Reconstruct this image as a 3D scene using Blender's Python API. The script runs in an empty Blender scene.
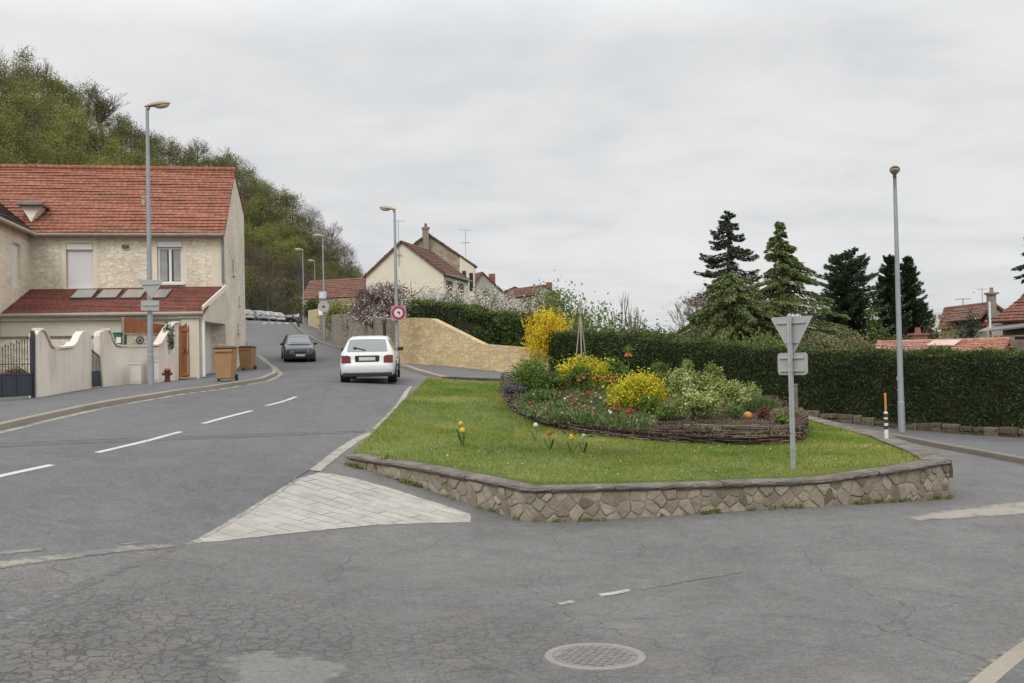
import bpy, bmesh, math, random
import numpy as np
from mathutils import Vector, Matrix
from math import radians, sin, cos, pi, sqrt, atan2
rng = np.random.default_rng(11)
random.seed(11)
scn = bpy.context.scene
COL = scn.collection
U = random.uniform

# ------------------------------------------------------------------ camera
F = 1000.0
CAM = Vector((0, 0, 2.35))
cd = bpy.data.cameras.new('camera'); cam = bpy.data.objects.new('camera', cd); COL.objects.link(cam)
cd.sensor_width = 36; cd.lens = 36 * F / 1024; cd.clip_start = 0.1; cd.clip_end = 6000
CM = Matrix.Rotation(radians(90 + 1.09), 4, 'X') @ Matrix.Rotation(radians(-1.2), 4, 'Z')
cam.matrix_world = Matrix.Translation(CAM) @ CM
scn.camera = cam
CR = CM.to_3x3(); CRI = CR.transposed()
def ray(px, py): return CR @ Vector(((px - 512) / F, -(py - 341.5) / F, -1))
def P(px, py, D): return CAM + ray(px, py) * D          # survey point: picture position and metres away
def proj(p):
    q = CRI @ (Vector(p) - CAM)
    return 512 - F * q.x / q.z, 341.5 + F * q.y / q.z, -q.z

# ------------------------------------------------------------------ terrain (thin-plate surface through surveyed points)
class TPS:
    def __init__(s, pts, lam=0.02, box=None):
        s.box = box
        p = np.array([tuple(q) for q in pts], float); s.xy = p[:, :2] / 10; z = p[:, 2]; n = len(p)
        K = s.k(np.linalg.norm(s.xy[:, None] - s.xy[None], axis=2)) + lam * np.eye(n)
        A = np.zeros((n + 3, n + 3)); A[:n, :n] = K; A[:n, n] = 1; A[:n, n+1:] = s.xy; A[n:, :n] = A[:n, n:].T
        s.w = np.linalg.solve(A, np.concatenate([z, [0, 0, 0]]))
    def k(s, r): return np.where(r > 1e-9, r * r * np.log(np.maximum(r, 1e-9)), 0)
    def ev(s, x, y):
        x = np.asarray(x, float); y = np.asarray(y, float)
        if s.box: x = np.clip(x, s.box[0], s.box[1]); y = np.clip(y, s.box[2], s.box[3])
        q = np.stack([x.ravel(), y.ravel()], 1) / 10; n = len(s.xy); out = np.empty(len(q))
        for i in range(0, len(q), 20000):
            c = q[i:i+20000]
            out[i:i+20000] = s.k(np.linalg.norm(c[:, None] - s.xy[None], axis=2)) @ s.w[:n] + s.w[n] + c @ s.w[n+1:]
        return out.reshape(x.shape)
    def __call__(s, x, y): return float(s.ev([x], [y])[0])
RP = [P(*a) for a in [(512,683,7.15),(595,656,7.9),(1024,683,7.03),(0,683,7.2),(0,560,10.3),(0,475,14.2),(52,465,15.4),
  (139,442,18.5),(228,417,23),(281,401,27.5),(369,384.5,30.2),(410,388,31),(295,361,50),(265,321,140),(303,326,98),(325,342,74),
  (530,521,14.9),(825,505.5,15.2),(950,498,16.8),(350,465,17.3),(312,471,16.2),(190,543,12),(484,521,14.7),(1024,458,23.2),
  (902,438,29.5),(905,520,14.5),(400,368,41),(540,380,39),(450,375,40),(0,427,19.5),(100,405,25),(180,392,29),(255,382,34),
  (275,375,38),(150,387,31),(37,403,28.5),(90,392.5,32),(178,384,36),(190,379,38),(247,373,44),(248,349,60)]]
RP += [Vector(a) for a in [(20,10,0),(30,30,-.4),(45,60,-1),(0,75,2.9),(18,55,.3),(-25,28,2.3),(-26,50,3.6),(10,140,4),(60,140,-1.5),
  (-60,100,8),(0,0,0.05),(10,0,0),(-10,0,.4),(-20,12,1.4),(-60,30,4),(60,10,-.5),(8,25,-.02)]]
road_s = TPS(RP, 0.02, (-62, 62, -8, 150))
def zr(x, y): return road_s(x, y)
LP = [P(*a) for a in [(365,452,17.6),(530,481,15.2),(640,480,15.4),(797,477,15.6),(921,455,17.6),(870,437,22.5),(793,470,16.1),(540,430,22.5),
  (600,436,21.2),(700,443,20.5),(805,443,21),(505,400,27),(460,400,26),(428,378,33),(385,420,22.5),(500,383,34),(800,418,28.5),(410,395,28.5),(450,440,19.2)]]
lawn_s = TPS(LP, 0.03)
def zl(x, y): return lawn_s(x, y)
def hit(px, py, zf=zr, dz=0.0, lo=3.0, hi=170.0):
    d = ray(px, py); f = lambda t: (CAM.z + d.z * t) - zf(d.x * t, d.y * t) - dz
    t = lo; step = 0.25; p = f(lo)
    while t < hi:
        q = f(t + step)
        if q <= 0:
            a, b = t, t + step
            for _ in range(24):
                m = (a + b) / 2
                if f(m) > 0: a = m
                else: b = m
            return CAM + d * b
        t += step; step = max(0.25, t * 0.02)
    return CAM + d * hi
def G(px, py, dz=0.0): return hit(px, py, zr, dz)
def GL(px, py, dz=0.0): return hit(px, py, zl, dz)
def on(x, y, dz=0.0): return Vector((x, y, zr(x, y) + dz))

# ------------------------------------------------------------------ objects
def link(o): COL.objects.link(o); return o
def tag(o, label, cat, group=None):
    o['label'] = label; o['category'] = cat
    if group: o['group'] = group
    return o
def thing(name, label, cat, loc=(0, 0, 0), rz=0.0, group=None):
    o = link(bpy.data.objects.new(name, None)); o.empty_display_size = 0.3
    o.location = loc; o.rotation_euler = (0, 0, rz)
    return tag(o, label, cat, group)
def adopt(o, parent, world):
    if parent:
        o.parent = parent
        if world:
            p = parent; inv = Matrix.Identity(4); ch = []
            while p: ch.append(p); p = p.parent
            root = ch[-1]; o.matrix_parent_inverse = Matrix.Translation(-root.location) if len(ch) == 1 else Matrix.Identity(4)
            # a sub-part hangs on a part that already carries the root's inverse
    return o
def copy_tree(o, parent=None):
    c = link(o.copy()); c.parent = parent
    for ch in list(o.children): copy_tree(ch, c)
    return c
def place(o, loc, rz=0.0, s=1.0, label=None, group=None):
    o.location = loc; o.rotation_euler = (0, 0, rz); o.scale = (s, s, s) if not hasattr(s, '__len__') else s
    if label: o['label'] = label
    if group: o['group'] = group
    return o
def mesh_obj(name, me, parent=None, kind=None, world=True):
    o = link(bpy.data.objects.new(name, me))
    if kind: o['kind'] = kind
    return adopt(o, parent, world)

class MB:
    def __init__(s): s.v = []; s.f = []; s.m = []; s.mi = 0
    def face(s, pts):
        n = len(s.v); s.v += [tuple(p) for p in pts]; s.f.append(tuple(range(n, n + len(pts)))); s.m.append(s.mi)
    def raw(s, vs, fs):
        n = len(s.v); s.v += [tuple(p) for p in vs]
        for f in fs: s.f.append(tuple(i + n for i in f)); s.m.append(s.mi)
    def box(s, c, size, M=None, bev=0.0):
        x, y, z = [a / 2 for a in size]; M = M or Matrix.Identity(3); c = Vector(c)
        if bev <= 0:
            vs = [c + M @ Vector((i * x, j * y, k * z)) for i in (-1, 1) for j in (-1, 1) for k in (-1, 1)]
            s.raw(vs, [(0,1,3,2),(4,6,7,5),(0,4,5,1),(2,3,7,6),(0,2,6,4),(1,5,7,3)])
        else:
            bm = bmesh.new(); bmesh.ops.create_cube(bm, size=1)
            for v in bm.verts: v.co = Vector((v.co.x * size[0], v.co.y * size[1], v.co.z * size[2]))
            bmesh.ops.bevel(bm, geom=bm.edges[:], offset=min(bev, min(size) * .45), segments=2, affect='EDGES', profile=0.6)
            bm.verts.index_update()
            s.raw([c + M @ v.co for v in bm.verts], [[v.index for v in f.verts] for f in bm.faces]); bm.free()
    def tube(s, pts, r, n=8, cap=True):
        pts = [Vector(p) for p in pts]; rs = r if hasattr(r, '__len__') else [r] * len(pts); rings = []; up = None
        for i, p in enumerate(pts):
            t = (pts[min(i + 1, len(pts) - 1)] - pts[max(i - 1, 0)]); t = t.normalized() if t.length > 1e-9 else Vector((0, 0, 1))
            if up is None: up = Vector((1, 0, 0)) if abs(t.x) < .9 else Vector((0, 1, 0))
            a = t.cross(up).normalized(); b = t.cross(a); up = -b if False else a.cross(t)
            up = b * -1 if up.length < 1e-6 else up
            rings.append([p + (a * cos(2 * pi * k / n) + b * sin(2 * pi * k / n)) * rs[i] for k in range(n)])
        vs = [q for g in rings for q in g]
        fs = [(i*n+k, i*n+(k+1) % n, (i+1)*n+(k+1) % n, (i+1)*n+k) for i in range(len(pts) - 1) for k in range(n)]
        if cap: fs += [tuple(range(n))[::-1], tuple(range((len(pts)-1)*n, len(pts)*n))]
        s.raw(vs, fs)
    def lathe(s, c, prof, n=16, M=None):
        c = Vector(c); M = M or Matrix.Identity(3)
        vs = [c + M @ Vector((r * cos(2*pi*k/n), r * sin(2*pi*k/n), z)) for r, z in prof for k in range(n)]
        fs = [(i*n+k, i*n+(k+1) % n, (i+1)*n+(k+1) % n, (i+1)*n+k) for i in range(len(prof) - 1) for k in range(n)]
        fs += [tuple(range(n))[::-1], tuple(range((len(prof)-1)*n, len(prof)*n))]
        s.raw(vs, fs)
    def prism(s, poly, ext):
        poly = [Vector(p) for p in poly]; e = Vector(ext); n = len(poly)
        s.raw(poly + [p + e for p in poly], [tuple(range(n))[::-1], tuple(range(n, 2*n))] + [(i, (i+1) % n, n+(i+1) % n, n+i) for i in range(n)])
    def build(s, name, mats, parent=None, kind=None, smooth=False, world=True, fixn=True):
        me = bpy.data.meshes.new(name); me.from_pydata(s.v, [], s.f); mats = mats if isinstance(mats, (list, tuple)) else [mats]
        for m in mats: me.materials.append(m)
        if len(mats) > 1: me.polygons.foreach_set('material_index', s.m)
        if fixn:
            bm = bmesh.new(); bm.from_mesh(me); bmesh.ops.recalc_face_normals(bm, faces=bm.faces[:]); bm.to_mesh(me); bm.free()
        auto_uv(me)
        if smooth: me.polygons.foreach_set('use_smooth', [True] * len(me.polygons))
        return mesh_obj(name, me, parent, kind, world)
def auto_uv(me):
    nl = len(me.loops)
    if nl == 0: return
    uvl = me.uv_layers.new(name='UVMap')
    co = np.empty(len(me.vertices) * 3); me.vertices.foreach_get('co', co); co = co.reshape(-1, 3)
    li = np.empty(nl, int); me.loops.foreach_get('vertex_index', li)
    nf = len(me.polygons); nn = np.empty(nf * 3); me.polygons.foreach_get('normal', nn); nn = nn.reshape(-1, 3)
    lt = np.empty(nf, int); me.polygons.foreach_get('loop_total', lt)
    n = np.repeat(nn, lt, axis=0); p = co[li]
    t = np.stack([-n[:, 1], n[:, 0], np.zeros(nl)], 1); L = np.linalg.norm(t, axis=1); flat = L < 0.15
    t[flat] = (1, 0, 0); t /= np.linalg.norm(t, axis=1)[:, None]
    b = np.cross(n, t)
    uv = np.stack([(p * t).sum(1), (p * b).sum(1)], 1)
    uvl.data.foreach_set('uv', uv.ravel())
def np_mesh(name, verts, faces_n, mats, parent=None, kind=None, tint=None, world=True, midx=None):
    """verts (F*k,3) laid out face after face, k = faces_n corners each; tint per face"""
    nv = len(verts); nf = nv // faces_n; me = bpy.data.meshes.new(name)
    me.vertices.add(nv); me.vertices.foreach_set('co', np.asarray(verts, np.float32).ravel())
    me.loops.add(nv); me.loops.foreach_set('vertex_index', np.arange(nv, dtype=np.int32))
    me.polygons.add(nf); me.polygons.foreach_set('loop_start', np.arange(0, nv, faces_n, dtype=np.int32))
    mats = mats if isinstance(mats, (list, tuple)) else [mats]
    for m in mats: me.materials.append(m)
    if midx is not None: me.polygons.foreach_set('material_index', np.asarray(midx, np.int32))
    me.update(calc_edges=True)
    if tint is not None:
        a = me.attributes.new('tint', 'FLOAT', 'FACE'); a.data.foreach_set('value', np.asarray(tint, np.float32))
    return mesh_obj(name, me, parent, kind, world)

# ------------------------------------------------------------------ node helper
class NT:
    def __init__(s, name, world=False):
        s.m = bpy.data.materials.new(name) if not world else world
        s.m.use_nodes = True; s.t = s.m.node_tree; s.t.nodes.clear(); s.L = s.t.links
    def n(s, typ, ins=None, **kw):
        nd = s.t.nodes.new(typ)
        for k, v in kw.items(): setattr(nd, k, v)
        for k, v in (ins or {}).items(): s.set(nd, k, v)
        return nd
    def set(s, nd, k, v):
        sock = nd.inputs[k]
        if isinstance(v, bpy.types.NodeSocket): s.L.new(v, sock)
        elif isinstance(v, bpy.types.Node): s.L.new(v.outputs[0], sock)
        else:
            if hasattr(v, '__len__') and len(v) == 3 and sock.type == 'RGBA': v = (*v, 1)
            sock.default_value = v
    def math(s, op, a, b=0.0, c=None, clamp=False):
        nd = s.n('ShaderNodeMath', operation=op, use_clamp=clamp); s.set(nd, 0, a); s.set(nd, 1, b)
        if c is not None: s.set(nd, 2, c)
        return nd.outputs[0]
    def mix(s, fac, a, b, mode='MIX'):
        nd = s.n('ShaderNodeMixRGB', blend_type=mode); s.set(nd, 0, fac); s.set(nd, 1, a); s.set(nd, 2, b); return nd.outputs[0]
    def ramp(s, fac, stops, interp='LINEAR'):
        nd = s.n('ShaderNodeValToRGB'); s.set(nd, 0, fac); cr = nd.color_ramp; cr.interpolation = interp
        while len(cr.elements) < len(stops): cr.elements.new(0.5)
        for e, (p, c) in zip(cr.elements, stops):
            e.position = p; e.color = (c, c, c, 1) if not hasattr(c, '__len__') else (*c[:3], 1)
        return nd.outputs[0]
    def noise(s, vec, scale, detail=3.0, rough=0.55, dist=0.0):
        nd = s.n('ShaderNodeTexNoise', {'Scale': scale, 'Detail': detail, 'Roughness': rough, 'Distortion': dist})
        if vec is not None: s.set(nd, 'Vector', vec)
        return nd.outputs['Fac']
    def voro(s, vec, scale, feature='F1', out='Distance', rnd=1.0):
        nd = s.n('ShaderNodeTexVoronoi', {'Scale': scale, 'Randomness': rnd}, feature=feature); s.set(nd, 'Vector', vec); return nd.outputs[out]
    def pos(s): return s.n('ShaderNodeNewGeometry').outputs['Position']
    def obj(s): return s.n('ShaderNodeTexCoord').outputs['Object']
    def uv(s): return s.n('ShaderNodeTexCoord').outputs['UV']
    def mapv(s, vec, scale=(1, 1, 1), loc=(0, 0, 0), rot=(0, 0, 0)):
        return s.n('ShaderNodeMapping', {'Vector': vec, 'Scale': scale, 'Location': loc, 'Rotation': rot}).outputs[0]
    def bump(s, h, strength=0.5, dist=0.02): return s.n('ShaderNodeBump', {'Height': h, 'Strength': strength, 'Distance': dist}).outputs[0]
    def pr(s, color, rough=0.8, bump=None, **ins):
        nd = s.n('ShaderNodeBsdfPrincipled', {'Base Color': color, 'Roughness': rough})
        for k, v in ins.items(): s.set(nd, k.replace('_', ' '), v)
        if bump is not None: s.set(nd, 'Normal', bump)
        return nd.outputs[0]
    def worn(s, sh, soft, scale=5.0, amp=1.6):
        """let the surface break up towards the rim of its sheet"""
        r = s.n('ShaderNodeAttribute', attribute_name='rim').outputs['Fac']; nz = s.noise(s.pos(), scale, 5, 0.7)
        v = s.math('ADD', r, s.math('MULTIPLY', s.math('SUBTRACT', nz, 0.40), soft * amp * 2)); k = s.ramp(s.math('DIVIDE', v, soft), [(0.0, 0.0), (1.0, 1.0)])
        tr = s.n('ShaderNodeBsdfTransparent').outputs[0]; mx = s.n('ShaderNodeMixShader'); s.L.new(k, mx.inputs[0]); s.L.new(tr, mx.inputs[1]); s.L.new(sh, mx.inputs[2]); return mx.outputs[0]
    def out(s, sh):
        o = s.n('ShaderNodeOutputMaterial'); s.L.new(sh, o.inputs['Surface']); return s.m
def plain(name, col, rough=0.6, var=0.12, scale=6.0, metal=0.0, bump=0.0, **kw):
    t = NT(name); v = t.obj(); nz = t.noise(v, scale, 4); k = [max(0, c * (1 - var)) for c in col]; h = [min(1, c * (1 + var)) for c in col]
    c = t.ramp(nz, [(0.3, k), (0.7, h)])
    b = t.bump(t.noise(v, scale * 8, 3), bump, 0.01) if bump else None
    return t.out(t.pr(c, rough, b, Metallic=metal, **kw))
LEAF_GAIN = 1.5
def leafmat(name, stops, trans=0.25, rough=0.6, scale=1.2):
    """tint attribute (per leaf) + slow noise choose among the plant's own leaf colours"""
    t = NT(name); a = t.n('ShaderNodeAttribute', attribute_name='tint').outputs['Fac']
    nz = t.noise(t.obj(), scale, 2)
    f = t.math('ADD', t.math('MULTIPLY', a, 0.72), t.math('MULTIPLY', t.math('SUBTRACT', nz, 0.36), 1.0), clamp=True)
    stops = [tuple(min(.75, k * LEAF_GAIN) for k in q) for q in stops]; n = len(stops); c = t.ramp(f, [(i / max(1, n - 1), q) for i, q in enumerate(stops)])
    d = t.pr(c, rough, Specular_IOR_Level=0.25); tr = t.n('ShaderNodeBsdfTranslucent', {'Color': c}).outputs[0]
    mx = t.n('ShaderNodeMixShader'); mx.inputs[0].default_value = trans; t.L.new(d, mx.inputs[1]); t.L.new(tr, mx.inputs[2])
    return t.out(mx.outputs[0])

# ------------------------------------------------------------------ sheets laid on the terrain
def sheet(name, poly, zf, dz, mat, step=0.5, parent=None, kind=None, smooth=True, far=None, skirt=0.0, rim=False):
    bm = bmesh.new(); vs = [bm.verts.new((p[0], p[1], 0)) for p in poly]; bm.faces.new(vs)
    xs = [p[0] for p in poly]; ys = [p[1] for p in poly]
    def cuts(a, b, st):
        out = []; q = math.ceil(a / st) * st
        while q < b: out.append(q); q += st
        return out
    ycut = [y for y in cuts(min(ys), max(ys), step) if far is None or y < far]
    if far is not None: ycut += cuts(max(min(ys), far), max(ys), 3.0)
    for y in ycut: bmesh.ops.bisect_plane(bm, geom=bm.verts[:] + bm.edges[:] + bm.faces[:], plane_co=(0, y, 0), plane_no=(0, 1, 0))
    for x in cuts(min(xs), max(xs), step if far is None or max(xs) - min(xs) < 30 else 1.0):
        bmesh.ops.bisect_plane(bm, geom=bm.verts[:] + bm.edges[:] + bm.faces[:], plane_co=(x, 0, 0), plane_no=(1, 0, 0))
    bmesh.ops.triangulate(bm, faces=[f for f in bm.faces if len(f.verts) > 4])
    co = np.array([v.co[:2] for v in bm.verts]); z = zf.ev(co[:, 0], co[:, 1]) if isinstance(zf, TPS) else np.array([zf(*c) for c in co])
    for v, q in zip(bm.verts, z): v.co.z = q + dz
    bmesh.ops.recalc_face_normals(bm, faces=bm.faces[:])
    if sum(f.normal.z for f in bm.faces) < 0: bmesh.ops.reverse_faces(bm, faces=bm.faces[:])
    if skirt:
        be = [e for e in bm.edges if e.is_boundary]; r = bmesh.ops.extrude_edge_only(bm, edges=be)
        for g in r['geom']:
            if isinstance(g, bmesh.types.BMVert): g.co.z -= skirt
    me = bpy.data.meshes.new(name); bm.to_mesh(me); bm.free(); me.materials.append(mat); auto_uv(me)
    if rim:                                            # how far each point lies from the sheet's worn edge
        pa_ = np.array([p[:2] for p in poly], float); pb_ = np.roll(pa_, -1, axis=0); d_ = pb_ - pa_; ll = np.maximum((d_ ** 2).sum(1), 1e-9)
        q_ = np.array([v.co[:2] for v in me.vertices]); k_ = np.clip(((q_[:, None] - pa_[None]) * d_[None]).sum(2) / ll[None], 0, 1); dist = np.linalg.norm(q_[:, None] - (pa_[None] + k_[..., None] * d_[None]), axis=2).min(1)
        a_ = me.attributes.new('rim', 'FLOAT', 'POINT'); a_.data.foreach_set('value', dist.astype(np.float32))
    if smooth: me.polygons.foreach_set('use_smooth', [True] * len(me.polygons))
    return mesh_obj(name, me, parent, kind)
def resample(pts, step):
    pts = [Vector(p) for p in pts]; out = [pts[0]]; acc = 0.0
    for a, b in zip(pts, pts[1:]):
        L = (b - a).length; n = max(1, int(round(L / step)))
        out += [a.lerp(b, (i + 1) / n) for i in range(n)]
    return out
def spline(pts, n=6, closed=False):
    pts = [Vector(p) for p in pts]; m = len(pts); out = []
    for i in range(m if closed else m - 1):
        g = (lambda k: pts[k % m]) if closed else (lambda k: pts[max(0, min(m - 1, k))])
        a, b, c, d = g(i-1), g(i), g(i+1), g(i+2)
        for j in range(n):
            t = j / n
            out.append(0.5 * ((2*b) + (c-a)*t + (2*a-5*b+4*c-d)*t*t + (3*b-a-3*c+d)*t**3))
    if not closed: out.append(pts[-1])
    return out
def sweep(mb, path, prof, closed=False, cap=True):
    """prof: closed list of (side, up); path follows the ground; side>0 is to the LEFT of travel"""
    n = len(path); m = len(prof); rings = []
    for i, p in enumerate(path):
        a = path[(i-1) % n] if closed or i else path[0]; b = path[(i+1) % n] if closed or i < n-1 else path[-1]
        t = (b - a); t.z = 0; t.normalize(); s = Vector((-t.y, t.x, 0))
        rings.append([p + s * o + Vector((0, 0, u)) for o, u in prof])
    vs = [q for r in rings for q in r]
    fs = [(i*m+k, i*m+(k+1) % m, ((i+1) % n)*m+(k+1) % m, ((i+1) % n)*m+k) for i in range(n if closed else n-1) for k in range(m)]
    if cap and not closed: fs += [tuple(range(m)), tuple(range((n-1)*m, n*m))[::-1]]
    mb.raw(vs, fs)
# ------------------------------------------------------------------ world and light
w = bpy.data.worlds.new('World'); scn.world = w; w.use_nodes = True
t = NT('w', w)
SUN_EL, SUN_AZ = radians(44), radians(200)
sky = t.n('ShaderNodeTexSky', sky_type='NISHITA'); sky.sun_disc = False; sky.sun_elevation = SUN_EL; sky.sun_rotation = SUN_AZ; sky.air_density = 1.0; sky.dust_density = 3.0
gen = t.n('ShaderNodeTexCoord').outputs['Generated']
sep = t.n('ShaderNodeSeparateXYZ'); t.L.new(gen, sep.inputs[0]); el = sep.outputs['Z']
# cloud sheet: project the view direction on a flat layer so that the clouds stretch towards the horizon
den = t.math('ADD', t.math('MAXIMUM', el, 0.0), 0.16)
cx = t.math('DIVIDE', sep.outputs['X'], den); cy = t.math('DIVIDE', sep.outputs['Y'], den)
cmb = t.n('ShaderNodeCombineXYZ'); t.L.new(cx, cmb.inputs[0]); t.L.new(cy, cmb.inputs[1])
n1 = t.noise(t.mapv(cmb.outputs[0], (0.8, 1.1, 1), rot=(0, 0, 0.6)), 0.9, 4, 0.5, 0.5)
n2 = t.noise(t.mapv(cmb.outputs[0], (1, 1, 1), (3, 1, 0)), 3.2, 4, 0.55, 0.4)
nz = t.math('ADD', t.math('MULTIPLY', n1, 0.7), t.math('MULTIPLY', n2, 0.3))
ccol = t.ramp(nz, [(0.28, (0.64, 0.665, 0.695)), (0.43, (0.75, 0.765, 0.78)), (0.55, (0.85, 0.855, 0.86)), (0.70, (0.91, 0.91, 0.91))])
lum = t.ramp(el, [(0.0, 0.475), (0.30, 0.49), (0.46, 0.88), (1.0, 0.96)])   # overcast sky: the zenith is about twice the horizon
cl = t.mix(1.0, ccol, lum, 'MULTIPLY')
mixsky = t.mix(0.97, sky, cl)
bg1 = t.n('ShaderNodeBackground', {'Color': cl, 'Strength': 2.0}); bg2 = t.n('ShaderNodeBackground', {'Color': sky, 'Strength': 0.05})
mx = t.n('ShaderNodeMixShader'); mx.inputs[0].default_value = 0.06; t.L.new(bg1.outputs[0], mx.inputs[1]); t.L.new(bg2.outputs[0], mx.inputs[2])
wo = t.n('ShaderNodeOutputWorld'); t.L.new(mx.outputs[0], wo.inputs[0])
sd = bpy.data.lights.new('sun', 'SUN'); sd.energy = 1.3; sd.angle = radians(26); sd.color = (1, 0.97, 0.93)
so = link(bpy.data.objects.new('sun', sd))
# the sun stands behind the camera on the right: direction in world coordinates from azimuth (clockwise from +Y)
sv = Vector((sin(SUN_AZ) * cos(SUN_EL), cos(SUN_AZ) * cos(SUN_EL), sin(SUN_EL)))
so.rotation_euler = sv.to_track_quat('Z', 'Y').to_euler()
vs_ = scn.view_settings; vs_.view_transform = 'Standard'; vs_.look = 'None'; vs_.exposure = 0.0; vs_.gamma = 1.0; vs_.use_curve_mapping = False
scn.cycles.max_bounces = 6; scn.cycles.diffuse_bounces = 3; scn.cycles.transparent_max_bounces = 6
scn.cycles.caustics_reflective = False; scn.cycles.caustics_refractive = False

# ------------------------------------------------------------------ materials of the setting
def asphalt(name, base, grain=0.35, crack=0.0, stain=0.25, tone=(1, 1, 1), soft=0):
    t = NT(name); p = t.pos()
    big = t.noise(p, 0.30, 5, 0.62); mid = t.noise(p, 1.3, 4, 0.6, 0.4); fine = t.noise(p, 55, 2, 0.7); sp = t.voro(p, 120, 'F1', 'Color')
    spv = t.n('ShaderNodeSeparateXYZ'); t.L.new(sp, spv.inputs[0])
    b = [base * k for k in tone]
    c = t.ramp(big, [(0.28, [k * (1 - stain) for k in b]), (0.5, b), (0.74, [k * (1 + stain * .9) for k in b])])
    c = t.mix(0.35, c, t.ramp(mid, [(0.3, [k * .78 for k in b]), (0.7, [k * 1.2 for k in b])]))
    # wheel tracks and worn streaks along the road
    st = t.noise(t.mapv(p, (0.9, 0.06, 0.1), rot=(0, 0, 0.12)), 1.0, 4, 0.6)
    c = t.mix(t.ramp(st, [(0.45, 0.0), (0.75, 0.28)]), c, [k * 1.35 for k in b])
    gr = t.ramp(t.math('ADD', t.math('MULTIPLY', fine, 0.55), t.math('MULTIPLY', spv.outputs[0], 0.45)), [(0.15, 1 - grain), (0.5, 1.0), (0.9, 1 + grain)])
    c = t.mix(1.0, c, gr, 'MULTIPLY')
    ag = t.noise(p, 17, 4, 0.75); c = t.mix(1.0, c, t.ramp(ag, [(0.3, 0.78), (0.5, 1.0), (0.7, 1.2)]), 'MULTIPLY')
    blot = t.noise(t.mapv(p, (1, 1, 1), (11, 5, 0)), 3.4, 4, 0.6); c = t.mix(1.0, c, t.ramp(blot, [(0.34, 0.90), (0.5, 1.0), (0.68, 1.07)]), 'MULTIPLY')
    oil = t.ramp(t.noise(t.mapv(p, (1, 1, 1), (2, 17, 0)), 0.95, 3, 0.5), [(0.62, 0.0), (0.74, 0.42)]); c = t.mix(oil, c, [k * .62 for k in b])
    h = t.math('ADD', t.math('ADD', fine, ag), t.math('MULTIPLY', spv.outputs[0], 0.6))
    if crack > 0:
        wv = t.n('ShaderNodeVectorMath', operation='ADD'); t.L.new(p, wv.inputs[0])
        nn = t.n('ShaderNodeTexNoise', {'Scale': 3.2, 'Detail': 5.0}); t.L.new(p, nn.inputs['Vector'])
        nm = t.n('ShaderNodeVectorMath', operation='SCALE'); nm.inputs['Scale'].default_value = 0.30; t.L.new(nn.outputs['Color'], nm.inputs[0]); t.L.new(nm.outputs[0], wv.inputs[1])
        q = wv.outputs[0]
        sx = t.n('ShaderNodeSeparateXYZ'); t.L.new(p, sx.inputs[0])
        near = t.ramp(t.math('DIVIDE', sx.outputs['Y'], 20.0), [(0.40, 1.0), (0.53, 0.55), (0.63, 0.0)])     # the worn apron of the junction
        lf = t.ramp(t.math('ADD', t.math('MULTIPLY', sx.outputs['X'], 0.05), 0.5), [(0.30, 1.0), (0.52, 0.62), (0.60, 0.25), (0.68, 0.25), (0.75, 0.7)])
        reg = t.math('MULTIPLY', near, lf)
        e1 = t.voro(q, 4.0, 'DISTANCE_TO_EDGE'); e2 = t.voro(q, 7.0, 'DISTANCE_TO_EDGE'); e3 = t.voro(q, 0.55, 'DISTANCE_TO_EDGE')
        m1 = t.ramp(t.noise(t.mapv(p, (1, 1, 1), (7, 2, 0)), 0.75, 3), [(0.44, 0.0), (0.56, 1.0)])
        m2 = t.ramp(t.noise(t.mapv(p, (1, 1, 1), (1, 9, 0)), 0.9, 3), [(0.47, 0.0), (0.58, 1.0)])
        def spot(x, y, r):
            d = t.n('ShaderNodeVectorMath', operation='DISTANCE'); t.L.new(t.mapv(p, (1, 1, 0)), d.inputs[0]); d.inputs[1].default_value = (x, y, 0)
            return t.ramp(t.math('DIVIDE', t.math('ADD', d.outputs['Value'], t.math('MULTIPLY', t.math('SUBTRACT', mid, 0.5), 1.6)), r * 2), [(0.22, 1.0), (0.5, 0.0)])
        zone = t.math('MAXIMUM', spot(-2.7, 8.4, 2.7), t.math('MAXIMUM', spot(-.2, 8.3, 1.5), t.math('MULTIPLY', spot(4.2, 9.0, 1.7), .7)))
        m2 = t.math('MAXIMUM', t.math('MULTIPLY', m2, 0.6), zone)
        k1 = t.math('MULTIPLY', t.ramp(e1, [(0.0, 0.8), (0.035, 0.0)]), m1)
        k2 = t.math('MULTIPLY', t.ramp(e2, [(0.0, 1.0), (0.075, 0.0)]), m2)
        k3 = t.math('MULTIPLY', t.ramp(e3, [(0.0, 0.85), (0.006, 0.0)]), t.ramp(t.noise(p, 0.35, 2), [(0.42, 0.0), (0.52, 1.0)]))
        ck = t.math('MULTIPLY', t.math('MAXIMUM', k1, k2), reg)
        ck = t.math('MAXIMUM', ck, t.math('MULTIPLY', k3, t.ramp(t.math('DIVIDE', sx.outputs['Y'], 30.0), [(0.4, 0.85), (0.62, 0.0)])))
        # old alligator-cracked ground is darker, dusty between
        c = t.mix(t.math('MULTIPLY', t.math('MULTIPLY', m2, reg), 0.42), c, [k * .60 for k in b])
        dust = t.math('MULTIPLY', t.ramp(t.noise(t.mapv(p, (1, 1, 1), (4, 4, 2)), 0.8, 5, 0.65), [(0.55, 0.0), (0.72, 0.5)]), near)
        c = t.mix(dust, c, (0.23, 0.20, 0.165))
        c = t.mix(t.math('MULTIPLY', ck, crack), c, (0.035, 0.033, 0.03)); h = t.math('SUBTRACT', h, t.math('MULTIPLY', ck, 3.0))
    sh = t.pr(c, 0.86, t.bump(h, 0.35, 0.006), Specular_IOR_Level=0.35)
    return t.out(t.worn(sh, soft, 4.0) if soft else sh)
M = {}
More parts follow.
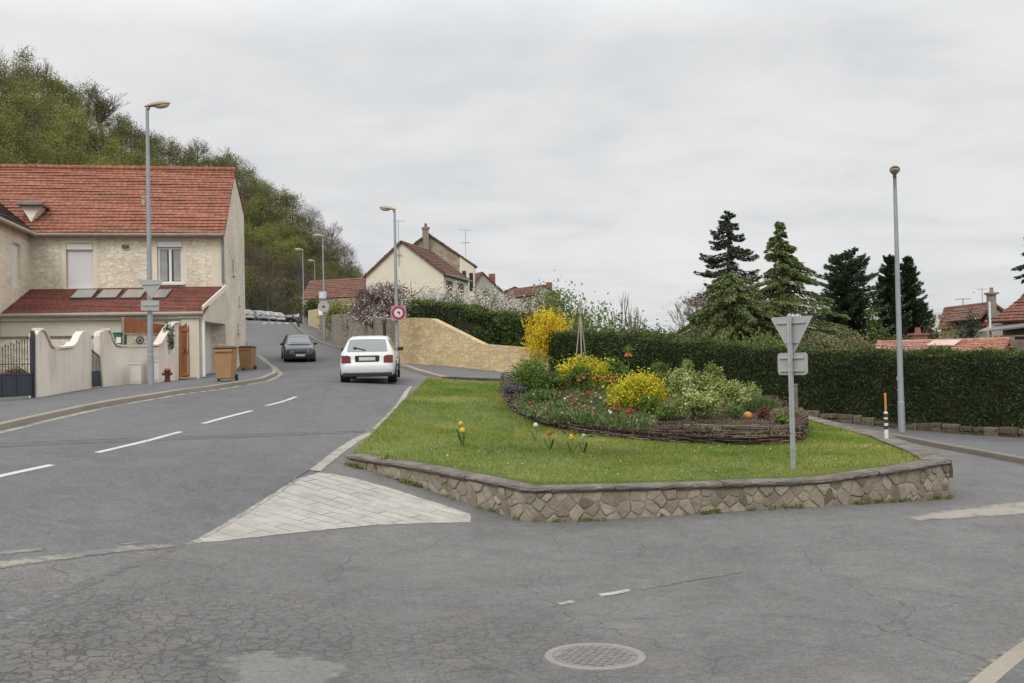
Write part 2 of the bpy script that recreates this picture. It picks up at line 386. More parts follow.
M['road'] = asphalt('junction_asphalt', 0.138, 0.46, 0.82, 0.30, (1.02, 0.99, 0.945))
M['road2'] = asphalt('main_road_asphalt', 0.122, 0.42, 0.0, 0.24, (1.0, 1.0, 1.0))
M['trench'] = asphalt('trench_asphalt', 0.105, 0.3, 0.0, 0.25, (1.03, 1.0, 0.93), .12)
M['pave'] = asphalt('pavement_asphalt', 0.125, 0.25, 0.0, 0.22, (1.0, 1.0, 1.0))
def concrete(name, col, dirt=0.35, scale=1.0, soft=0):
    t = NT(name); p = t.pos(); a = t.noise(p, 1.1 * scale, 5, 0.65); f = t.noise(p, 40, 3, 0.7)
    c = t.ramp(a, [(0.25, [k * (1 - dirt) for k in col]), (0.55, col), (0.8, [min(1, k * 1.15) for k in col])])
    c = t.mix(0.5, c, t.ramp(f, [(0.3, [k * .7 for k in col]), (0.7, [k * 1.2 for k in col])]))
    sh = t.pr(c, 0.88, t.bump(f, 0.4, 0.01)); return t.out(t.worn(sh, soft, 5.0) if soft else sh)
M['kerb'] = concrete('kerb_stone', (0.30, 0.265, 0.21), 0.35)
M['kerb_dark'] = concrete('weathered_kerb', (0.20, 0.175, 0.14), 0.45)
M['coping'] = None
def rubble(name, cols, mortar, scale, edge=0.05, bump=1.0, ysc=1.45, warp=.35):
    t = NT(name); u = t.mapv(t.uv(), (scale, scale * ysc, 1)); 
    nn = t.n('ShaderNodeTexNoise', {'Scale': 1.2, 'Detail': 2.0}); t.L.new(u, nn.inputs['Vector'])
    wv = t.n('ShaderNodeVectorMath', operation='ADD'); t.L.new(u, wv.inputs[0]); sc = t.n('ShaderNodeVectorMath', operation='SCALE'); sc.inputs['Scale'].default_value = warp
    t.L.new(nn.outputs['Color'], sc.inputs[0]); t.L.new(sc.outputs[0], wv.inputs[1]); q = wv.outputs[0]
    d = t.voro(q, 1.0, 'DISTANCE_TO_EDGE', rnd=0.85); cc = t.voro(q, 1.0, 'F1', 'Color', rnd=0.85)
    s = t.n('ShaderNodeSeparateXYZ'); t.L.new(cc, s.inputs[0])
    c = t.ramp(s.outputs[0], [(i / (len(cols) - 1), k) for i, k in enumerate(cols)])
    g = t.noise(t.pos(), 9, 5, 0.65); c = t.mix(1.0, c, t.ramp(g, [(0.25, 0.72), (0.75, 1.22)]), 'MULTIPLY')
    k = t.ramp(d, [(0.0, 0.0), (edge, 0.35), (edge * 2.2, 1.0)])
    c = t.mix(k, mortar, c)
    big = t.noise(t.pos(), 0.5, 4); c = t.mix(1.0, c, t.ramp(big, [(0.3, 0.82), (0.7, 1.12)]), 'MULTIPLY')
    return t.out(t.pr(c, 0.9, t.bump(t.math('ADD', k, t.math('MULTIPLY', g, 0.6)), bump, 0.03)))
def ashlar(name, c1, c2, mortar, bw=0.42, bh=0.16, mort=0.012, stain=0.2):
    t = NT(name); u = t.uv()
    nn = t.n('ShaderNodeTexNoise', {'Scale': 2.0, 'Detail': 2.0}); t.L.new(u, nn.inputs['Vector']); sc = t.n('ShaderNodeVectorMath', operation='SCALE'); sc.inputs['Scale'].default_value = 0.06
    wv = t.n('ShaderNodeVectorMath', operation='ADD'); t.L.new(u, wv.inputs[0]); t.L.new(nn.outputs['Color'], sc.inputs[0]); t.L.new(sc.outputs[0], wv.inputs[1])
    br = t.n('ShaderNodeTexBrick', {'Vector': wv.outputs[0], 'Color1': (*c1, 1), 'Color2': (*c2, 1), 'Mortar': (*mortar, 1), 'Scale': 1.0, 'Mortar Size': mort, 'Mortar Smooth': 0.3, 'Bias': 0.0, 'Brick Width': bw, 'Row Height': bh})
    br.offset = 0.43; br.squash = 1.25; br.squash_frequency = 3
    g = t.noise(t.pos(), 7, 5, 0.65); big = t.noise(t.pos(), 0.6, 4, 0.6)
    c = t.mix(1.0, br.outputs[0], t.ramp(g, [(0.28, 0.88), (0.72, 1.08)]), 'MULTIPLY')
    c = t.mix(1.0, c, t.ramp(big, [(0.25, 1 - stain), (0.6, 1.04)]), 'MULTIPLY')
    # whole blocks differ in tone
    cell = t.voro(t.mapv(u, (1.6, 3.4, 1)), 1.0, 'F1', 'Color'); s = t.n('ShaderNodeSeparateXYZ'); t.L.new(cell, s.inputs[0])
    c = t.mix(0.22, c, t.mix(1.0, c, t.ramp(s.outputs[1], [(0.0, 0.62), (0.5, 1.0), (1.0, 1.15)]), 'MULTIPLY'))
    h = t.math('ADD', t.math('MULTIPLY', br.outputs[1], -1.0), t.math('MULTIPLY', g, 0.8))
    return t.out(t.pr(c, 0.92, t.bump(h, 0.7, 0.02)))
def render_wall(name, col, streak=0.0, var=0.08, dirtcol=(0.12, 0.10, 0.085), zbase=None):
    t = NT(name); p = t.pos(); big = t.noise(p, 0.7, 5, 0.6); f = t.noise(p, 30, 3, 0.7)
    c = t.ramp(big, [(0.3, [k * (1 - var * 2) for k in col]), (0.7, [min(1, k * (1 + var)) for k in col])])
    c = t.mix(0.3, c, t.ramp(f, [(0.3, [k * .86 for k in col]), (0.7, [k * 1.1 for k in col])]))
    if streak:
        s1 = t.noise(t.mapv(p, (2.6, 2.6, 0.28)), 1.0, 6, 0.7, 0.6); s2 = t.noise(p, 0.9, 4, 0.6)
        k = t.math('MULTIPLY', t.ramp(s1, [(0.46, 0.0), (0.78, 1.0)]), t.ramp(s2, [(0.35, 0.25), (0.65, 1.0)]))
        c = t.mix(t.math('MULTIPLY', k, streak), c, dirtcol)
    return t.out(t.pr(c, 0.9, t.bump(f, 0.3, 0.006)))
def rooftile(name, cols, tw=0.22, th=0.26, moss=0.0, mosscol=(0.09, 0.085, 0.06)):
    t = NT(name); u = t.uv(); s = t.n('ShaderNodeSeparateXYZ'); t.L.new(u, s.inputs[0])
    iu = t.math('FLOOR', t.math('DIVIDE', s.outputs[0], tw)); iv = t.math('FLOOR', t.math('DIVIDE', s.outputs[1], th))
    cb = t.n('ShaderNodeCombineXYZ'); t.L.new(iu, cb.inputs[0]); t.L.new(iv, cb.inputs[1])
    wn = t.n('ShaderNodeTexWhiteNoise'); t.L.new(cb.outputs[0], wn.inputs['Vector'])
    big = t.noise(t.pos(), 0.55, 4, 0.6); g = t.noise(t.pos(), 14, 4, 0.6)
    f = t.math('ADD', t.math('MULTIPLY', wn.outputs[0], 0.75), t.math('MULTIPLY', t.math('SUBTRACT', big, 0.38), 0.9), clamp=True)
    c = t.ramp(f, [(i / (len(cols) - 1), k) for i, k in enumerate(cols)])
    c = t.mix(1.0, c, t.ramp(g, [(0.25, 0.72), (0.75, 1.2)]), 'MULTIPLY')
    if moss: c = t.mix(t.math('MULTIPLY', t.ramp(t.noise(t.pos(), 1.6, 5, 0.7), [(0.5, 0.0), (0.7, 1.0)]), moss), c, mosscol)
    fu = t.math('FRACT', t.math('DIVIDE', s.outputs[0], tw)); roll = t.math('SINE', t.math('MULTIPLY', fu, pi))
    gap = t.ramp(fu, [(0.0, 0.55), (0.09, 1.0), (0.92, 1.0), (1.0, 0.55)])
    c = t.mix(1.0, c, gap, 'MULTIPLY')
    return t.out(t.pr(c, 0.85, t.bump(t.math('ADD', roll, t.math('MULTIPLY', g, 0.3)), 0.8, 0.04)))
def paint(name, col=(0.62, 0.61, 0.58), wear=0.5, scale=9, under=(0.13, 0.13, 0.128), soft=.03):
    t = NT(name); p = t.pos(); a = t.noise(p, scale, 6, 0.75); b = t.noise(p, 0.9, 3); f = t.noise(p, 60, 2)
    k = t.ramp(t.math('ADD', t.math('MULTIPLY', a, 0.65), t.math('MULTIPLY', b, 0.35)), [(0.5 - .22 * (1 - wear) - .12, 1.0), (0.5 + .25 * (1 - wear), 0.0)]) if False else t.ramp(t.math('ADD', t.math('MULTIPLY', a, 0.65), t.math('MULTIPLY', b, 0.35)), [(0.30 + .22 * wear, 0.0), (0.42 + .22 * wear, 1.0)])
    c = t.mix(1.0, col, t.ramp(f, [(0.3, 0.85), (0.7, 1.08)]), 'MULTIPLY')
    c = t.mix(t.math('ADD', t.math('MULTIPLY', k, 1 - wear * .55), 0.25 * (1 - wear), clamp=True), under, c)
    return t.out(t.worn(t.pr(c, 0.8, t.bump(f, 0.2, 0.003)), soft, 7.0))
M['paint'] = paint('road_paint', (0.54, 0.53, 0.51), 0.3, soft=.012)
M['paint_worn'] = paint('worn_road_paint', (0.24, 0.235, 0.225), 0.8, 6, soft=.06)
M['paint_dash'] = paint('rubbed_paint', (0.48, 0.47, 0.45), 0.4, soft=.05); M['paint_worn2'] = paint('zebra_paint', (0.42, 0.41, 0.39), 0.5, 3); M['edge_line'] = paint('edge_band', (0.36, 0.335, 0.29), 0.42, 5, soft=.035)
M['dirt_line'] = paint('dusty_band', (0.36, 0.325, 0.26), 0.62, 5, soft=.09)
M['beige_patch'] = paint('beige_repair', (0.30, 0.268, 0.232), 0.35, 3, soft=.16)
M['soil'] = plain('bed_soil', (0.050, 0.032, 0.021), 0.95, 0.5, 9, bump=0.8)
M['earth'] = plain('garden_earth', (0.07, 0.075, 0.035), 0.95, 0.4, 1.5, bump=0.5)

# ------------------------------------------------------------------ ground, road, markings
def V2(ps): return [(p.x, p.y) for p in ps]
bm = MB()
gx = np.concatenate([[-1500, -600, -260, -130], np.linspace(-62, 62, 63), [130, 260, 600, 1500]]); gy = np.concatenate([[-300, -60], np.linspace(-8, 150, 80), [230, 420, 800, 1600]])
X, Y = np.meshgrid(gx, gy, indexing='ij'); Z = road_s.ev(X, Y) - 0.28
far = np.clip((np.hypot(X, Y) - 160) / 400, 0, 1); Z = Z * (1 - far) + (-3) * far
vs = np.stack([X, Y, Z], -1).reshape(-1, 3); ny = len(gy)
bm.raw(vs, [(i*ny+j, (i+1)*ny+j, (i+1)*ny+j+1, i*ny+j+1) for i in range(len(gx) - 1) for j in range(ny - 1)])
bm.build('ground', M['earth'], kind='structure', smooth=True)

road_poly = [(-11.5, -3), (26, -3), (34, 8), (34, 20), (15.5, 28.6), (1.4, 40.5), (-1, 44), (-5.5, 45), (-8.2, 56), (-12.5, 76), (-21, 99), (-27, 120), (-28, 143), (-70, 146), (-70, 128), (-40, 112), (-28, 99), (-17.5, 66), (-13.2, 48), (-11.6, 36), (-11.5, 10)]
sheet('road', road_poly, road_s, 0.0, M['road'], 0.3, kind='structure', far=46)
def on_road(name, pxs, dz, mat, step=0.16): return sheet(name, V2([G(*q) for q in pxs]), road_s, dz, mat, step, kind='structure', far=46, rim=True)
# the carriageway of the main road was laid separately: its edge runs along the faded line, the white triangle and the band beside the lawn
mr = [G(-220, 605), G(-60, 571), G(0, 563), (0, 0), ]
a = [G(*q) for q in [(-300, 612), (-120, 580), (0, 562), (90, 552), (186, 546), (250, 509), (312, 469), (350, 440), (380, 414), (409, 388)]]
b = [Vector((-5.5, 43.5, 0)), Vector((-8.6, 56, 0)), Vector((-13, 76, 0)), Vector((-22, 99, 0)), Vector((-36, 108, 0)), Vector((-28, 98, 0)), Vector((-17.5, 66, 0)), Vector((-13.2, 48, 0)), Vector((-11.5, 36, 0)), Vector((-11.4, 10.5, 0))]
sheet('main_carriageway', V2(a + b), road_s, 0.0035, M['road2'], 0.3, kind='structure', far=46)
# centre line
dashes = [((-40, 486.5), (52, 465.2)), ((97, 453), (181, 432)), ((203, 424), (252, 411)), ((266, 406), (296, 397))]
for (q, r) in dashes:
    A, B = G(*q), G(*r); d = (B - A); d.z = 0; d.normalize(); s = Vector((-d.y, d.x, 0)) * 0.065
    sheet('lane_dash', V2([A + s, B + s, B - s, A - s]), road_s, 0.007 + .0003 * max(0, A.y - 12), M['paint'], 0.05, kind='structure', rim=True)
# band on the right of the carriageway, white triangle, faded stop line, worn dashes, repairs
on_road('edge_line', [(309, 470.5), (335, 450), (352, 439), (371, 431.5), (373, 434), (358, 443), (340, 456), (321, 472)], 0.007, M['edge_line'], 0.07)
on_road('edge_line', [(371, 429.5), (388, 413), (399, 400), (410, 386), (414, 386.5), (405, 401), (393, 416), (380, 430)], 0.007, M['edge_line'], 0.07)
tri = [(184, 545), (232, 519), (268, 497), (296, 479.5), (322, 472), (352, 478), (385, 486.5), (440, 504), (497, 521.5), (430, 523.5), (370, 526), (300, 533)]
t = NT('triangle_blocks'); p = t.pos(); rot = t.mapv(p, (1, 1, 1), rot=(0, 0, radians(28)))
br = t.n('ShaderNodeTexBrick', {'Vector': rot, 'Color1': (0.42, 0.40, 0.36, 1), 'Color2': (0.385, 0.365, 0.325, 1), 'Mortar': (0.34, 0.32, 0.285, 1), 'Scale': 1.0, 'Mortar Size': 0.014, 'Mortar Smooth': 0.5, 'Brick Width': 0.85, 'Row Height': 0.24})
wr = t.noise(p, 2.2, 6, 0.7); g2 = t.noise(p, 40, 3); mj = t.noise(t.mapv(p, (1, 1, 1), (5, 3, 0)), 1.1, 3)
c = t.mix(t.ramp(wr, [(0.40, 0.0), (0.72, 0.75)]), br.outputs[0], (0.21, 0.195, 0.17))
c = t.mix(t.math('MULTIPLY', br.outputs[1], t.ramp(mj, [(0.42, 0.0), (0.56, 0.75)])), c, (0.09, 0.085, 0.075))
c = t.mix(1.0, c, t.ramp(g2, [(0.3, 0.85), (0.7, 1.12)]), 'MULTIPLY')
M['tri'] = t.out(t.worn(t.pr(c, 0.85, t.bump(t.math('SUBTRACT', g2, br.outputs[1]), 0.4, 0.008)), .035, 4.0))
on_road('splitter_triangle', tri, 0.007, M['tri'], 0.2)
on_road('edge_line', [(190, 543.2), (232, 518.6), (268, 496.6), (296, 479), (302, 479), (275, 496.8), (241, 518.5), (199, 542.5)], 0.009, M['edge_line'], 0.07)
on_road('faded_line', [(-30, 566), (60, 553), (120, 546), (172, 544.5), (178, 547.5), (120, 553), (60, 561), (-30, 573.5)], 0.007, M['dirt_line'], 0.07)
on_road('faded_line', [(-8, 552.5), (46, 548), (47, 551), (-8, 556.5)], 0.007, M['dirt_line'], 0.07)
on_road('faded_line', [(118, 542.8), (150, 540.8), (150, 543), (120, 545.3)], 0.007, M['dirt_line'], 0.07)
on_road('lane_dash', [(597, 594.4), (629, 589.2), (631, 592), (600, 597.6)], 0.007, M['paint_dash'], 0.03)
on_road('lane_dash', [(558, 603.4), (573, 600.6), (575, 603.6), (560, 606.6)], 0.007, M['paint_dash'], 0.03)
on_road('faded_line', [(640, 588), (700, 577.5), (742, 571), (742, 573.2), (700, 580), (642, 590.5)], 0.006, M['paint_worn'], 0.04)
on_road('beige_patch', [(902, 518.5), (930, 513), (965, 508), (1010, 503), (1045, 499), (1050, 513), (1000, 516), (940, 520), (915, 521.5)], 0.006, M['beige_patch'])
on_road('trench_patch', [(-20, 449), (120, 442.5), (250, 437.5), (362, 433), (368, 430.5), (250, 434.2), (120, 438.5), (-20, 444)], 0.0052, M['trench'])
# pale polished strip that leaves the triangle's tip towards the camera
on_road('worn_strip', [(186, 547), (120, 574), (60, 600), (0, 632), (-40, 660), (-40, 640), (0, 614), (70, 585), (130, 563), (176, 548)], 0.006, paint('polished_asphalt', (0.20, 0.195, 0.187), 0.45, 3, soft=.22))
on_road('asphalt_patch', [(207, 664), (226, 655), (262, 651), (300, 652), (330, 656), (352, 664), (350, 683), (300, 700), (240, 700), (225, 683)], 0.005, asphalt('patch_asphalt', 0.175, 0.2, 0.0, 0.15, (1.0, 0.98, 0.93), .22))
# zebra crossing far up the road, in front of the parked cars
for k in range(5):
    x0 = 262 + k * 7.4
    sheet('crossing_stripe', V2([G(x0, 324.6), G(x0 + 4.2, 324.4), G(x0 + 5.4, 322.6), G(x0 + 1.4, 322.8)]), road_s, 0.03, M['paint_worn2'], 0.2, kind='structure', rim=True)

# ------------------------------------------------------------------ pavements and kerbs
def pavement(name, kerb_px, back, dz=0.13, kmat='kerb', kw=0.16, side=1):
    """kerb line from surveyed picture points (top of kerb), back line in world xy"""
    k = spline([G(x, y, dz) for x, y in kerb_px], 6)
    for q in k: q.z = zr(q.x, q.y) + dz
    mb = MB(); sweep(mb, [q - Vector((0, 0, dz)) for q in k], [(0, -0.2), (0, dz - .015), (side * 0.02, dz + .004), (side * kw, dz + .004), (side * kw, -0.2)])
    mb.build(name.replace('pavement', 'kerb'), M[kmat], kind='structure')
    inner = []
    for i, q in enumerate(k):
        tt = k[min(i + 1, len(k) - 1)] - k[max(i - 1, 0)]; tt.z = 0; tt.normalize(); inner.append(q + Vector((-tt.y, tt.x, 0)) * side * (kw - .01))
    sheet(name, V2(inner) + back, road_s, dz, M['pave'], 0.6, kind='structure')
    return k
left_kerb = pavement('pavement', [(-160, 458), (-80, 441), (0, 424), (40, 415), (100, 402.5), (140, 396), (180, 389.5), (220, 384.5), (255, 379), (270, 375), (277, 371), (274, 366.5), (266, 361), (260, 355)],
    [(-13.6, 49), (-13.0, 46), (-24, 44), (-24, 20), (-16, 9)], side=1)
# dirty gutter line along the left kerb
g0 = [q for q in left_kerb]
def gutter(k, off, wid, mat, dz=0.007):
    A, B = [], []
    for i, q in enumerate(k):
        tt = k[min(i + 1, len(k) - 1)] - k[max(i - 1, 0)]; tt.z = 0; tt.normalize(); s = Vector((tt.y, -tt.x, 0)); A.append(q + s * off); B.append(q + s * (off + wid))
    sheet('gutter', V2(A + B[::-1]), road_s, dz, mat, 0.2, kind='structure', rim=True)
gutter(left_kerb, 0.004, 0.22, M['edge_line'])
right_kerb = pavement('pavement', [(1100, 596), (1045, 625), (1000, 655), (965, 683), (930, 715)], [(1.9, 4.0), (10, 3.0), (10, 7.5)], side=1)
gutter(right_kerb, 0.004, 0.16, M['dirt_line'])
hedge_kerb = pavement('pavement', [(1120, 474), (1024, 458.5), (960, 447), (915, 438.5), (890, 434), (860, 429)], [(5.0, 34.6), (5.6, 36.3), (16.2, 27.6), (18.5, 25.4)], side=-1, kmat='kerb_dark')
yard_kerb = pavement('pavement', [(398, 364.5), (411, 367.5), (424, 371.5), (448, 377.5), (490, 384), (540, 391)], [(3.0, 39.2), (2.3, 41.8), (-3.6, 44.6), (-5.4, 45.2)], side=1)
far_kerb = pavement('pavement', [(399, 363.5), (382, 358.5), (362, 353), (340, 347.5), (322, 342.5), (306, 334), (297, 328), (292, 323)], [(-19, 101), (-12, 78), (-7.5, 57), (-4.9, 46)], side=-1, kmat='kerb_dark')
# manhole cover
mc = G(595, 656); mh = thing('manhole_cover', 'round cast iron manhole cover set in the worn asphalt of the junction', 'manhole cover', mc)
nx = Vector((zr(mc.x+.3, mc.y) - zr(mc.x-.3, mc.y), 0, 0)).x / .6; nyv = (zr(mc.x, mc.y+.3) - zr(mc.x, mc.y-.3)) / .6
RM = Vector((-nx, -nyv, 1)).normalized().to_track_quat('Z', 'Y').to_matrix()
mb = MB(); mb.lathe(mc, [(0.335, -.03), (0.335, .003), (0.342, .006), (0.395, .006), (0.40, .001), (0.40, -.03)], 40, RM); mb.build('frame', concrete('manhole_ring', (0.24, 0.232, 0.22), .35), mh)
mb = MB(); mb.lathe(mc, [(0.331, -.03), (0.331, .003), (0.0, .003)], 40, RM)
s = 0.062
for i in range(-5, 6):
    for j in range(-5, 6):
        if math.hypot(i, j) * s < .30: mb.box(mc + RM @ Vector((i*s, j*s, .005)), (.042, .042, .007), RM)
mb.build('cover', plain('cast_iron', (0.20, 0.18, 0.165), 0.65, 0.3, 20, 0.2), mh)
# ------------------------------------------------------------------ foliage helpers
def unit(n):
    v = rng.normal(size=(n, 3)); return v / np.linalg.norm(v, axis=1)[:, None]
def leafquads(c, l, w, d=None, jit=1.0, flat=None):
    """diamond leaves centred on c; d = preferred long axis, jit = how far they stray from it"""
    c = np.asarray(c, float); n = len(c); r = unit(n)
    a = r if d is None else np.asarray(d, float) + r * jit
    a = a / np.maximum(np.linalg.norm(a, axis=1), 1e-6)[:, None]
    q = unit(n) if flat is None else np.asarray(flat, float) + unit(n) * 0.5
    s = np.cross(a, q); s /= np.maximum(np.linalg.norm(s, axis=1), 1e-6)[:, None]
    L = (l * rng.uniform(.65, 1.25, n) / 2)[:, None]; W = (w * rng.uniform(.7, 1.25, n) / 2)[:, None]
    return np.stack([c - a * L, c + s * W, c + a * L, c - s * W], 1).reshape(-1, 3)
def blob(n, rad, clumps=14, spread=0.36, fill=0.25, low=0.0, seed=None):
    """points of a lumpy crown filling an ellipsoid: dense clumps near the surface, few inside"""
    k = unit(clumps) * rng.uniform(.55, 1.0, (clumps, 1)); k[:, 2] = np.where(k[:, 2] < low - .6, -k[:, 2], k[:, 2])
    i = rng.integers(0, clumps, n); r = spread * rng.uniform(.6, 1.25, clumps)
    p = k[i] * .82 + rng.normal(size=(n, 3)) * r[i][:, None] * .62
    m = rng.random(n) < fill; p[m] = unit(m.sum()) * (rng.random((m.sum(), 1)) ** .5)
    tint = np.clip(rng.random(n) * .6 + (rng.random(clumps)[i]) * .4, 0, 1)
    return p * np.asarray(rad), tint
def twigs(mb, base, rad, h, n, r0=0.012):
    for _ in range(n):
        a = U(0, 2*pi); k = U(.2, .75); tip = Vector(base) + Vector((cos(a)*rad[0]*k, sin(a)*rad[1]*k, h*U(.5, .95)))
        mid = Vector(base).lerp(tip, .45) + Vector((U(-.05, .05), U(-.05, .05), h*.1)); mb.tube([base, mid, tip], [r0, r0*.7, r0*.3], 4)
BARK = plain('bark', (0.10, 0.08, 0.06), 0.95, 0.4, 6, bump=0.6)
TWIG = plain('twigs', (0.15, 0.115, 0.085), 0.95, 0.3, 6)
def shrub(name, label, cat, base, rad, mat, n, leaf, clumps=14, spread=.34, fill=.25, group=None, up=None, jit=1.0, zc=0.55, asp=.5, stems=7, tail=None):
    t = thing(name, label, cat, base, 0, group)
    p, tint = blob(n, rad, clumps, spread, fill); c = np.array(base) + np.array((0, 0, rad[2] * zc * 2 * .9)) + p
    keep = c[:, 2] > base[2] + .02; c = c[keep]; tint = tint[keep]
    d = None if up is None else np.tile(np.array((0, 0, up)), (len(c), 1)) + p[keep] / np.asarray(rad) * .6
    np_mesh('foliage', leafquads(c, leaf, leaf * asp, d, jit), 4, mat, t, tint=tint)
    mb = MB(); twigs(mb, base, rad, rad[2] * 1.5, stems); mb.build('stem', TWIG, t)
    return t
def in_poly(x, y, poly):
    ins = np.zeros(len(x), bool); n = len(poly)
    for i in range(n):
        x1, y1 = poly[i]; x2, y2 = poly[(i+1) % n]
        c = ((y1 > y) != (y2 > y)) & (x < (x2 - x1) * (y - y1) / ((y2 - y1) or 1e-12) + x1); ins ^= c
    return ins
def scatter(poly, n):
    xs = [p[0] for p in poly]; ys = [p[1] for p in poly]; out = np.zeros((0, 2))
    while len(out) < n:
        q = np.stack([rng.uniform(min(xs), max(xs), n), rng.uniform(min(ys), max(ys), n)], 1); out = np.concatenate([out, q[in_poly(q[:, 0], q[:, 1], poly)]])
    return out[:n]

# ------------------------------------------------------------------ low stone wall round the green
def coping_mat():
    t = NT('coping'); p = t.pos(); a = t.noise(p, 2.2, 6, 0.7); f = t.noise(p, 30, 3, .7); l = t.noise(t.mapv(p, (1, 1, 1), (3, 8, 1)), 7, 4, .7)
    c = t.ramp(a, [(0.3, (0.065, 0.056, 0.046)), (0.5, (0.14, 0.12, 0.10)), (0.72, (0.225, 0.20, 0.17))])
    c = t.mix(t.ramp(l, [(0.58, 0.0), (0.68, 0.6)]), c, (0.30, 0.275, 0.24))
    c = t.mix(1.0, c, t.ramp(f, [(0.3, .75), (0.7, 1.2)]), 'MULTIPLY')
    # patchy darker colour on the side faces of the slabs
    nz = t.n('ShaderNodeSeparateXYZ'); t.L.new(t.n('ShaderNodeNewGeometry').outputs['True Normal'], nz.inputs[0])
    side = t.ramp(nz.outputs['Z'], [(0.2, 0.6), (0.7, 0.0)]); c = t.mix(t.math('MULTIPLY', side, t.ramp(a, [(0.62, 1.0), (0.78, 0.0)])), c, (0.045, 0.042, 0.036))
    return t.out(t.pr(c, 0.92, t.bump(t.math('ADD', a, t.math('MULTIPLY', f, .4)), 0.8, 0.02)))
M['coping'] = coping_mat()
def stone_mat(name, stops):
    t = NT(name); a = t.n('ShaderNodeAttribute', attribute_name='tint').outputs['Fac']; p = t.pos(); g = t.noise(p, 8, 6, .7); f = t.noise(p, 40, 3, .7)
    c = t.ramp(a, [(i / (len(stops) - 1), q) for i, q in enumerate(stops)])
    c = t.mix(1.0, c, t.ramp(g, [(0.25, .62), (0.75, 1.25)]), 'MULTIPLY'); c = t.mix(1.0, c, t.ramp(f, [(0.3, .85), (0.7, 1.12)]), 'MULTIPLY')
    return t.out(t.pr(c, 0.93, t.bump(t.math('ADD', g, t.math('MULTIPLY', f, .4)), 0.8, 0.025)))
M['stone'] = stone_mat('wall_stones', [(0.16, 0.13, 0.093), (0.25, 0.205, 0.15), (0.30, 0.255, 0.185), (0.36, 0.31, 0.235), (0.27, 0.235, 0.19)])
M['mortar'] = concrete('old_mortar', (0.26, 0.225, 0.175), .45)
M['brownstone'] = stone_mat('border_stones', [(0.06, 0.045, 0.033), (0.115, 0.085, 0.06), (0.17, 0.13, 0.09), (0.14, 0.12, 0.10)])
def stones(name, path, zb, zt, mat, parent, wr=(.13, .36), rows=(1, 3), depth=.16, bulge=.018, gap=.016):
    """rubble: columns of bevelled, slightly turned blocks on the right-hand face of the path"""
    mbs = MB(); tint = []; path = [Vector(p) for p in path]; L = [0]
    for a, b in zip(path, path[1:]): L.append(L[-1] + (b.xy - a.xy).length)
    def at(s):
        for i in range(len(path) - 1):
            if s <= L[i+1] or i == len(path) - 2:
                k = (s - L[i]) / max(1e-6, L[i+1] - L[i]); return path[i].lerp(path[i+1], k), (path[i+1] - path[i])
    s = 0.02
    while s < L[-1] - .08:
        wd = min(U(*wr), L[-1] - s); p, d = at(s + wd / 2); d.z = 0; d.normalize(); o = Vector((d.y, -d.x, 0))
        b, tp = zb(p, s), zt(p, s); h = tp - b; n = random.randint(*rows)
        if h < .2: n = 1
        cutp = sorted([0] + [((k + 1) / n) + U(-.12, .12) for k in range(n - 1)] + [1])
        for k in range(n):
            hh = (cutp[k+1] - cutp[k]) * h; c = p + o * (-depth / 2 + U(-.004, bulge)); c.z = b + (cutp[k] + cutp[k+1]) / 2 * h
            R = Matrix((d, -o, Vector((0, 0, 1)))).transposed() @ Matrix.Rotation(U(-.05, .05), 3, 'Y') @ Matrix.Rotation(U(-.05, .05), 3, 'Z')
            n0 = len(mbs.f); mbs.box(c, (max(.04, wd - gap), depth, max(.03, hh - gap)), R, bev=U(.018, .035)); tint += [random.random()] * (len(mbs.f) - n0)
        s += wd
    o = mbs.build(name, mat, parent, fixn=False)
    a = o.data.attributes.new('tint', 'FLOAT', 'FACE'); a.data.foreach_set('value', tint); return o
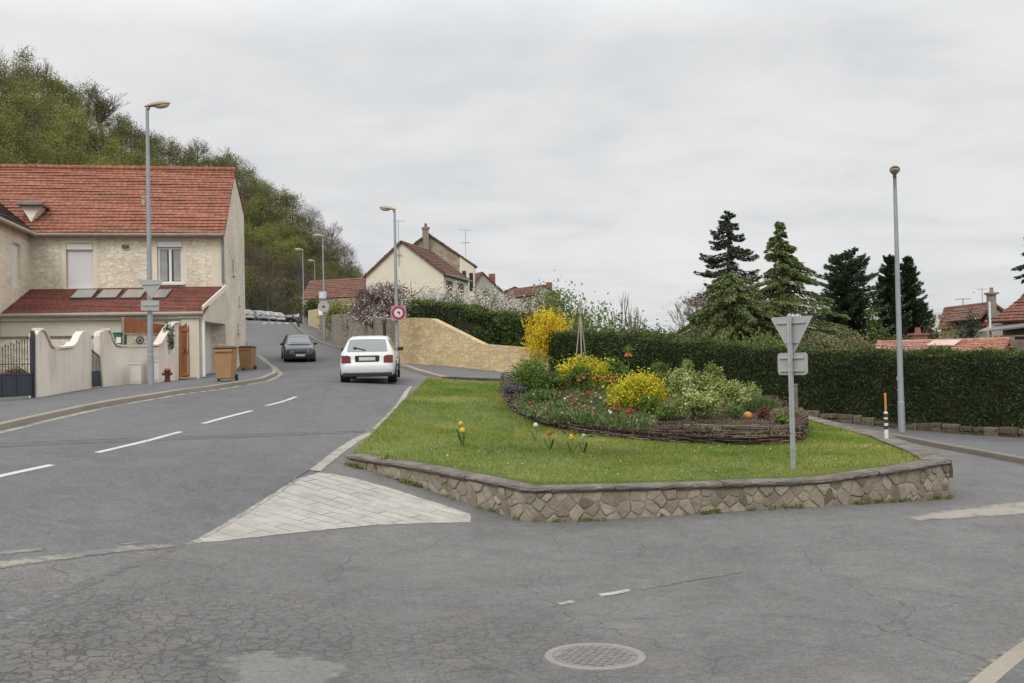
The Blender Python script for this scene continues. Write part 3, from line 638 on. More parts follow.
def rubble_stones(name, path, zb, zt, mat, parent, cw=.235, chh=.125, gap=.007, depth=.14):
    path = [Vector(p) for p in path]; L = [0]
    for a, b in zip(path, path[1:]): L.append(L[-1] + (b.xy - a.xy).length)
    def at(s):
        s = min(max(s, 0), L[-1])
        for i in range(len(path) - 1):
            if s <= L[i+1] + 1e-9 or i == len(path) - 2: k = (s - L[i]) / max(1e-6, L[i+1] - L[i]); d = path[i+1] - path[i]; d.z = 0; d.normalize(); return path[i].lerp(path[i+1], k), Vector((d.y, -d.x, 0))
    n = int(L[-1] / cw); pts = []
    for i in range(n + 1):
        s = (i + .5) * cw; p, o = at(s); h = zt(p, s) - zb(p, s); m = max(1, round(h / chh))
        for j in range(m):
            if random.random() < .10: continue
            pts.append((s + (.25 if j % 2 else -.25) * cw + U(-.18, .18) * cw, (j + .5) / m * h + U(-.07, .07) * h / m))
            if random.random() < .12: pts.append((s + U(-.5, .5) * cw, U(.05, .95) * h))
    mb = MB(); tint = []
    for k, (x, y) in enumerate(pts):
        p, o = at(x); h = zt(p, x) - zb(p, x); poly = [(max(0, x - .6), 0), (min(L[-1], x + .6), 0), (min(L[-1], x + .6), h), (max(0, x - .6), h)]
        for j, (a, b) in enumerate(pts):
            if j == k or abs(a - x) > 1.1: continue
            mx_, my_ = (x + a) / 2, (y + b) / 2; nx_, ny_ = a - x, (b - y); out = []
            for q, r in zip(poly, poly[1:] + poly[:1]):
                dq = (q[0] - mx_) * nx_ + (q[1] - my_) * ny_; dr = (r[0] - mx_) * nx_ + (r[1] - my_) * ny_
                if dq <= 0: out.append(q)
                if dq * dr < 0: tt = dq / (dq - dr); out.append((q[0] + (r[0] - q[0]) * tt, q[1] + (r[1] - q[1]) * tt))
            poly = out
            if len(poly) < 3: break
        if len(poly) < 3: continue
        cx_ = sum(q[0] for q in poly) / len(poly); cy_ = sum(q[1] for q in poly) / len(poly); rad = min(.5, max(.02, (sum(math.hypot(q[0] - cx_, q[1] - cy_) for q in poly) / len(poly))))
        # cut the corners off so that no stone is a clean polygon
        pp = []
        for q, r in zip(poly, poly[1:] + poly[:1]):
            e_ = math.hypot(r[0] - q[0], r[1] - q[1]); c_ = min(.3, .020 / max(e_, .01)); pp += [(q[0] + (r[0] - q[0]) * c_, q[1] + (r[1] - q[1]) * c_), (q[0] + (r[0] - q[0]) * .5 + U(-.008, .008), q[1] + (r[1] - q[1]) * .5 + U(-.008, .008)), (q[0] + (r[0] - q[0]) * (1 - c_), q[1] + (r[1] - q[1]) * (1 - c_))]
        bul = U(-.014, .014); tl = (U(-.04, .04), U(-.04, .04)); n0 = len(mb.f); rings = []
        for kk, dd in ((1 - gap / rad, -depth), (1 - gap / rad, -.02), (1 - (gap + .006) / rad, -.004), (1 - (gap + .016) / rad, .005), (.45, .007)):
            row = []
            for (a, b) in pp:
                xx, yy = cx_ + (a - cx_) * kk, cy_ + (b - cy_) * kk; p, o = at(xx); z0_ = zb(p, xx); row.append(Vector((p.x, p.y, z0_ + yy)) + o * (dd + bul + (xx - cx_) * tl[0] + (yy - cy_) * tl[1] + U(-.0025, .0025)))
            rings.append(row)
        m = len(pp); mb.raw([v for r in rings for v in r], [(i*m+j, i*m+(j+1) % m, (i+1)*m+(j+1) % m, (i+1)*m+j) for i in range(4) for j in range(m)] + [tuple(range(4*m, 5*m))]); tint += [random.random()] * (len(mb.f) - n0)
    o = mb.build(name, mat, parent); a = o.data.attributes.new('tint', 'FLOAT', 'FACE'); a.data.foreach_set('value', tint); return o
Wp = [G(349, 465), G(420, 487), G(530, 521.5), G(680, 515), G(825, 506), G(950, 498)]
Wt = [.775, .66, .455, .44, .43, .53]
e2 = P(888, 437, 22.6); e3 = P(818, 421, 28.2)
back = [Vector((e2.x, e2.y, 0)), Vector((e3.x, e3.y, 0)), Vector((8.1, 31.5, 0)), Vector((5.6, 33.8, 0)), Vector((2.6, 35.0, 0)), Vector((-.6, 34.9, 0)), Vector((-2.35, 33.6, 0))]
Wall = []
seg = [(Vector((p.x, p.y, z))) for p, z in zip(Wp, Wt)]
for i in range(len(seg) - 1): Wall += [seg[i].lerp(seg[i+1], k / 6) for k in range(6)]
Wall.append(seg[-1])
Back = [seg[-1]] + [Vector((q.x, q.y, max(zl(q.x, q.y) + .05, zr(q.x, q.y) + .1))) for q in resample([seg[-1]] + back, .6)[1:]]
ws = thing('stone_wall', 'low rubble stone wall with weathered coping slabs that holds up the grassy island', 'low wall', (0, 16, 0))
rubble_stones('rubble_face', Wall, lambda p, s: zr(p.x, p.y) - .05, lambda p, s: p.z - .066, M['stone'], ws)
mb = MB(); sweep(mb, [q - Vector((0, 0, q.z)) for q in Wall], [(.012, -.2), (.012, .0), (.30, .0), (.30, -.2)])
n = len(Wall); m = 4
for i in range(n):                                   # mortar core follows the ground below and the coping above
    g = zr(Wall[i].x, Wall[i].y)
    for k, z in enumerate((g - .2, Wall[i].z - .066, Wall[i].z - .066, g - .2)): v = mb.v[i*m+k]; mb.v[i*m+k] = (v[0], v[1], z)
mb.build('core', M['mortar'], ws)
def slabs(path, lo, hi, name, parent, th=.062, out=.045, inn=.33):
    L = [0]; 
    for a, b in zip(path, path[1:]): L.append(L[-1] + (b - a).length)
    def at(s):
        for i in range(len(path) - 1):
            if s <= L[i+1] + 1e-6: return path[i].lerp(path[i+1], min(1, max(0, (s - L[i]) / (L[i+1] - L[i]))))
        return path[-1].copy()
    mbc = MB(); s = 0.0
    while s < L[-1] - .05:
        e = min(L[-1], s + U(lo, hi)); e = L[-1] if L[-1] - e < .4 else e; k = max(2, int((e - s) / .12)); pts = [at(s + .004 + (e - s - .008) * i / k) for i in range(k + 1)]
        dz = U(-.006, .006); o2 = out + U(-.012, .014)
        pr = [(-o2, -th), (-o2 - .006, -th*.6), (-o2 + .004, -.02), (-o2 + .022, 0), (0.1, .006), (inn, .004), (inn, -th)]
        mbp = MB(); sweep(mbp, [q + Vector((0, 0, dz)) for q in pts], pr)
        for i, v in enumerate(mbp.v):
            if i % 7 < 5: mbp.v[i] = (v[0] + U(-.006, .006), v[1] + U(-.008, .008), v[2] + U(-.004, .004))
        mbc.raw(mbp.v, mbp.f); s = e
    return mbc.build(name, M['coping'], parent)
slabs(Wall, .9, 1.7, 'coping', ws)
kb = thing('stone_kerb', 'flat concrete edging along the back of the grassy island beside the side street', 'kerb', (9, 23, 0))
slabs(Back, .8, 1.2, 'edging', kb, .3, .05, .42)

# ------------------------------------------------------------------ lawn
def inward(path, d):
    out = []
    for i, q in enumerate(path):
        tt = path[min(i + 1, len(path) - 1)] - path[max(i - 1, 0)]; tt.z = 0; tt.normalize(); out.append(q + Vector((-tt.y, tt.x, 0)) * d)
    return out
li = inward(Wall + Back[1:], .30)
left_edge = [GL(428, 378.5), GL(414, 391), GL(400, 404), GL(385, 420), GL(368, 437), GL(353, 452)]
lawn_poly = V2(li) + V2(left_edge)
t = NT('turf'); p = t.pos(); a = t.noise(p, 1.0, 5, .65); f = t.noise(p, 22, 3, .7)
c = t.ramp(a, [(0.3, (0.075, 0.115, 0.020)), (0.5, (0.105, 0.145, 0.027)), (0.7, (0.145, 0.165, 0.040))]); c = t.mix(1.0, c, t.ramp(f, [(0.3, .6), (0.7, 1.25)]), 'MULTIPLY')
sheet('lawn', lawn_poly, lawn_s, 0.0, t.out(t.pr(c, .95, t.bump(f, .8, .03))), 0.6, kind='structure', skirt=.9)
N = 120000
q = scatter(lawn_poly, N); z = lawn_s.ev(q[:, 0], q[:, 1])
def vnoise(x, y, s, seed=0):
    r = np.random.default_rng(seed); g = r.random((64, 64)); u = (x * s) % 63; v = (y * s) % 63; i = u.astype(int); j = v.astype(int); fu = u - i; fv = v - j
    fu = fu*fu*(3-2*fu); fv = fv*fv*(3-2*fv); return (g[i, j]*(1-fu) + g[i+1, j]*fu)*(1-fv) + (g[i, j+1]*(1-fu) + g[i+1, j+1]*fu)*fv
tall = .6 + .8 * vnoise(q[:, 0], q[:, 1], 1.1, 1) ** 2
ang = rng.uniform(0, 2*pi, N); wd = rng.uniform(.006, .013, N); h = rng.uniform(.03, .07, N) * tall; lean = rng.normal(size=(N, 2)) * .028
b0 = np.stack([q[:, 0] - np.cos(ang)*wd, q[:, 1] - np.sin(ang)*wd, z - .005], 1); b1 = np.stack([q[:, 0] + np.cos(ang)*wd, q[:, 1] + np.sin(ang)*wd, z - .005], 1)
tp = np.stack([q[:, 0] + lean[:, 0], q[:, 1] + lean[:, 1], z + h], 1)
tn = np.clip(.45 * rng.random(N) + .95 * vnoise(q[:, 0], q[:, 1], .6, 2) - .17 + .25 * (vnoise(q[:, 0], q[:, 1], 2.6, 4) - .5), 0, 1)
M['grass'] = leafmat('grass_blades', [(0.068, 0.104, 0.015), (0.104, 0.148, 0.020), (0.152, 0.188, 0.030), (0.22, 0.22, 0.060), (0.28, 0.255, 0.11)], .3, .6, .8)
np_mesh('grass', np.stack([b0, b1, tp], 1).reshape(-1, 3), 3, M['grass'], kind='stuff', tint=tn)
# white daisies in the turf: tiny, uncountable
q = scatter(lawn_poly, 380); q = q[vnoise(q[:, 0], q[:, 1], .5, 7) > .48]; z = lawn_s.ev(q[:, 0], q[:, 1]) + .05
M['white_petal'] = plain('white_petals', (0.70, 0.68, 0.60), .7, .08)
np_mesh('daisy_flowers', leafquads(np.stack([q[:, 0], q[:, 1], z], 1), .022, .022, np.tile((1., 0, 0), (len(q), 1)), .8, np.tile((0, 1., 0), (len(q), 1))), 4, M['white_petal'], kind='stuff')
# bare strip between the road band and the turf, weeds along the foot of the wall
on_road('verge_strip', [(432, 378.5), (413, 386.5), (405, 401), (393, 416), (374, 434), (344, 456.5), (350, 461), (360, 452), (390, 420), (407, 403), (436, 380)], 0.013, concrete('gravelly_verge', (0.165, 0.148, 0.12), .35, 2.0, .08), 0.1)
pw = []
for i in range(420):
    k = random.random(); s = k * (len(Wall) - 1); i0 = int(s); q = Wall[i0].lerp(Wall[min(i0 + 1, len(Wall) - 1)], s - i0)
    if random.random() > (.9 if vnoise(np.array([q.x*3]), np.array([q.y*3]), .8, 3)[0] > .55 else .12): continue
    d = Wall[min(i0 + 1, len(Wall) - 1)] - Wall[i0]; d.z = 0; d = d.normalized() if d.length > 0 else Vector((1, 0, 0)); o = Vector((d.y, -d.x, 0)) * U(.03, .10)
    g = q + o; g.z = zr(g.x, g.y)
    for _ in range(9): pw.append((g.x + U(-.05, .05), g.y + U(-.04, .04), g.z + U(.005, .05)))
M['weed'] = leafmat('weeds', [(0.05, 0.075, 0.02), (0.10, 0.12, 0.035), (0.14, 0.13, 0.05)], .2)
np_mesh('weeds', leafquads(np.array(pw), .06, .022, np.tile((0, 0, 1.), (len(pw), 1)), .8), 4, M['weed'], kind='stuff', tint=rng.random(len(pw)))
g = G(386, 474); shrub('weed_tuft', 'small tuft of weeds growing at the foot of the stone wall by the white triangle', 'weed', g, (.2, .12, .17), M['weed'], 160, .09, 8, up=1, jit=.7, asp=.3, stems=4)

# ------------------------------------------------------------------ flower bed with its wattle edging
fr = [GL(*a) for a in [(503, 386), (504, 397), (511, 408), (524, 417), (545, 426), (580, 433), (620, 438), (660, 441.5), (700, 443.5), (750, 445), (790, 443.5), (804, 438)]]
bk = [Vector((7.35, 25.6, 0)), Vector((6.9, 28.2, 0)), Vector((5.4, 30.3, 0)), Vector((3.4, 31.3, 0)), Vector((1.4, 31.6, 0)), Vector((.2, 31.2, 0))]
oval = spline([Vector((p.x, p.y, 0)) for p in fr + bk], 8, closed=True)
oc = Vector((3.4, 26, 0))
def ein(x, y):                                        # 0 on the rim, grows towards the middle
    best = 1e9
    for q in oval[::4]: best = min(best, (q.x - x) ** 2 + (q.y - y) ** 2)
    return sqrt(best)
def zsoil(x, y): return zl(x, y) + .20 + .34 * min(1, ein(x, y) / 2.6) ** .8
sp = [(oc.x + (q.x - oc.x) * .985, oc.y + (q.y - oc.y) * .985) for q in oval[::2]]
sheet('bed_soil', sp, zsoil, 0.0, M['soil'], 0.4, kind='structure', skirt=.3)
wt = thing('wattle_edging', 'low woven hazel wattle edging curved round the flower bed', 'wattle fence', (oc.x, oc.y, zl(oc.x, oc.y)))
ring = resample(oval + [oval[0]], .11)[:-1]; nr = len(ring)
t = NT('hazel_rods'); pa = t.pos(); g1 = t.noise(pa, 5, 5, .7)
M['hazel'] = t.out(t.pr(t.ramp(g1, [(0.3, (0.030, 0.021, 0.016)), (0.55, (0.085, 0.058, 0.042)), (0.75, (0.19, 0.145, 0.11))]), .85, t.bump(g1, .5, .01)))
HZ = [M['hazel']] + [plain('hazel_%s' % n_, c_, .85, .35, 6, bump=.4) for n_, c_ in (('dark', (0.035, 0.022, 0.017)), ('pale', (0.165, 0.12, 0.088)), ('red', (0.095, 0.05, 0.036)))]
wv = MB()
for lay in range(9):
    s0 = 0
    while s0 < nr:
        ln = random.randint(12, 26); pts = []; ph = random.choice((0, 1)); r0 = U(.015, .028); dr = U(-.05, .05); zz = .03 + lay * .040 + U(-.012, .012)
        for k in range(ln + 1):
            i = (s0 + k) % nr; q = ring[i]; d = ring[(i+1) % nr] - ring[i-1]; d.normalize(); o = Vector((d.y, -d.x, 0))
            off = .042 * cos(pi * (i / 4 + ph + lay)) + U(-.014, .014)
            pts.append(q + o * off + Vector((0, 0, zl(q.x, q.y) + zz + dr * (k / ln) + U(-.006, .006))))
        wv.mi = random.randint(0, 3); wv.tube(pts, [r0 * (1 - .5 * k / ln) for k in range(ln + 1)], 5); s0 += ln - random.randint(2, 5)
wv.build('weave', HZ, wt, smooth=True)
for i in range(0, nr, 8):
    q = ring[i]; b = Vector((q.x, q.y, zl(q.x, q.y))); mb = MB(); mb.tube([b - Vector((0, 0, .1)), b + Vector((U(-.01, .01), U(-.01, .01), .36 + U(0, .07)))], [.019, .016], 6); mb.build('stake', M['hazel'], wt)

# ---- planting
def soil_at(px, py, D):
    p = P(px, py, D); return Vector((p.x, p.y, zsoil(p.x, p.y)))
def GS(px, py): return hit(px, py, lambda x, y: zsoil(x, y))
M['lush'] = leafmat('fresh_green_leaves', [(0.028, 0.05, 0.012), (0.06, 0.10, 0.018), (0.11, 0.165, 0.03), (0.18, 0.22, 0.045)])
M['bluegreen'] = leafmat('bulb_leaves', [(0.030, 0.050, 0.016), (0.056, 0.092, 0.026), (0.090, 0.135, 0.040), (0.135, 0.175, 0.070)])
M['golden'] = leafmat('golden_leaves', [(0.075, 0.10, 0.016), (0.21, 0.215, 0.018), (0.43, 0.37, 0.020), (0.58, 0.46, 0.026)], .2)
M['varieg'] = leafmat('cream_edged_leaves', [(0.05, 0.08, 0.020), (0.12, 0.16, 0.042), (0.28, 0.31, 0.11), (0.46, 0.46, 0.23)])
M['slate'] = leafmat('grey_leaves', [(0.035, 0.035, 0.037), (0.085, 0.085, 0.085), (0.15, 0.15, 0.145)])
M['purple'] = leafmat('purple_leaves', [(0.05, 0.02, 0.018), (0.11, 0.045, 0.033), (0.17, 0.08, 0.05)])
b = soil_at(532, 400, 25.5); shrub('garden_shrub', 'bushy fresh green shrub at the west end of the flower bed', 'shrub', b, (.72, .6, .50), M['lush'], 3800, .085, 18, asp=.45)
b = soil_at(516, 403, 25); shrub('garden_shrub', 'small grey leaved shrub just inside the wattle beside the bushy green shrub', 'shrub', b, (.30, .3, .24), M['slate'], 900, .07, 9)
b = soil_at(557, 402, 26); shrub('garden_shrub', 'low dark green shrub between the bushy green shrub and the golden one', 'shrub', b, (.45, .4, .3), leafmat('dark_bed_leaves', [(0.02, 0.038, 0.014), (0.045, 0.07, 0.02), (0.08, 0.11, 0.03)]), 1500, .075, 10)
b = soil_at(585, 394, 26.5); shrub('golden_shrub', 'rounded golden yellow shrub under the tripod of poles', 'shrub', b, (.74, .60, .47), M['golden'], 5600, .075, 20, asp=.5)
b = soil_at(580, 398, 25.6); shrub('garden_shrub', 'small mid green shrub in front of the golden shrub under the tripod', 'shrub', b, (.40, .3, .36), M['lush'], 1600, .07, 9)
b = soil_at(563, 399, 25.8); shrub('golden_shrub', 'small golden yellow shrublet to the side of the green shrub under the tripod', 'shrub', b, (.18, .16, .24), M['golden'], 600, .06, 7)
b = soil_at(637, 424, 22.6); shrub('golden_shrub', 'spreading gold and lime shrub in the middle of the bed beside the cream edged bushes', 'shrub', b, (.70, .56, .44), M['golden'], 6400, .075, 20, spread=.38)
b = soil_at(648, 426, 22.1); shrub('garden_shrub', 'small lime green shrub at the foot of the spreading golden one', 'shrub', b, (.34, .28, .26), leafmat('lime_leaves', [(0.05, 0.085, 0.014), (0.11, 0.155, 0.02), (0.20, 0.23, 0.03)]), 1400, .065, 9)
b = soil_at(694, 431, 21.7)
tv = thing('variegated_shrub', 'tall cream edged variegated bush, the biggest plant of the bed', 'shrub', b)
pts = []; tn_ = []
for (dx, dz, rx, rz, nn) in [(0, .36, .50, .36, 2600), (-.18, .80, .34, .36, 2300), (.32, .32, .40, .30, 1700), (-.10, 1.06, .17, .20, 600), (.16, .72, .26, .28, 1000)]:
    q, tt = blob(nn, (rx, rx * .8, rz), 11, .33); pts.append(q + np.array((dx, U(-.08, .08), dz))); tn_.append(tt)
q = np.concatenate(pts) + np.array(b); np_mesh('foliage', leafquads(q, .07, .036), 4, M['varieg'], tv, tint=np.concatenate(tn_)); mb = MB(); twigs(mb, b, (.4, .4), 1.1, 9); mb.build('stem', TWIG, tv)
b = soil_at(726, 424, 23.2)
tv = thing('variegated_shrub', 'smaller pointed cream edged variegated bush behind the tall one', 'shrub', b)
pts = []; tn_ = []
for (dx, dz, rx, rz, nn) in [(0, .32, .46, .32, 2200), (-.26, .72, .26, .34, 1700), (.18, .42, .34, .28, 1300)]:
    q, tt = blob(nn, (rx, rx * .8, rz), 11, .33); pts.append(q + np.array((dx, U(-.08, .08), dz))); tn_.append(tt)
q = np.concatenate(pts) + np.array(b); np_mesh('foliage', leafquads(q, .07, .036), 4, M['varieg'], tv, tint=np.concatenate(tn_)); mb = MB(); twigs(mb, b, (.4, .4), .9, 8); mb.build('stem', TWIG, tv)
b = soil_at(764, 428, 22.4); shrub('garden_shrub', 'low red brown shrub beside the orange ball', 'shrub', b, (.20, .18, .15), M['purple'], 800, .06, 8)
b = soil_at(757, 414, 24.4); shrub('garden_shrub', 'blue green clump of bulb leaves behind the orange ball', 'shrub', b, (.62, .3, .17), M['bluegreen'], 900, .20, 10, up=1, jit=.45, asp=.14)
b = soil_at(786, 428, 23.4); shrub('garden_shrub', 'loose flowering clump at the east tip of the bed by the grey post', 'shrub', b, (.42, .3, .13), leafmat('pale_flowering', [(0.08, 0.10, 0.04), (0.13, 0.13, 0.06), (0.20, 0.13, 0.11), (0.42, 0.38, 0.30)]), 900, .06, 12)
b = soil_at(760, 418, 25.6); shrub('garden_shrub', 'reddish leaved clump at the back of the bed near the hedge', 'shrub', b, (.85, .3, .20), leafmat('reddish_leaves', [(0.06, 0.055, 0.03), (0.12, 0.075, 0.05), (0.20, 0.10, 0.085)]), 1300, .07, 12)
b = soil_at(668, 406, 25.5); shrub('garden_shrub', 'green plant with rusty flowers between the golden and the variegated bushes', 'shrub', b, (.55, .4, .36), leafmat('rusty_flowering', [(0.04, 0.07, 0.02), (0.08, 0.11, 0.03), (0.12, 0.12, 0.035), (0.30, 0.10, 0.03)]), 1600, .08, 12)
b = soil_at(611, 398, 26.6); shrub('garden_shrub', 'upright leafy green plant behind the row of orange crown imperials', 'shrub', b, (.5, .35, .42), M['lush'], 1700, .09, 12)
for (px, py, D, rx, rz, m_, nn, lab) in ((668, 432, 21.6, .30, .16, 'lush', 700, 'low green cushion between the spreading golden shrub and the tall variegated bush'), (735, 431, 22.0, .26, .13, 'bluegreen', 500, 'low blue green cushion in front of the smaller variegated bush'), (783, 434, 22.2, .22, .12, 'lush', 420, 'low green tuft near the wattle by the red brown shrub'), (745, 411, 26.0, .5, .3, 'varieg', 1200, 'pale leafy clump behind the smaller variegated bush'), (660, 399, 27.0, .4, .42, 'lush', 1200, 'upright green plant at the back of the bed behind the rusty flowers'), (540, 408, 24.0, .5, .22, 'bluegreen', 1200, 'spreading blue green clump under the bushy green shrub')):
    b = soil_at(px, py, D); shrub('garden_shrub', lab, 'shrub', b, (rx, rx * .8, rz), M[m_], nn, .07, 10)
# the mat of bulb leaves along the front of the bed: ground cover
pts = []
for i in range(5200):
    px, py = U(520, 646), U(398, 431)
    if py > 424 + (px - 560) * .08 or py > 409 + (px - 515) * .45: continue
    pts.append((px, py))
base = [GS(*a) for a in pts[::6]]
c = []; 
for g in base:
    k = random.randint(5, 9)
    for _ in range(k): c.append((g.x + U(-.12, .12), g.y + U(-.16, .16), g.z + U(.04, .19)))
np_mesh('bulb_foliage', leafquads(np.array(c), .17, .030, np.tile((0, 0, 1.), (len(c), 1)), .6), 4, M['bluegreen'], kind='stuff', tint=rng.random(len(c)))
c = [(g.x + U(-.25, .25), g.y + U(-.2, .2), g.z + U(.02, .2)) for g in base for _ in range(9)]
np_mesh('ground_cover', leafquads(np.array(c), .075, .045), 4, leafmat('low_cover', [(0.04, 0.055, 0.02), (0.07, 0.10, 0.032), (0.11, 0.125, 0.05), (0.18, 0.15, 0.10), (0.24, 0.21, 0.17)]), kind='stuff', tint=rng.random(len(c)))
pts = [(U(650, 800), U(412, 437)) for _ in range(900)]
c = []
for a in pts:
    g = GS(*a)
    if vnoise(np.array([g.x * 1.5]), np.array([g.y * 1.5 + 5]), 1.0, 21)[0] > .52 and ein(g.x, g.y) > .35:
        for _ in range(3): c.append((g.x + U(-.1, .1), g.y + U(-.1, .1), g.z + U(.005, .06)))
np_mesh('ground_cover', leafquads(np.array(c), .05, .03), 4, leafmat('low_weeds', [(0.05, 0.05, 0.025), (0.09, 0.095, 0.04), (0.13, 0.10, 0.06), (0.20, 0.15, 0.10)]), kind='stuff', tint=rng.random(len(c)))
c = [(g.x + U(-.04, .04), g.y + U(-.04, .04), g.z + U(0, .03)) for g in (GS(U(560, 800), U(412, 438)) for _ in range(1900)) if ein(g.x, g.y) > .3]
np_mesh('bark_litter', leafquads(np.array(c), .055, .022), 4, leafmat('litter', [(0.02, 0.013, 0.009), (0.05, 0.033, 0.022), (0.11, 0.08, 0.055)], .05), kind='stuff', tint=rng.random(len(c)))
# ---- flowers
STEM = plain('flower_stem', (0.07, 0.12, 0.03), .7)
def tulip(col_mat, label, h=.36, s=1.0):
    r = thing('tulip', label, 'tulip', (0, 0, 0)); mb = MB(); mb.tube([(0, 0, -.03), (.006, .004, h * .5), (0, 0, h)], [.006, .005, .005], 6); mb.build('stem', STEM, r)
    for k in range(2):
        a = k * 2.6 + .4; mb = MB(); d = Vector((cos(a), sin(a), 0)); q = Vector((-sin(a), cos(a), 0)); pr = [(0, .004, 0), (.05, .022, .09), (.09, .022, .17), (.13, .012, .22), (.16, .001, .22)]
        for (x0, w0, z0), (x1, w1, z1) in zip(pr, pr[1:]): mb.face([d*x0 - q*w0 + Vector((0, 0, z0)), d*x1 - q*w1 + Vector((0, 0, z1)), d*x1 + q*w1 + Vector((0, 0, z1)), d*x0 + q*w0 + Vector((0, 0, z0))])
        mb.build('leaf', M['bluegreen'], r)
    mb = MB()
    for k in range(6):
        a = k * pi / 3; ro = .036 * s if k % 2 else .031 * s; d = Vector((cos(a), sin(a), 0)); q = Vector((-sin(a), cos(a), 0)); pr = [(.004, .006, 0), (.85*ro, .022*s, .018*s), (ro, .026*s, .045*s), (.82*ro, .017*s, .070*s), (.55*ro, .002, .086*s)]
        for (x0, w0, z0), (x1, w1, z1) in zip(pr, pr[1:]): mb.face([d*x0 - q*w0 + Vector((0, 0, h + z0)), d*x1 - q*w1 + Vector((0, 0, h + z1)), d*x1 + q*w1 + Vector((0, 0, h + z1)), d*x0 + q*w0 + Vector((0, 0, h + z0))])
    mb.build('bloom', col_mat, r); return r
PET = {k: plain(k + '_petals', c, .55, .1, 20) for k, c in dict(yellow=(0.72, 0.50, 0.02), white=(0.72, 0.69, 0.55), orange=(0.58, 0.16, 0.035), red=(0.36, 0.035, 0.03), pink=(0.42, 0.22, 0.24)).items()}
def lawn_tulip(mat, label, px, py, s=1.35, h=.34):
    s *= .82; h *= .82; g = GL(px, py + 12.5); r = tulip(PET[mat], label, h, s); place(r, g, U(0, 6)); return r
lawn_tulip('yellow', 'bright yellow tulip alone in the turf left of the bed', 461, 427.5, 1.25); 
g = GL(463, 446.5); place(tulip(PET['yellow'], 'shorter yellow tulip close beside the lone bright yellow one in the turf', .25, 1.25), g, 1)
lawn_tulip('white', 'cream tulip in the turf in front of the wattle', 536, 429, 1.35)
lawn_tulip('orange', 'orange tulip in the turf in front of the wattle', 550, 438, 1.45)
lawn_tulip('yellow', 'golden yellow tulip between the orange and the white one in front of the wattle', 572, 443, 1.5)
lawn_tulip('white', 'pure white tulip beside the golden yellow one in front of the wattle', 584, 441.5, 1.3)
protoW = tulip(PET['white'], 'white tulip among the bulb leaves along the front of the flower bed', .32, 1.15); protoR = tulip(PET['red'], 'dark red tulip among the bulb leaves along the front of the flower bed', .32, 1.15); protoP = tulip(PET['pink'], 'pink tulip among the bulb leaves along the front of the flower bed', .32, 1.1)
cnt = {0: 0, 1: 0, 2: 0}; pr_ = [protoW, protoR, protoP]
for i in range(84):
    for _ in range(50):
        px, py = U(525, 645), U(402, 429)
        if py < 409 + (px - 515) * .4 and py < 424 + (px - 560) * .06: break
    k = random.choice([0, 2, 2, 1, 1, 1]); o = pr_[k] if cnt[k] == 0 else copy_tree(pr_[k]); cnt[k] += 1
    place(o, GS(px, py), U(0, 6), U(.42, .74)); o['group'] = ['white tulips in the bed', 'dark red tulips in the bed', 'pink tulips in the bed'][k]
def crown_imperial():
    r = thing('crown_imperial', 'orange crown imperial in the row in front of the golden shrub', 'flower', (0, 0, 0), 0, 'orange crown imperials in the row'); h = .66
    mb = MB(); mb.tube([(0, 0, -.03), (.01, 0, h * .5), (0, 0, h)], [.010, .009, .008], 6); mb.build('stem', STEM, r)
    mb = MB()
    for k in range(6):
        a = k * pi / 3; d = Vector((cos(a), sin(a), 0)); top = Vector((0, 0, h)) + d * .03; bot = top + d * .022 - Vector((0, 0, .07)); mb.tube([top, top.lerp(bot, .4), bot], [.006, .015, .019], 7)
    mb.build('bloom', plain('imperial_bells', (0.52, 0.12, 0.035), .6, .15, 20), r)
    c = np.array([(U(-.07, .07), U(-.07, .07), h + U(.02, .09)) for _ in range(26)]); np_mesh('leaf_tuft', leafquads(c, .15, .026, np.tile((0, 0, .6), (26, 1)), 1.0), 4, M['lush'], r, tint=rng.random(26))
    c = np.array([(U(-.03, .03), U(-.03, .03), U(.05, .32)) for _ in range(30)]); np_mesh('leaf', leafquads(c, .18, .03, np.tile((0, 0, 1.), (30, 1)), .9), 4, M['lush'], r, tint=rng.random(30)); return r
ci = crown_imperial()
for i, (px, py) in enumerate([(579, 389), (584, 388), (588, 387.5), (594, 388.5), (599, 388), (604, 387), (609, 388), (614, 388.5), (620, 388), (612, 384)]):
    o = ci if i == 0 else copy_tree(ci); place(o, soil_at(px, py, 25.0 + (i % 3) * .25), U(0, 6), U(.62, .88))
o = copy_tree(ci); b = soil_at(629, 390, 27.2); place(o, b, 1, 1.55, 'tall single crown imperial with a green tuft standing against the dark hedge'); del o['group']
o = copy_tree(ci); b = soil_at(611, 384, 27.0); place(o, b, 2, 1.1, 'crown imperial half hidden behind the upright leafy plant'); del o['group']
b = soil_at(748, 427.5, 22.3); mb = MB(); bmx = bmesh.new(); bmesh.ops.create_uvsphere(bmx, u_segments=20, v_segments=12, radius=.095)
for v in bmx.verts: v.co = v.co * (1 + .02 * cos(8 * atan2(v.co.y, v.co.x)))
bmx.verts.index_update(); mb.raw([b + Vector((0, 0, .07)) + v.co for v in bmx.verts], [[v.index for v in f.verts] for f in bmx.faces]); bmx.free();
o = mb.build('garden_ball', plain('orange_ball', (0.48, 0.20, 0.05), .6, .15, 12), smooth=True); tag(o, 'round orange ball lying on the soil of the flower bed', 'garden ball')
b = soil_at(582, 388, 28.0); tp = thing('pole_tripod', 'tripod of slim wooden poles tied at the top above the golden shrub', 'plant support', b)
apex = b + Vector((0, 0, 2.05)); POLE = plain('grey_poles', (0.34, 0.31, 0.26), .85, .25, 8)
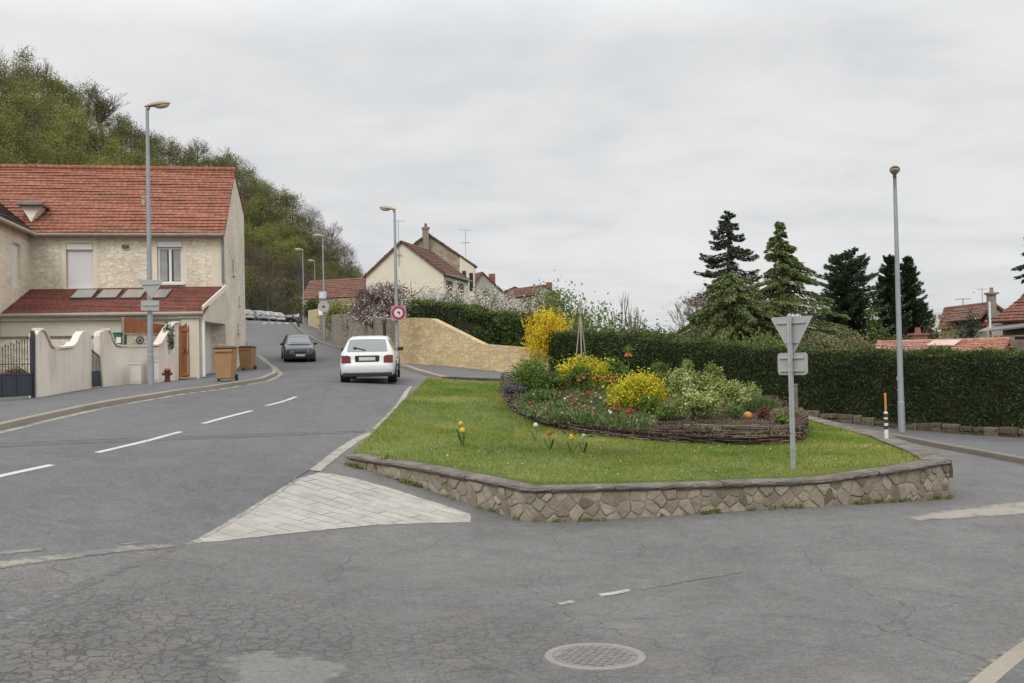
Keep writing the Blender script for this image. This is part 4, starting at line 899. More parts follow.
for k in range(3):
    a = k * 2.1 + .5; ft = b + Vector((cos(a) * .27, sin(a) * .27, -.1)); top = apex + (apex - ft).normalized() * U(.2, .42); mb = MB(); mb.tube([ft, ft.lerp(top, .5) + Vector((U(-.01, .01), 0, 0)), top], [.022, .02, .015], 6); mb.build('pole', POLE, tp)
mb = MB(); mb.lathe(apex - Vector((0, 0, .05)), [(.05, 0), (.055, .03), (.055, .07), (.05, .1)], 8); mb.build('binding', plain('binding_cord', (0.30, 0.27, 0.21), .9), tp)
b = soil_at(796, 424, 25.2); mb = MB(); mb.box(b + Vector((0, 0, .36)), (.095, .095, .8), Matrix.Rotation(.5, 3, 'Z'), .012); mb.box(b + Vector((0, 0, .77)), (.115, .115, .05), Matrix.Rotation(.5, 3, 'Z'), .015)
tag(mb.build('wooden_post', plain('weathered_post', (0.17, 0.14, 0.12), .9, .3, 8, bump=.4)), 'short weathered wooden post at the end of the flower bed behind the road sign', 'post')
# ---- give way sign seen from the back, marker post
GALV = plain('galvanised_steel', (0.46, 0.47, 0.47), .45, .12, 12, .55); ALU = plain('sign_back', (0.40, 0.40, 0.385), .5, .06, 5, .25); RED = plain('sign_red', (0.45, 0.03, 0.03), .4, .05); WHITE = plain('sign_white', (0.72, 0.72, 0.72), .45, .03)
b = GL(793, 470); sg = thing('road_sign', 'back of a triangular sign and a rectangular plate on a post on the lawn', 'road sign', b)
zt = P(789, 314.5, (CRI @ (b - CAM)).z * -1).z; R = Matrix.Rotation(radians(-47), 3, 'Z')     # plates turned towards the side street
mb = MB()
for dx, sx, sy in ((-.0, .012, .08), (-.034, .055, .012), (.034, .055, .012)): pass
mb.box(b + Vector((0, 0, (zt - b.z) / 2 - .1)), (.035, .08, zt - b.z + .2), R, .006); mb.box(b + R @ Vector((.028, 0, 0)) + Vector((0, 0, (zt - b.z) / 2 - .1)), (.024, .055, zt - b.z + .18), R, .004); mb.build('post', GALV, sg)
def plate(poly, z, mat_front, name, th=.022, off=.062):
    mb = MB(); pts = [b + R @ Vector((x, off, 0)) + Vector((0, 0, z + y)) for x, y in poly]; mb.prism(pts, R @ Vector((0, th, 0))); o = mb.build(name, ALU, sg)
    fl = MB(); cx = sum(x for x, y in poly) / len(poly); cy = sum(y for x, y in poly) / len(poly); s = 1.0
    fl.face([b + R @ Vector((cx + (x-cx) * .985, off + th + .003, 0)) + Vector((0, 0, z + cy + (y-cy) * .985)) for x, y in poly]); fl.build('face', mat_front, o)
    return o
tri_p = [(-.36, 0), (.36, 0), (.375, -.025), (.015, -.635), (-.015, -.635), (-.375, -.025)]
H = zt - b.z
pt_ = plate(tri_p, H - .03, RED, 'triangle_plate'); fl = MB(); fl.face([b + R @ Vector((x * .62, .062 + .022 + .006, 0)) + Vector((0, 0, H - .03 - .215 + (y + .215) * .62)) for x, y in tri_p]); fl.build('face', WHITE, pt_)
rect = [(-.235 + .0, -.03), (.235, -.03), (.265, -.0), (.265, .0)]
rr = lambda w_, h_, r_: [(sx * (w_ - r_) + r_ * cos(a), sy * (h_ - r_) + r_ * sin(a)) for sx, sy, a0 in ((1, 1, 0), (-1, 1, pi/2), (-1, -1, pi), (1, -1, 1.5*pi)) for a in (a0, a0 + pi/4, a0 + pi/2)]
plate(rr(.27, .18, .05), H - .80, WHITE, 'rectangular_plate')
mb = MB()
for z, wdt in ((H - .13, .52), (H - .45, .22), (H - .70, .44), (H - .91, .44)): mb.box(b + R @ Vector((0, .048, 0)) + Vector((0, 0, z)), (wdt, .026, .035), R, .004)
mb.build('rail', GALV, sg)
b = GL(886.5, 440.5); mk = thing('marker_post', 'slim marker post with orange rod and black and white bands on the lawn corner', 'marker post', b)
px1 = P(886.5, 393, (CRI @ (b - CAM)).z * -1).z - b.z
BLK = plain('band_black', (0.045, 0.03, 0.035), .6); WH2 = plain('band_white', (0.66, 0.65, 0.63), .6, .12)
mb = MB(); mb.lathe(b, [(.043, -.1), (.043, .60), (.034, .62)], 12); mb.build('post', WH2, mk)
for k, z in enumerate((.24, .38, .50)):
    mb = MB(); mb.lathe(b, [(.0442, z), (.0442, z + .08)], 12); mb.build('band', BLK, mk)
mb = MB(); mb.lathe(b, [(.024, .6), (.024, px1 - .01), (.015, px1)], 10); mb.build('rod', plain('orange_rod', (0.50, 0.22, 0.07), .55, .1), mk)
# ------------------------------------------------------------------ building helpers
def vplane(A, B):
    """vertical plane through A and B: returns f(px,py) -> point on it"""
    A = Vector(A); d = Vector((B[0] - A.x, B[1] - A.y, 0)).normalized(); n = Vector((-d.y, d.x, 0))
    def f(px, py, off=0.0):
        r = ray(px, py); k = (A + n * off - CAM).dot(n) / r.dot(n); return CAM + r * k
    f.d = d; f.n = n; f.A = A; return f
def oplane(A, n):
    def f(px, py):
        r = ray(px, py); return CAM + r * ((A - CAM).dot(n) / r.dot(n))
    return f
def wall_panel(mb, O, d, n_in, width, z0, z1, ops=(), thick=.25, reveal=.16):
    """front face of a wall along d from O with real openings (u0,u1,z0,z1) and their reveals"""
    us = sorted({0, width, *[o[0] for o in ops], *[o[1] for o in ops]}); zs = sorted({z0, z1, *[o[2] for o in ops], *[o[3] for o in ops]})
    pt = lambda u, z, k=0: Vector((O.x, O.y, 0)) + d * u + Vector((0, 0, z)) + n_in * k
    for u0, u1 in zip(us, us[1:]):
        for a, b in zip(zs, zs[1:]):
            m = ((u0 + u1) / 2, (a + b) / 2)
            if any(o[0] < m[0] < o[1] and o[2] < m[1] < o[3] for o in ops): continue
            mb.face([pt(u0, a), pt(u1, a), pt(u1, b), pt(u0, b)])
    for o in ops:
        u0, u1, a, b = o
        mb.face([pt(u0, a), pt(u0, b), pt(u0, b, reveal), pt(u0, a, reveal)]); mb.face([pt(u1, a), pt(u1, a, reveal), pt(u1, b, reveal), pt(u1, b)])
        mb.face([pt(u0, b), pt(u1, b), pt(u1, b, reveal), pt(u0, b, reveal)]); mb.face([pt(u0, a), pt(u0, a, reveal), pt(u1, a, reveal), pt(u1, a)])
def tiled(mb, E0, E1, R0, R1, course=.27, lift=.035, thick=.10, wob=.012):
    """roof slope from eave E0-E1 to ridge R0-R1, laid as overlapping courses"""
    E0, E1, R0, R1 = map(Vector, (E0, E1, R0, R1)); n = (E1 - E0).cross(R0 - E0).normalized(); n = n if n.z > 0 else -n
    k = max(2, int(((R0 - E0).length + (R1 - E1).length) / 2 / course)); L = max(1, int((E1 - E0).length / .9))
    for i in range(k):
        a0, a1 = E0.lerp(R0, i / k), E1.lerp(R1, i / k); b0, b1 = E0.lerp(R0, (i + 1) / k), E1.lerp(R1, (i + 1) / k)
        for j in range(L):
            s0, s1 = j / L, (j + 1) / L; w0, w1 = [wob * (sin(j_ * 1.7 + i * 2.3) + sin(j_ * .61 + i)) for j_ in (j, j + 1)]
            p0, p1 = a0.lerp(a1, s0) + n * (lift + w0), a0.lerp(a1, s1) + n * (lift + w1); q0, q1 = b0.lerp(b1, s0) + n * w0 * .5, b0.lerp(b1, s1) + n * w1 * .5
            mb.face([p0, p1, q1, q0]); mb.face([p0 - n * (lift + .004 + w0), p1 - n * (lift + .004 + w1), p1, p0])
    mb.face([E0 - n * thick, R0 - n * thick, R1 - n * thick, E1 - n * thick])
    for a, b in ((E0, R0), (R1, E1), (R0, R1), (E1, E0)): mb.face([a - n * thick, b - n * thick, b, a])
def ridge_caps(mb, A, B, r=.11, step=.36):
    A, B = Vector(A), Vector(B); n = max(1, int((B - A).length / step)); 
    for i in range(n):
        p, q = A.lerp(B, i / n), A.lerp(B, (i + 1.06) / n); mb.tube([p, q], [r * 1.06, r * .94], 8)
def antenna(mb, base, h, s=.5, el=5):
    b = Vector(base); mb.tube([b, b + Vector((0, 0, h))], .022, 5)
    tip = b + Vector((0, 0, h)); mb.tube([tip - Vector((s, s * .3, 0)), tip + Vector((s * 1.2, s * .35, 0))], .014, 4)
    for k in range(el):
        c = tip + Vector((s, s * .3, 0)) * (-1 + 2.1 * k / el); mb.tube([c - Vector((-.06, .22, .0)), c + Vector((-.06, .22, .0))], .010, 4)
LIME = rubble('limestone_wall', [(0.66, 0.575, 0.44), (0.75, 0.67, 0.53), (0.80, 0.735, 0.60), (0.71, 0.63, 0.50)], (0.60, 0.525, 0.415), 3.1, .030, .5, 2.7, .14)
CREAM = render_wall('cream_render', (0.76, 0.70, 0.58), .0, .05); PALE = render_wall('pale_render', (0.66, 0.63, 0.57), .0, .05)
STREAK = render_wall('streaked_render', (0.78, 0.70, 0.60), .8, .06, (0.27, 0.20, 0.165))
REDTILE = rooftile('red_tiles', [(0.19, 0.075, 0.048), (0.27, 0.098, 0.056), (0.33, 0.122, 0.068), (0.38, 0.16, 0.095)], .24, .262, .6, (0.17, 0.10, 0.072))
DARKRED = rooftile('dark_red_tiles', [(0.12, 0.042, 0.032), (0.20, 0.062, 0.044), (0.27, 0.085, 0.058)], .2, .2, .3, (0.12, 0.05, 0.035))
BROWNTILE = rooftile('brown_tiles', [(0.055, 0.04, 0.033), (0.115, 0.08, 0.062), (0.18, 0.125, 0.095)], .24, .27, .5)
ZINC = plain('zinc', (0.22, 0.22, 0.22), .5, .15, 5, .5); GREYPIPE = plain('grey_downpipe', (0.19, 0.185, 0.18), .55, .12, 5)
PVC = plain('white_pvc', (0.74, 0.74, 0.73), .35, .03); SHUTTER = None
t = NT('roller_shutter'); p = t.pos(); s = t.n('ShaderNodeSeparateXYZ'); t.L.new(p, s.inputs[0]); fz = t.math('FRACT', t.math('MULTIPLY', s.outputs['Z'], 18.0))
SHUTTER = t.out(t.pr((0.70, 0.69, 0.70), .4, t.bump(t.ramp(fz, [(0.0, 0.0), (0.12, 1.0), (0.9, 1.0), (1.0, 0.0)]), .6, .02)))
GLASS = NT('window_glass'); GLASS = GLASS.out(GLASS.pr((0.03, 0.033, 0.036), .04, Specular_IOR_Level=.9))
CURTAIN = plain('net_curtain', (0.42, 0.42, 0.41), .8, .15, 3); DARKHOLE = plain('dark_opening', (0.02, 0.018, 0.016), .8)
BROWNWOOD = None
t = NT('brown_planks'); p = t.pos(); s = t.n('ShaderNodeSeparateXYZ'); t.L.new(t.uv(), s.inputs[0]); fu = t.math('FRACT', t.math('MULTIPLY', s.outputs[0], 8.0)); g1 = t.noise(t.mapv(p, (10, 10, 1.2)), 1, 4, .6)
c = t.ramp(g1, [(.3, (0.20, 0.065, 0.022)), (.7, (0.34, 0.125, 0.042))]); c = t.mix(t.ramp(fu, [(0, .75), (.07, 0), (.95, 0), (1, .75)]), c, (0.05, 0.02, 0.01)); BROWNWOOD = t.out(t.pr(c, .6, t.bump(g1, .3, .01)))

# ------------------------------------------------------------------ the limestone house on the left
A = P(224, 231, 40.3); B = P(30, 231, 39.0); EZ = (A.z + B.z) / 2
fac = vplane(B, A); hu = fac.d; hv = fac.n if fac.n.y > 0 else -fac.n
z0 = 1.3; HD = 9.6; RZ = P(236, 172.5, 45).z; KR = 4.7; EB = P(246.5, 213.5, 49.5).z
Wf = (A.xy - B.xy).length
def fu_(px, py): p = fac(px, py); return (p.xy - B.xy).dot(hu.xy), p.z
house = thing('limestone_house', 'two storey limestone house with a red tiled roof and a lean to along its front', 'house', (B.x, B.y, 1.8))
w1 = (*fu_(66, 244)[:1], fu_(92.8, 244)[0], fu_(80, 288)[1], fu_(80, 243.6)[1]); w2 = (fu_(157, 241)[0], fu_(182.2, 241)[0], fu_(170, 283.5)[1], fu_(170, 241)[1])
mb = MB()
Bx = Vector((B.x, B.y, 0)); Ax = Vector((A.x, A.y, 0))
wall_panel(mb, B, hu, hv, Wf, z0, EZ, [w1, w2])
Lx = Bx - hu * 9
wall_panel(mb, Lx, hu, hv, 9, z0, EZ)
# gable wall on the right with the small openings, back wall
gw = vplane(A, A + hv)
def gu(px, py): p = gw(px, py); return (p.xy - A.xy).dot(hv.xy), p.z
gops = [(2.6, 3.1, 6.9, 7.35)] 
gholes = [(2.55, 3.05, 8.15, 8.75), (3.3, 3.9, 6.35, 7.0), (6.0, 6.5, 5.2, 5.6), (5.2, 5.8, 3.9, 4.3)]
wall_panel(mb, A, hv, -hu, HD, z0, EZ, [(a, b, c_, d_) for a, b, c_, d_ in gholes[1:]], reveal=.14)
top = Ax + hv * KR + Vector((0, 0, RZ)); e0 = Ax + Vector((0, 0, EZ)); e1 = Ax + hv * HD + Vector((0, 0, EB)); mb.face([e0, Ax + hv * HD + Vector((0, 0, EZ)), e1, top])
C2 = Ax + hv * HD; D2 = Lx + hv * HD; mb.face([C2 + Vector((0, 0, z0)), D2 + Vector((0, 0, z0)), D2 + Vector((0, 0, EB)), C2 + Vector((0, 0, EB))])
mb.build('wall', LIME, house)
# smooth quoins at the corner and round the windows
DRESS = render_wall('dressed_stone', (0.73, 0.645, 0.51), 0, .08)
mb = MB()
q = Ax - hu * .26; mb.box(q + Vector((0, 0, (EZ + 5.3) / 2)) - hv * .004, (.5, .03, EZ - 5.4), Matrix((hu, hv, Vector((0, 0, 1)))).transposed())
mb.build('corner_stones', DRESS, house)
HM = Matrix((hu, hv, Vector((0, 0, 1)))).transposed()
def win_at(u0, u1, a, b, shut):
    c = Bx + hu * ((u0 + u1) / 2); wd = u1 - u0; bx = .24
    f = MB(); zc = (a + b - bx) / 2; hh = b - bx - a
    f.box(c + hv * .10 + Vector((0, 0, b - bx / 2 - .005)), (wd - .02, .22, bx - .01), HM, .02)
    if not shut:
        for dx in (-wd / 2 + .045, wd / 2 - .045): f.box(c + hu * dx + hv * .13 + Vector((0, 0, zc)), (.075, .06, hh - .01), HM, .008)
        f.box(c + hv * .12 + Vector((0, 0, zc)), (.10, .06, hh - .01), HM, .008)
        for zz in (a + .05, b - bx - .05): f.box(c + hv * .135 + Vector((0, 0, zz)), (wd - .16, .05, .075), HM, .008)
    o = f.build('window', PVC, house)
    if shut:
        g = MB(); g.box(c + hv * .12 + Vector((0, 0, zc)), (wd - .03, .03, hh), HM); g.build('shutter', SHUTTER, o)
    else:
        g = MB(); g.box(c + hv * .155 + Vector((0, 0, zc)), (wd - .06, .01, hh - .02), HM); g.build('pane', GLASS, o)
        g = MB()
        for sx in (-1, 1):
            for k in range(7): x = sx * (.06 + (wd / 2 - .12) * (k + .5) / 7 * .8 + .06); g.tube([c + hu * x + hv * .147 + Vector((0, 0, a + .12)), c + hu * x + hv * .147 + Vector((0, 0, b - bx - .1))], .019, 6)
        g.build('curtain', CURTAIN, o)
    e_ = Vector((0, 0, 1)); g = MB(); x0, x1 = -wd / 2 - .17, wd / 2 + .17
    ring_ = [(x0, a - .02), (-wd / 2 - .01, a - .02), (-wd / 2 - .01, b + .01), (wd / 2 + .01, b + .01), (wd / 2 + .01, a - .02), (x1, a - .02), (x1, b + .24), (x0, b + .24)]
    g.prism([c + hu * x - hv * .012 + e_ * z for x, z in ring_], hv * .014); g.build('surround', DRESS, o)
    g = MB(); g.box(c + hv * -.03 + Vector((0, 0, a - .04)), (wd + .16, .18, .07), HM, .012); g.build('sill', PALE, o)
win_at(*w1, True); win_at(*w2, False)
# roof
ov = .28; rt = (RZ - EZ) / KR; rb2 = (RZ - EB) / (HD - KR)
mb = MB(); rr_ = Ax + hu * .05; rl = Lx
E = lambda base, side: base + hv * (-ov if side < 0 else HD + .1) + Vector((0, 0, (EZ - ov * rt if side < 0 else EB - .1 * rb2) + .09))
Rg = lambda base: base + hv * KR + Vector((0, 0, RZ + .09))
tiled(mb, E(rl, -1), E(rr_, -1), Rg(rl), Rg(rr_), .262, .032)
tiled(mb, E(rl, 1), E(rr_, 1), Rg(rl), Rg(rr_), .262, .045)
ridge_caps(mb, Rg(rl) + Vector((0, 0, .02)), Rg(rr_) + Vector((0, 0, .02)), .13)
roof = mb.build('roof', REDTILE, house)
mb = MB(); g0 = E(rl, -1) + hv * -.05 - Vector((0, 0, .09)); g1 = E(rr_, -1) + hv * -.05 - Vector((0, 0, .09)); mb.tube([g0, g1], .075, 10); mb.build('gutter', plain('old_gutter', (0.24, 0.20, 0.17), .6, .2, 4), house)
mb = MB(); q = Ax - hu * .05 - hv * .1; mb.tube([q + Vector((0, 0, EZ - .3)) - hv * .1, q + Vector((0, 0, EZ - .55)), q + Vector((0, 0, 5.7))], .055, 8); mb.build('downpipe', GREYPIPE, house)
mb = MB(); q = fac(125.5, 246.5) - hv * .05; mb.box(q, (.26, .14, .12), HM, .03); mb.build('wall_vent', plain('rusty_brown', (0.17, 0.10, 0.06), .8), house)
mb = MB(); ro = oplane(E(rl, -1), (Rg(rr_) - E(rr_, -1)).cross(hu)); q = ro(143.5, 205); mb.tube([q - Vector((0, 0, .1)), q + Vector((0, 0, .28))], .075, 8); mb.tube([q + Vector((0, 0, .28)), q + Vector((0, 0, .33))], .10, 8); mb.build('roof_vent', plain('clay_pipe', (0.42, 0.33, 0.25), .8), roof)
for a, b, c_, d_ in gholes[1:]:
    mb = MB(); q = Ax + hv * (a + b) / 2 - hu * .12 + Vector((0, 0, (c_ + d_) / 2)); mb.box(q, (.02, b - a, d_ - c_), HM); mb.build('gable_opening', DARKHOLE, house)
    mb = MB(); q = Ax + hv * (a + b) / 2 + hu * .02 + Vector((0, 0, c_ - .04)); mb.box(q, (.14, b - a + .16, .06), HM, .01); mb.build('sill', PALE, house)
# wing standing forward on the left
wl = 7.0
mb = MB(); wing = vplane(B, B - hv); 
def wu(px, py): p = wing(px, py); return (p.xy - B.xy).dot(-hv.xy), p.z
o3 = (wu(20.3, 243)[0], wu(12.3, 243)[0], wu(16, 287)[1], wu(16, 243)[1])
wall_panel(mb, B, -hv, -hu, wl, z0, EZ + .02, [o3])
F1 = Bx - hv * wl; mb.face([F1 + Vector((0, 0, z0)), F1 - hu * 7 + Vector((0, 0, z0)), F1 - hu * 7 + Vector((0, 0, EZ)), F1 - hu * 3.5 + Vector((0, 0, EZ + 2.7)), F1 + Vector((0, 0, EZ))])
mb.build('wing_wall', ashlar('pale_limestone', (0.77, 0.68, 0.54), (0.70, 0.61, 0.48), (0.74, 0.66, 0.52), .5, .2, .01, .1), house)
mb = MB(); wo_ = hu * .26 - Vector((0, 0, .2)); tiled(mb, F1 - hv * .2 + wo_ + Vector((0, 0, EZ + .09)), Bx + hv * .35 + wo_ + Vector((0, 0, EZ + .09)), F1 - hv * .2 - hu * 3.5 + Vector((0, 0, EZ + 2.79)), Bx + hv * 4.0 - hu * 3.5 + Vector((0, 0, EZ + 2.79)), .262, .045)
tiled(mb, F1 - hv * .2 - hu * 7.2 + Vector((0, 0, EZ - .1)), Bx + hv * .3 - hu * 7.2 + Vector((0, 0, EZ - .1)), F1 - hv * .2 - hu * 3.5 + Vector((0, 0, EZ + 2.79)), Bx + hv * 4.0 - hu * 3.5 + Vector((0, 0, EZ + 2.79)), .262, .045)
mb.build('wing_roof', BROWNTILE, house)
mb = MB(); mb.tube([F1 - hv * .2 + wo_ + hu * .05 + Vector((0, 0, EZ + .0)), Bx - hv * .05 + wo_ + hu * .05 + Vector((0, 0, EZ + .0))], .075, 10); mb.build('gutter', plain('beige_gutter', (0.40, 0.34, 0.27), .6, .1, 4), house)
c = Bx - hv * (o3[0] + o3[1]) / 2; mb = MB(); mb.box(c - hu * .13 + Vector((0, 0, (o3[2] + o3[3]) / 2)), (.04, o3[1] - o3[0], o3[3] - o3[2]), HM); mb.build('window', PVC, house)
# small triangular wall with its zinc cap in the roof valley
mb = MB(); tri_ = [P(31, 222, 39.3), P(20.5, 206, 39.3), P(40.5, 205.5, 39.5)]; mb.prism(tri_, hv * 1.6); cw = mb.build('valley_wall', CREAM, house)
mb = MB(); a, b = tri_[1], tri_[2]; mb.box((a + b) / 2 + hv * .7 + Vector((0, 0, .06)), ((b - a).length + .25, 1.9, .11), HM, .01); mb.build('zinc_cap', ZINC, cw)
# lean-to
dl = 3.6; ltp = vplane(B - hv * dl, A - hv * dl); eR = ltp(204, 309.5); eL = ltp(-60, 315); ZE = 4.40
tL = Bx - hu * 1.0; tR = fac(221.5, 284); tR.z = 5.58
mb = MB(); tiled(mb, Vector((eL.x, eL.y, ZE)) - hv * .25 - Vector((0, 0, .08)), Vector((eR.x, eR.y, ZE)) - hv * .25 - Vector((0, 0, .08)), Vector((eL.x, eL.y, 5.5)) + hv * dl, tR - hv * .01, .20, .022, .08, .006)
lr = mb.build('lean_to_roof', DARKRED, house)
E0_, E1_, T1_ = Vector((eL.x, eL.y, ZE)) - hv * .25 - Vector((0, 0, .08)), Vector((eR.x, eR.y, ZE)) - hv * .25 - Vector((0, 0, .08)), tR
ln = (E1_ - E0_).cross(T1_ - E1_).normalized(); ln = ln if ln.z > 0 else -ln; lop = oplane(E1_ + ln * .09, ln)
FRAME = plain('skylight_frame', (0.06, 0.05, 0.045), .5); PANEL = NT('skylight_glass'); PANEL = PANEL.out(PANEL.pr((0.24, 0.235, 0.215), .12, Specular_IOR_Level=.8))
for x0, x1 in ((71, 97), (96.5, 121.5), (121, 146), (147, 171)):
    q = [lop(x0 - 1.5, 297), lop(x1 - 5.5, 296.7), lop(x1 + 1.5, 288.2), lop(x0 + 6.5, 288.5)]; cq = sum(q, Vector()) / 4
    mb = MB(); mb.prism([p - ln * .13 for p in q], ln * .09); fr_ = mb.build('skylight', FRAME, house)
    mb = MB(); mb.prism([cq + (p - cq) * .93 - ln * .038 for p in q], ln * .010); mb.build('pane', PANEL, fr_)
fR = Vector((eR.x, eR.y, 0)); fL = Vector((eL.x, eL.y, 0)); wfr = fR - hu * .12
mb = MB(); mb.face([fL + Vector((0, 0, z0)), wfr + Vector((0, 0, z0)), wfr + Vector((0, 0, ZE - .02)), fL + Vector((0, 0, ZE - .02))])
sd_ = (Vector((A.x, A.y, 0)) - wfr); sl = sd_.length; sd_.normalize(); sn = Vector((-sd_.y, sd_.x, 0))
pz = lambda k: ZE - .02 + (5.50 - ZE) * k
mb.build('lean_to_wall', CREAM, house)
mb = MB(); Q = lambda k, z: wfr + sd_ * sl * k + Vector((0, 0, z)); zt_ = ltp(205, 321).z + .02
mb.face([Q(0, zt_), Q(1, zt_), Q(1, pz(1)), Q(0, pz(0))]); mb.face([Q(0, z0), Q(.16, z0), Q(.16, zt_), Q(0, zt_)])
mb.build('lean_to_gable', render_wall('weathered_cream', (0.66, 0.59, 0.47), .25, .1), house)
mb = MB(); off = sn * .55; mb.face([Q(.16, z0) + off, Q(1, z0) + off, Q(1, zt_) + off, Q(.16, zt_) + off]); mb.face([Q(.16, zt_), Q(1, zt_), Q(1, zt_) + off, Q(.16, zt_) + off]); mb.build('porch_wall', render_wall('porch_white', (0.60, 0.58, 0.54), 0, .05), house)
mb = MB(); q = Q(.52, 2.95) + off - sn * .03; mb.box(q, (.5, .05, .36), Matrix((sd_, sn, Vector((0, 0, 1)))).transposed(), .01); mb.build('letter_plate', plain('plate_brown', (0.30, 0.17, 0.10), .6), house)
mb = MB(); mb.tube([E0_ - hv * .06 + Vector((0, 0, -.02)), E1_ - hv * .06 + Vector((0, 0, -.02))], .07, 8); mb.build('gutter', plain('dark_cream_gutter', (0.33, 0.29, 0.24), .6, .1, 4), house)
mb = MB(); mb.box((E0_ + E1_) / 2 + hv * .12 - Vector((0, 0, .13)), ((E1_ - E0_).length, .04, .16), HM); mb.build('fascia', PALE, house)
mb = MB(); q = wfr + hu * .10 - hv * .08; mb.tube([q + Vector((0, 0, ZE - .15)), q + Vector((0, 0, ZE - .5)), q + Vector((0, 0, 2.0))], .05, 8); mb.build('downpipe', PVC, house)
mb = MB(); a, b = Q(.02, pz(0) + .10), Q(1, pz(1) + .07); mb.box((a + b) / 2 + sn * -.05, ((b - a).length, .05, .2), Matrix(((b - a).normalized(), sn * -1, (b - a).normalized().cross(sn * -1))).transposed()); mb.build('verge_board', CREAM, house)

# ------------------------------------------------------------------ garden wall, gates, things on the pavement
gy0 = P(37, 399, 28.5); gy1 = P(92, 388.6, 31.7); gy2 = P(104, 387.4, 32.4); gy3 = P(179, 381, 36.0)
pa = vplane(gy0, gy1); pb = vplane(gy2, gy3)
def elev(pl, pxs, base_drop=.35):
    return [pl(*q) for q in pxs]
gwall = thing('garden_wall', 'streaky rendered garden wall with scooped tops between the tall navy gate and the small gate', 'garden wall', pa(60, 394))
mb = MB(); mb.prism(elev(pa, [(37, 405), (37, 335), (38.5, 331.5), (41, 330.4), (43.5, 331.5), (46.5, 338), (50.5, 347), (53.5, 349.3), (60, 349.6), (68, 349), (73, 348), (76.5, 344), (80, 335.5), (83, 331.5), (87, 331), (90, 333), (91.5, 336), (91.5, 394)]), pa.n * (.24 if pa.n.y > 0 else -.24)); mb.build('wall', STREAK, gwall)
mb = MB()
for seg_ in ([(41.5, 329.9), (45, 332.5), (47.5, 338), (51, 346.3), (54, 348.4), (61, 348.7), (69, 348.1), (73, 347), (76, 343.5)],):
    pts = [pa(*q) for q in seg_]; n_ = pa.n if pa.n.y > 0 else -pa.n
    for a, b in zip(pts, pts[1:]): mb.prism([a - n_ * .05, b - n_ * .05, b + n_ * .29, a + n_ * .29], (0, 0, .06))
mb.build('coping', render_wall('coping_render', (0.74, 0.66, 0.56), .5, .1, (0.28, 0.23, 0.19)), gwall)
gwall = thing('garden_wall', 'streaky rendered garden wall with scooped tops between the small gate and the brown door', 'garden wall', pb(140, 385))
mb = MB(); n_ = pb.n if pb.n.y > 0 else -pb.n
mb.prism(elev(pb, [(103.5, 393), (99.5, 336), (100.5, 332), (104, 330.5), (108, 331), (110.5, 334.5), (113, 342), (116, 346.7), (122, 347.6), (140, 347.4), (157, 347), (160.5, 345.5), (165, 338), (170, 329.5), (174, 325), (178.7, 323.6), (178.7, 387)]), n_ * .24); mb.build('wall', STREAK, gwall)
mb = MB(); pts = [pb(*q) for q in [(108.5, 330.2), (111, 333.8), (113.5, 341.2), (116.5, 345.8), (122, 346.7), (140, 346.5), (157, 346.1), (160.3, 344.7), (164.7, 337.2), (169.7, 328.7), (174, 324.2), (179.5, 322.8)]]
for a, b in zip(pts, pts[1:]): mb.prism([a - n_ * .05, b - n_ * .05, b + n_ * .29, a + n_ * .29], (0, 0, .06))
mb.build('coping', bpy.data.materials['coping_render'], gwall)
NAVY = plain('navy_steel', (0.035, 0.045, 0.065), .45, .15, 4); IRON = plain('dark_iron', (0.035, 0.038, 0.045), .5, .1)
# tall gate to the left of the wall
gdir = (gy0 - gy1); gdir.z = 0; gdir.normalize(); gp = Vector((gy0.x, gy0.y, 0)) + gdir * .05 + n_ * .1
zg = lambda s: zr(gp.x + gdir.x * s, gp.y + gdir.y * s) + .13
gt = thing('driveway_gate', 'tall navy steel driveway gate with upright bars over a solid panel', 'gate', gp + Vector((0, 0, zg(0))))
mb = MB(); mb.box(gp + Vector((0, 0, zg(0) + .92)), (.1, .1, 1.98), None, .008); mb.build('post', IRON, gt)
gl = 3.6; GMx = Matrix((gdir, Vector((-gdir.y, gdir.x, 0)), Vector((0, 0, 1)))).transposed()
pzt = pa(20, 375).z; pzb = pa(20, 396.5).z
mb = MB(); mb.box(gp + gdir * (gl / 2 + .08) + Vector((0, 0, (pzt + pzb) / 2)), (gl, .03, pzt - pzb), GMx)
for k in range(6): mb.box(gp + gdir * (.14 + k * gl / 5.2) + Vector((0, 0, (pzt + pzb) / 2)), (.05, .055, pzt - pzb), GMx, .006)
mb.box(gp + gdir * (gl / 2 + .08) + Vector((0, 0, pzt + .02)), (gl, .06, .05), GMx, .006); mb.build('panel', NAVY, gt)
mb = MB()
for k in range(26):
    s = .14 + k * .135; h = .38 + .62 * (max(0, 1 - s / 3.2)) ** 1.2 + (.06 if k % 2 else 0); b = gp + gdir * s + Vector((0, 0, pzt)); mb.tube([b, b + Vector((0, 0, h)), b + Vector((0, 0, h + .05)), b + Vector((0, 0, h + .11))], [.011, .011, .022, .003], 5)
mb.tube([gp + gdir * .1 + Vector((0, 0, pzt + .3)), gp + gdir * (gl - .05) + Vector((0, 0, pzt + .3))], .012, 5); mb.build('bars', IRON, gt)
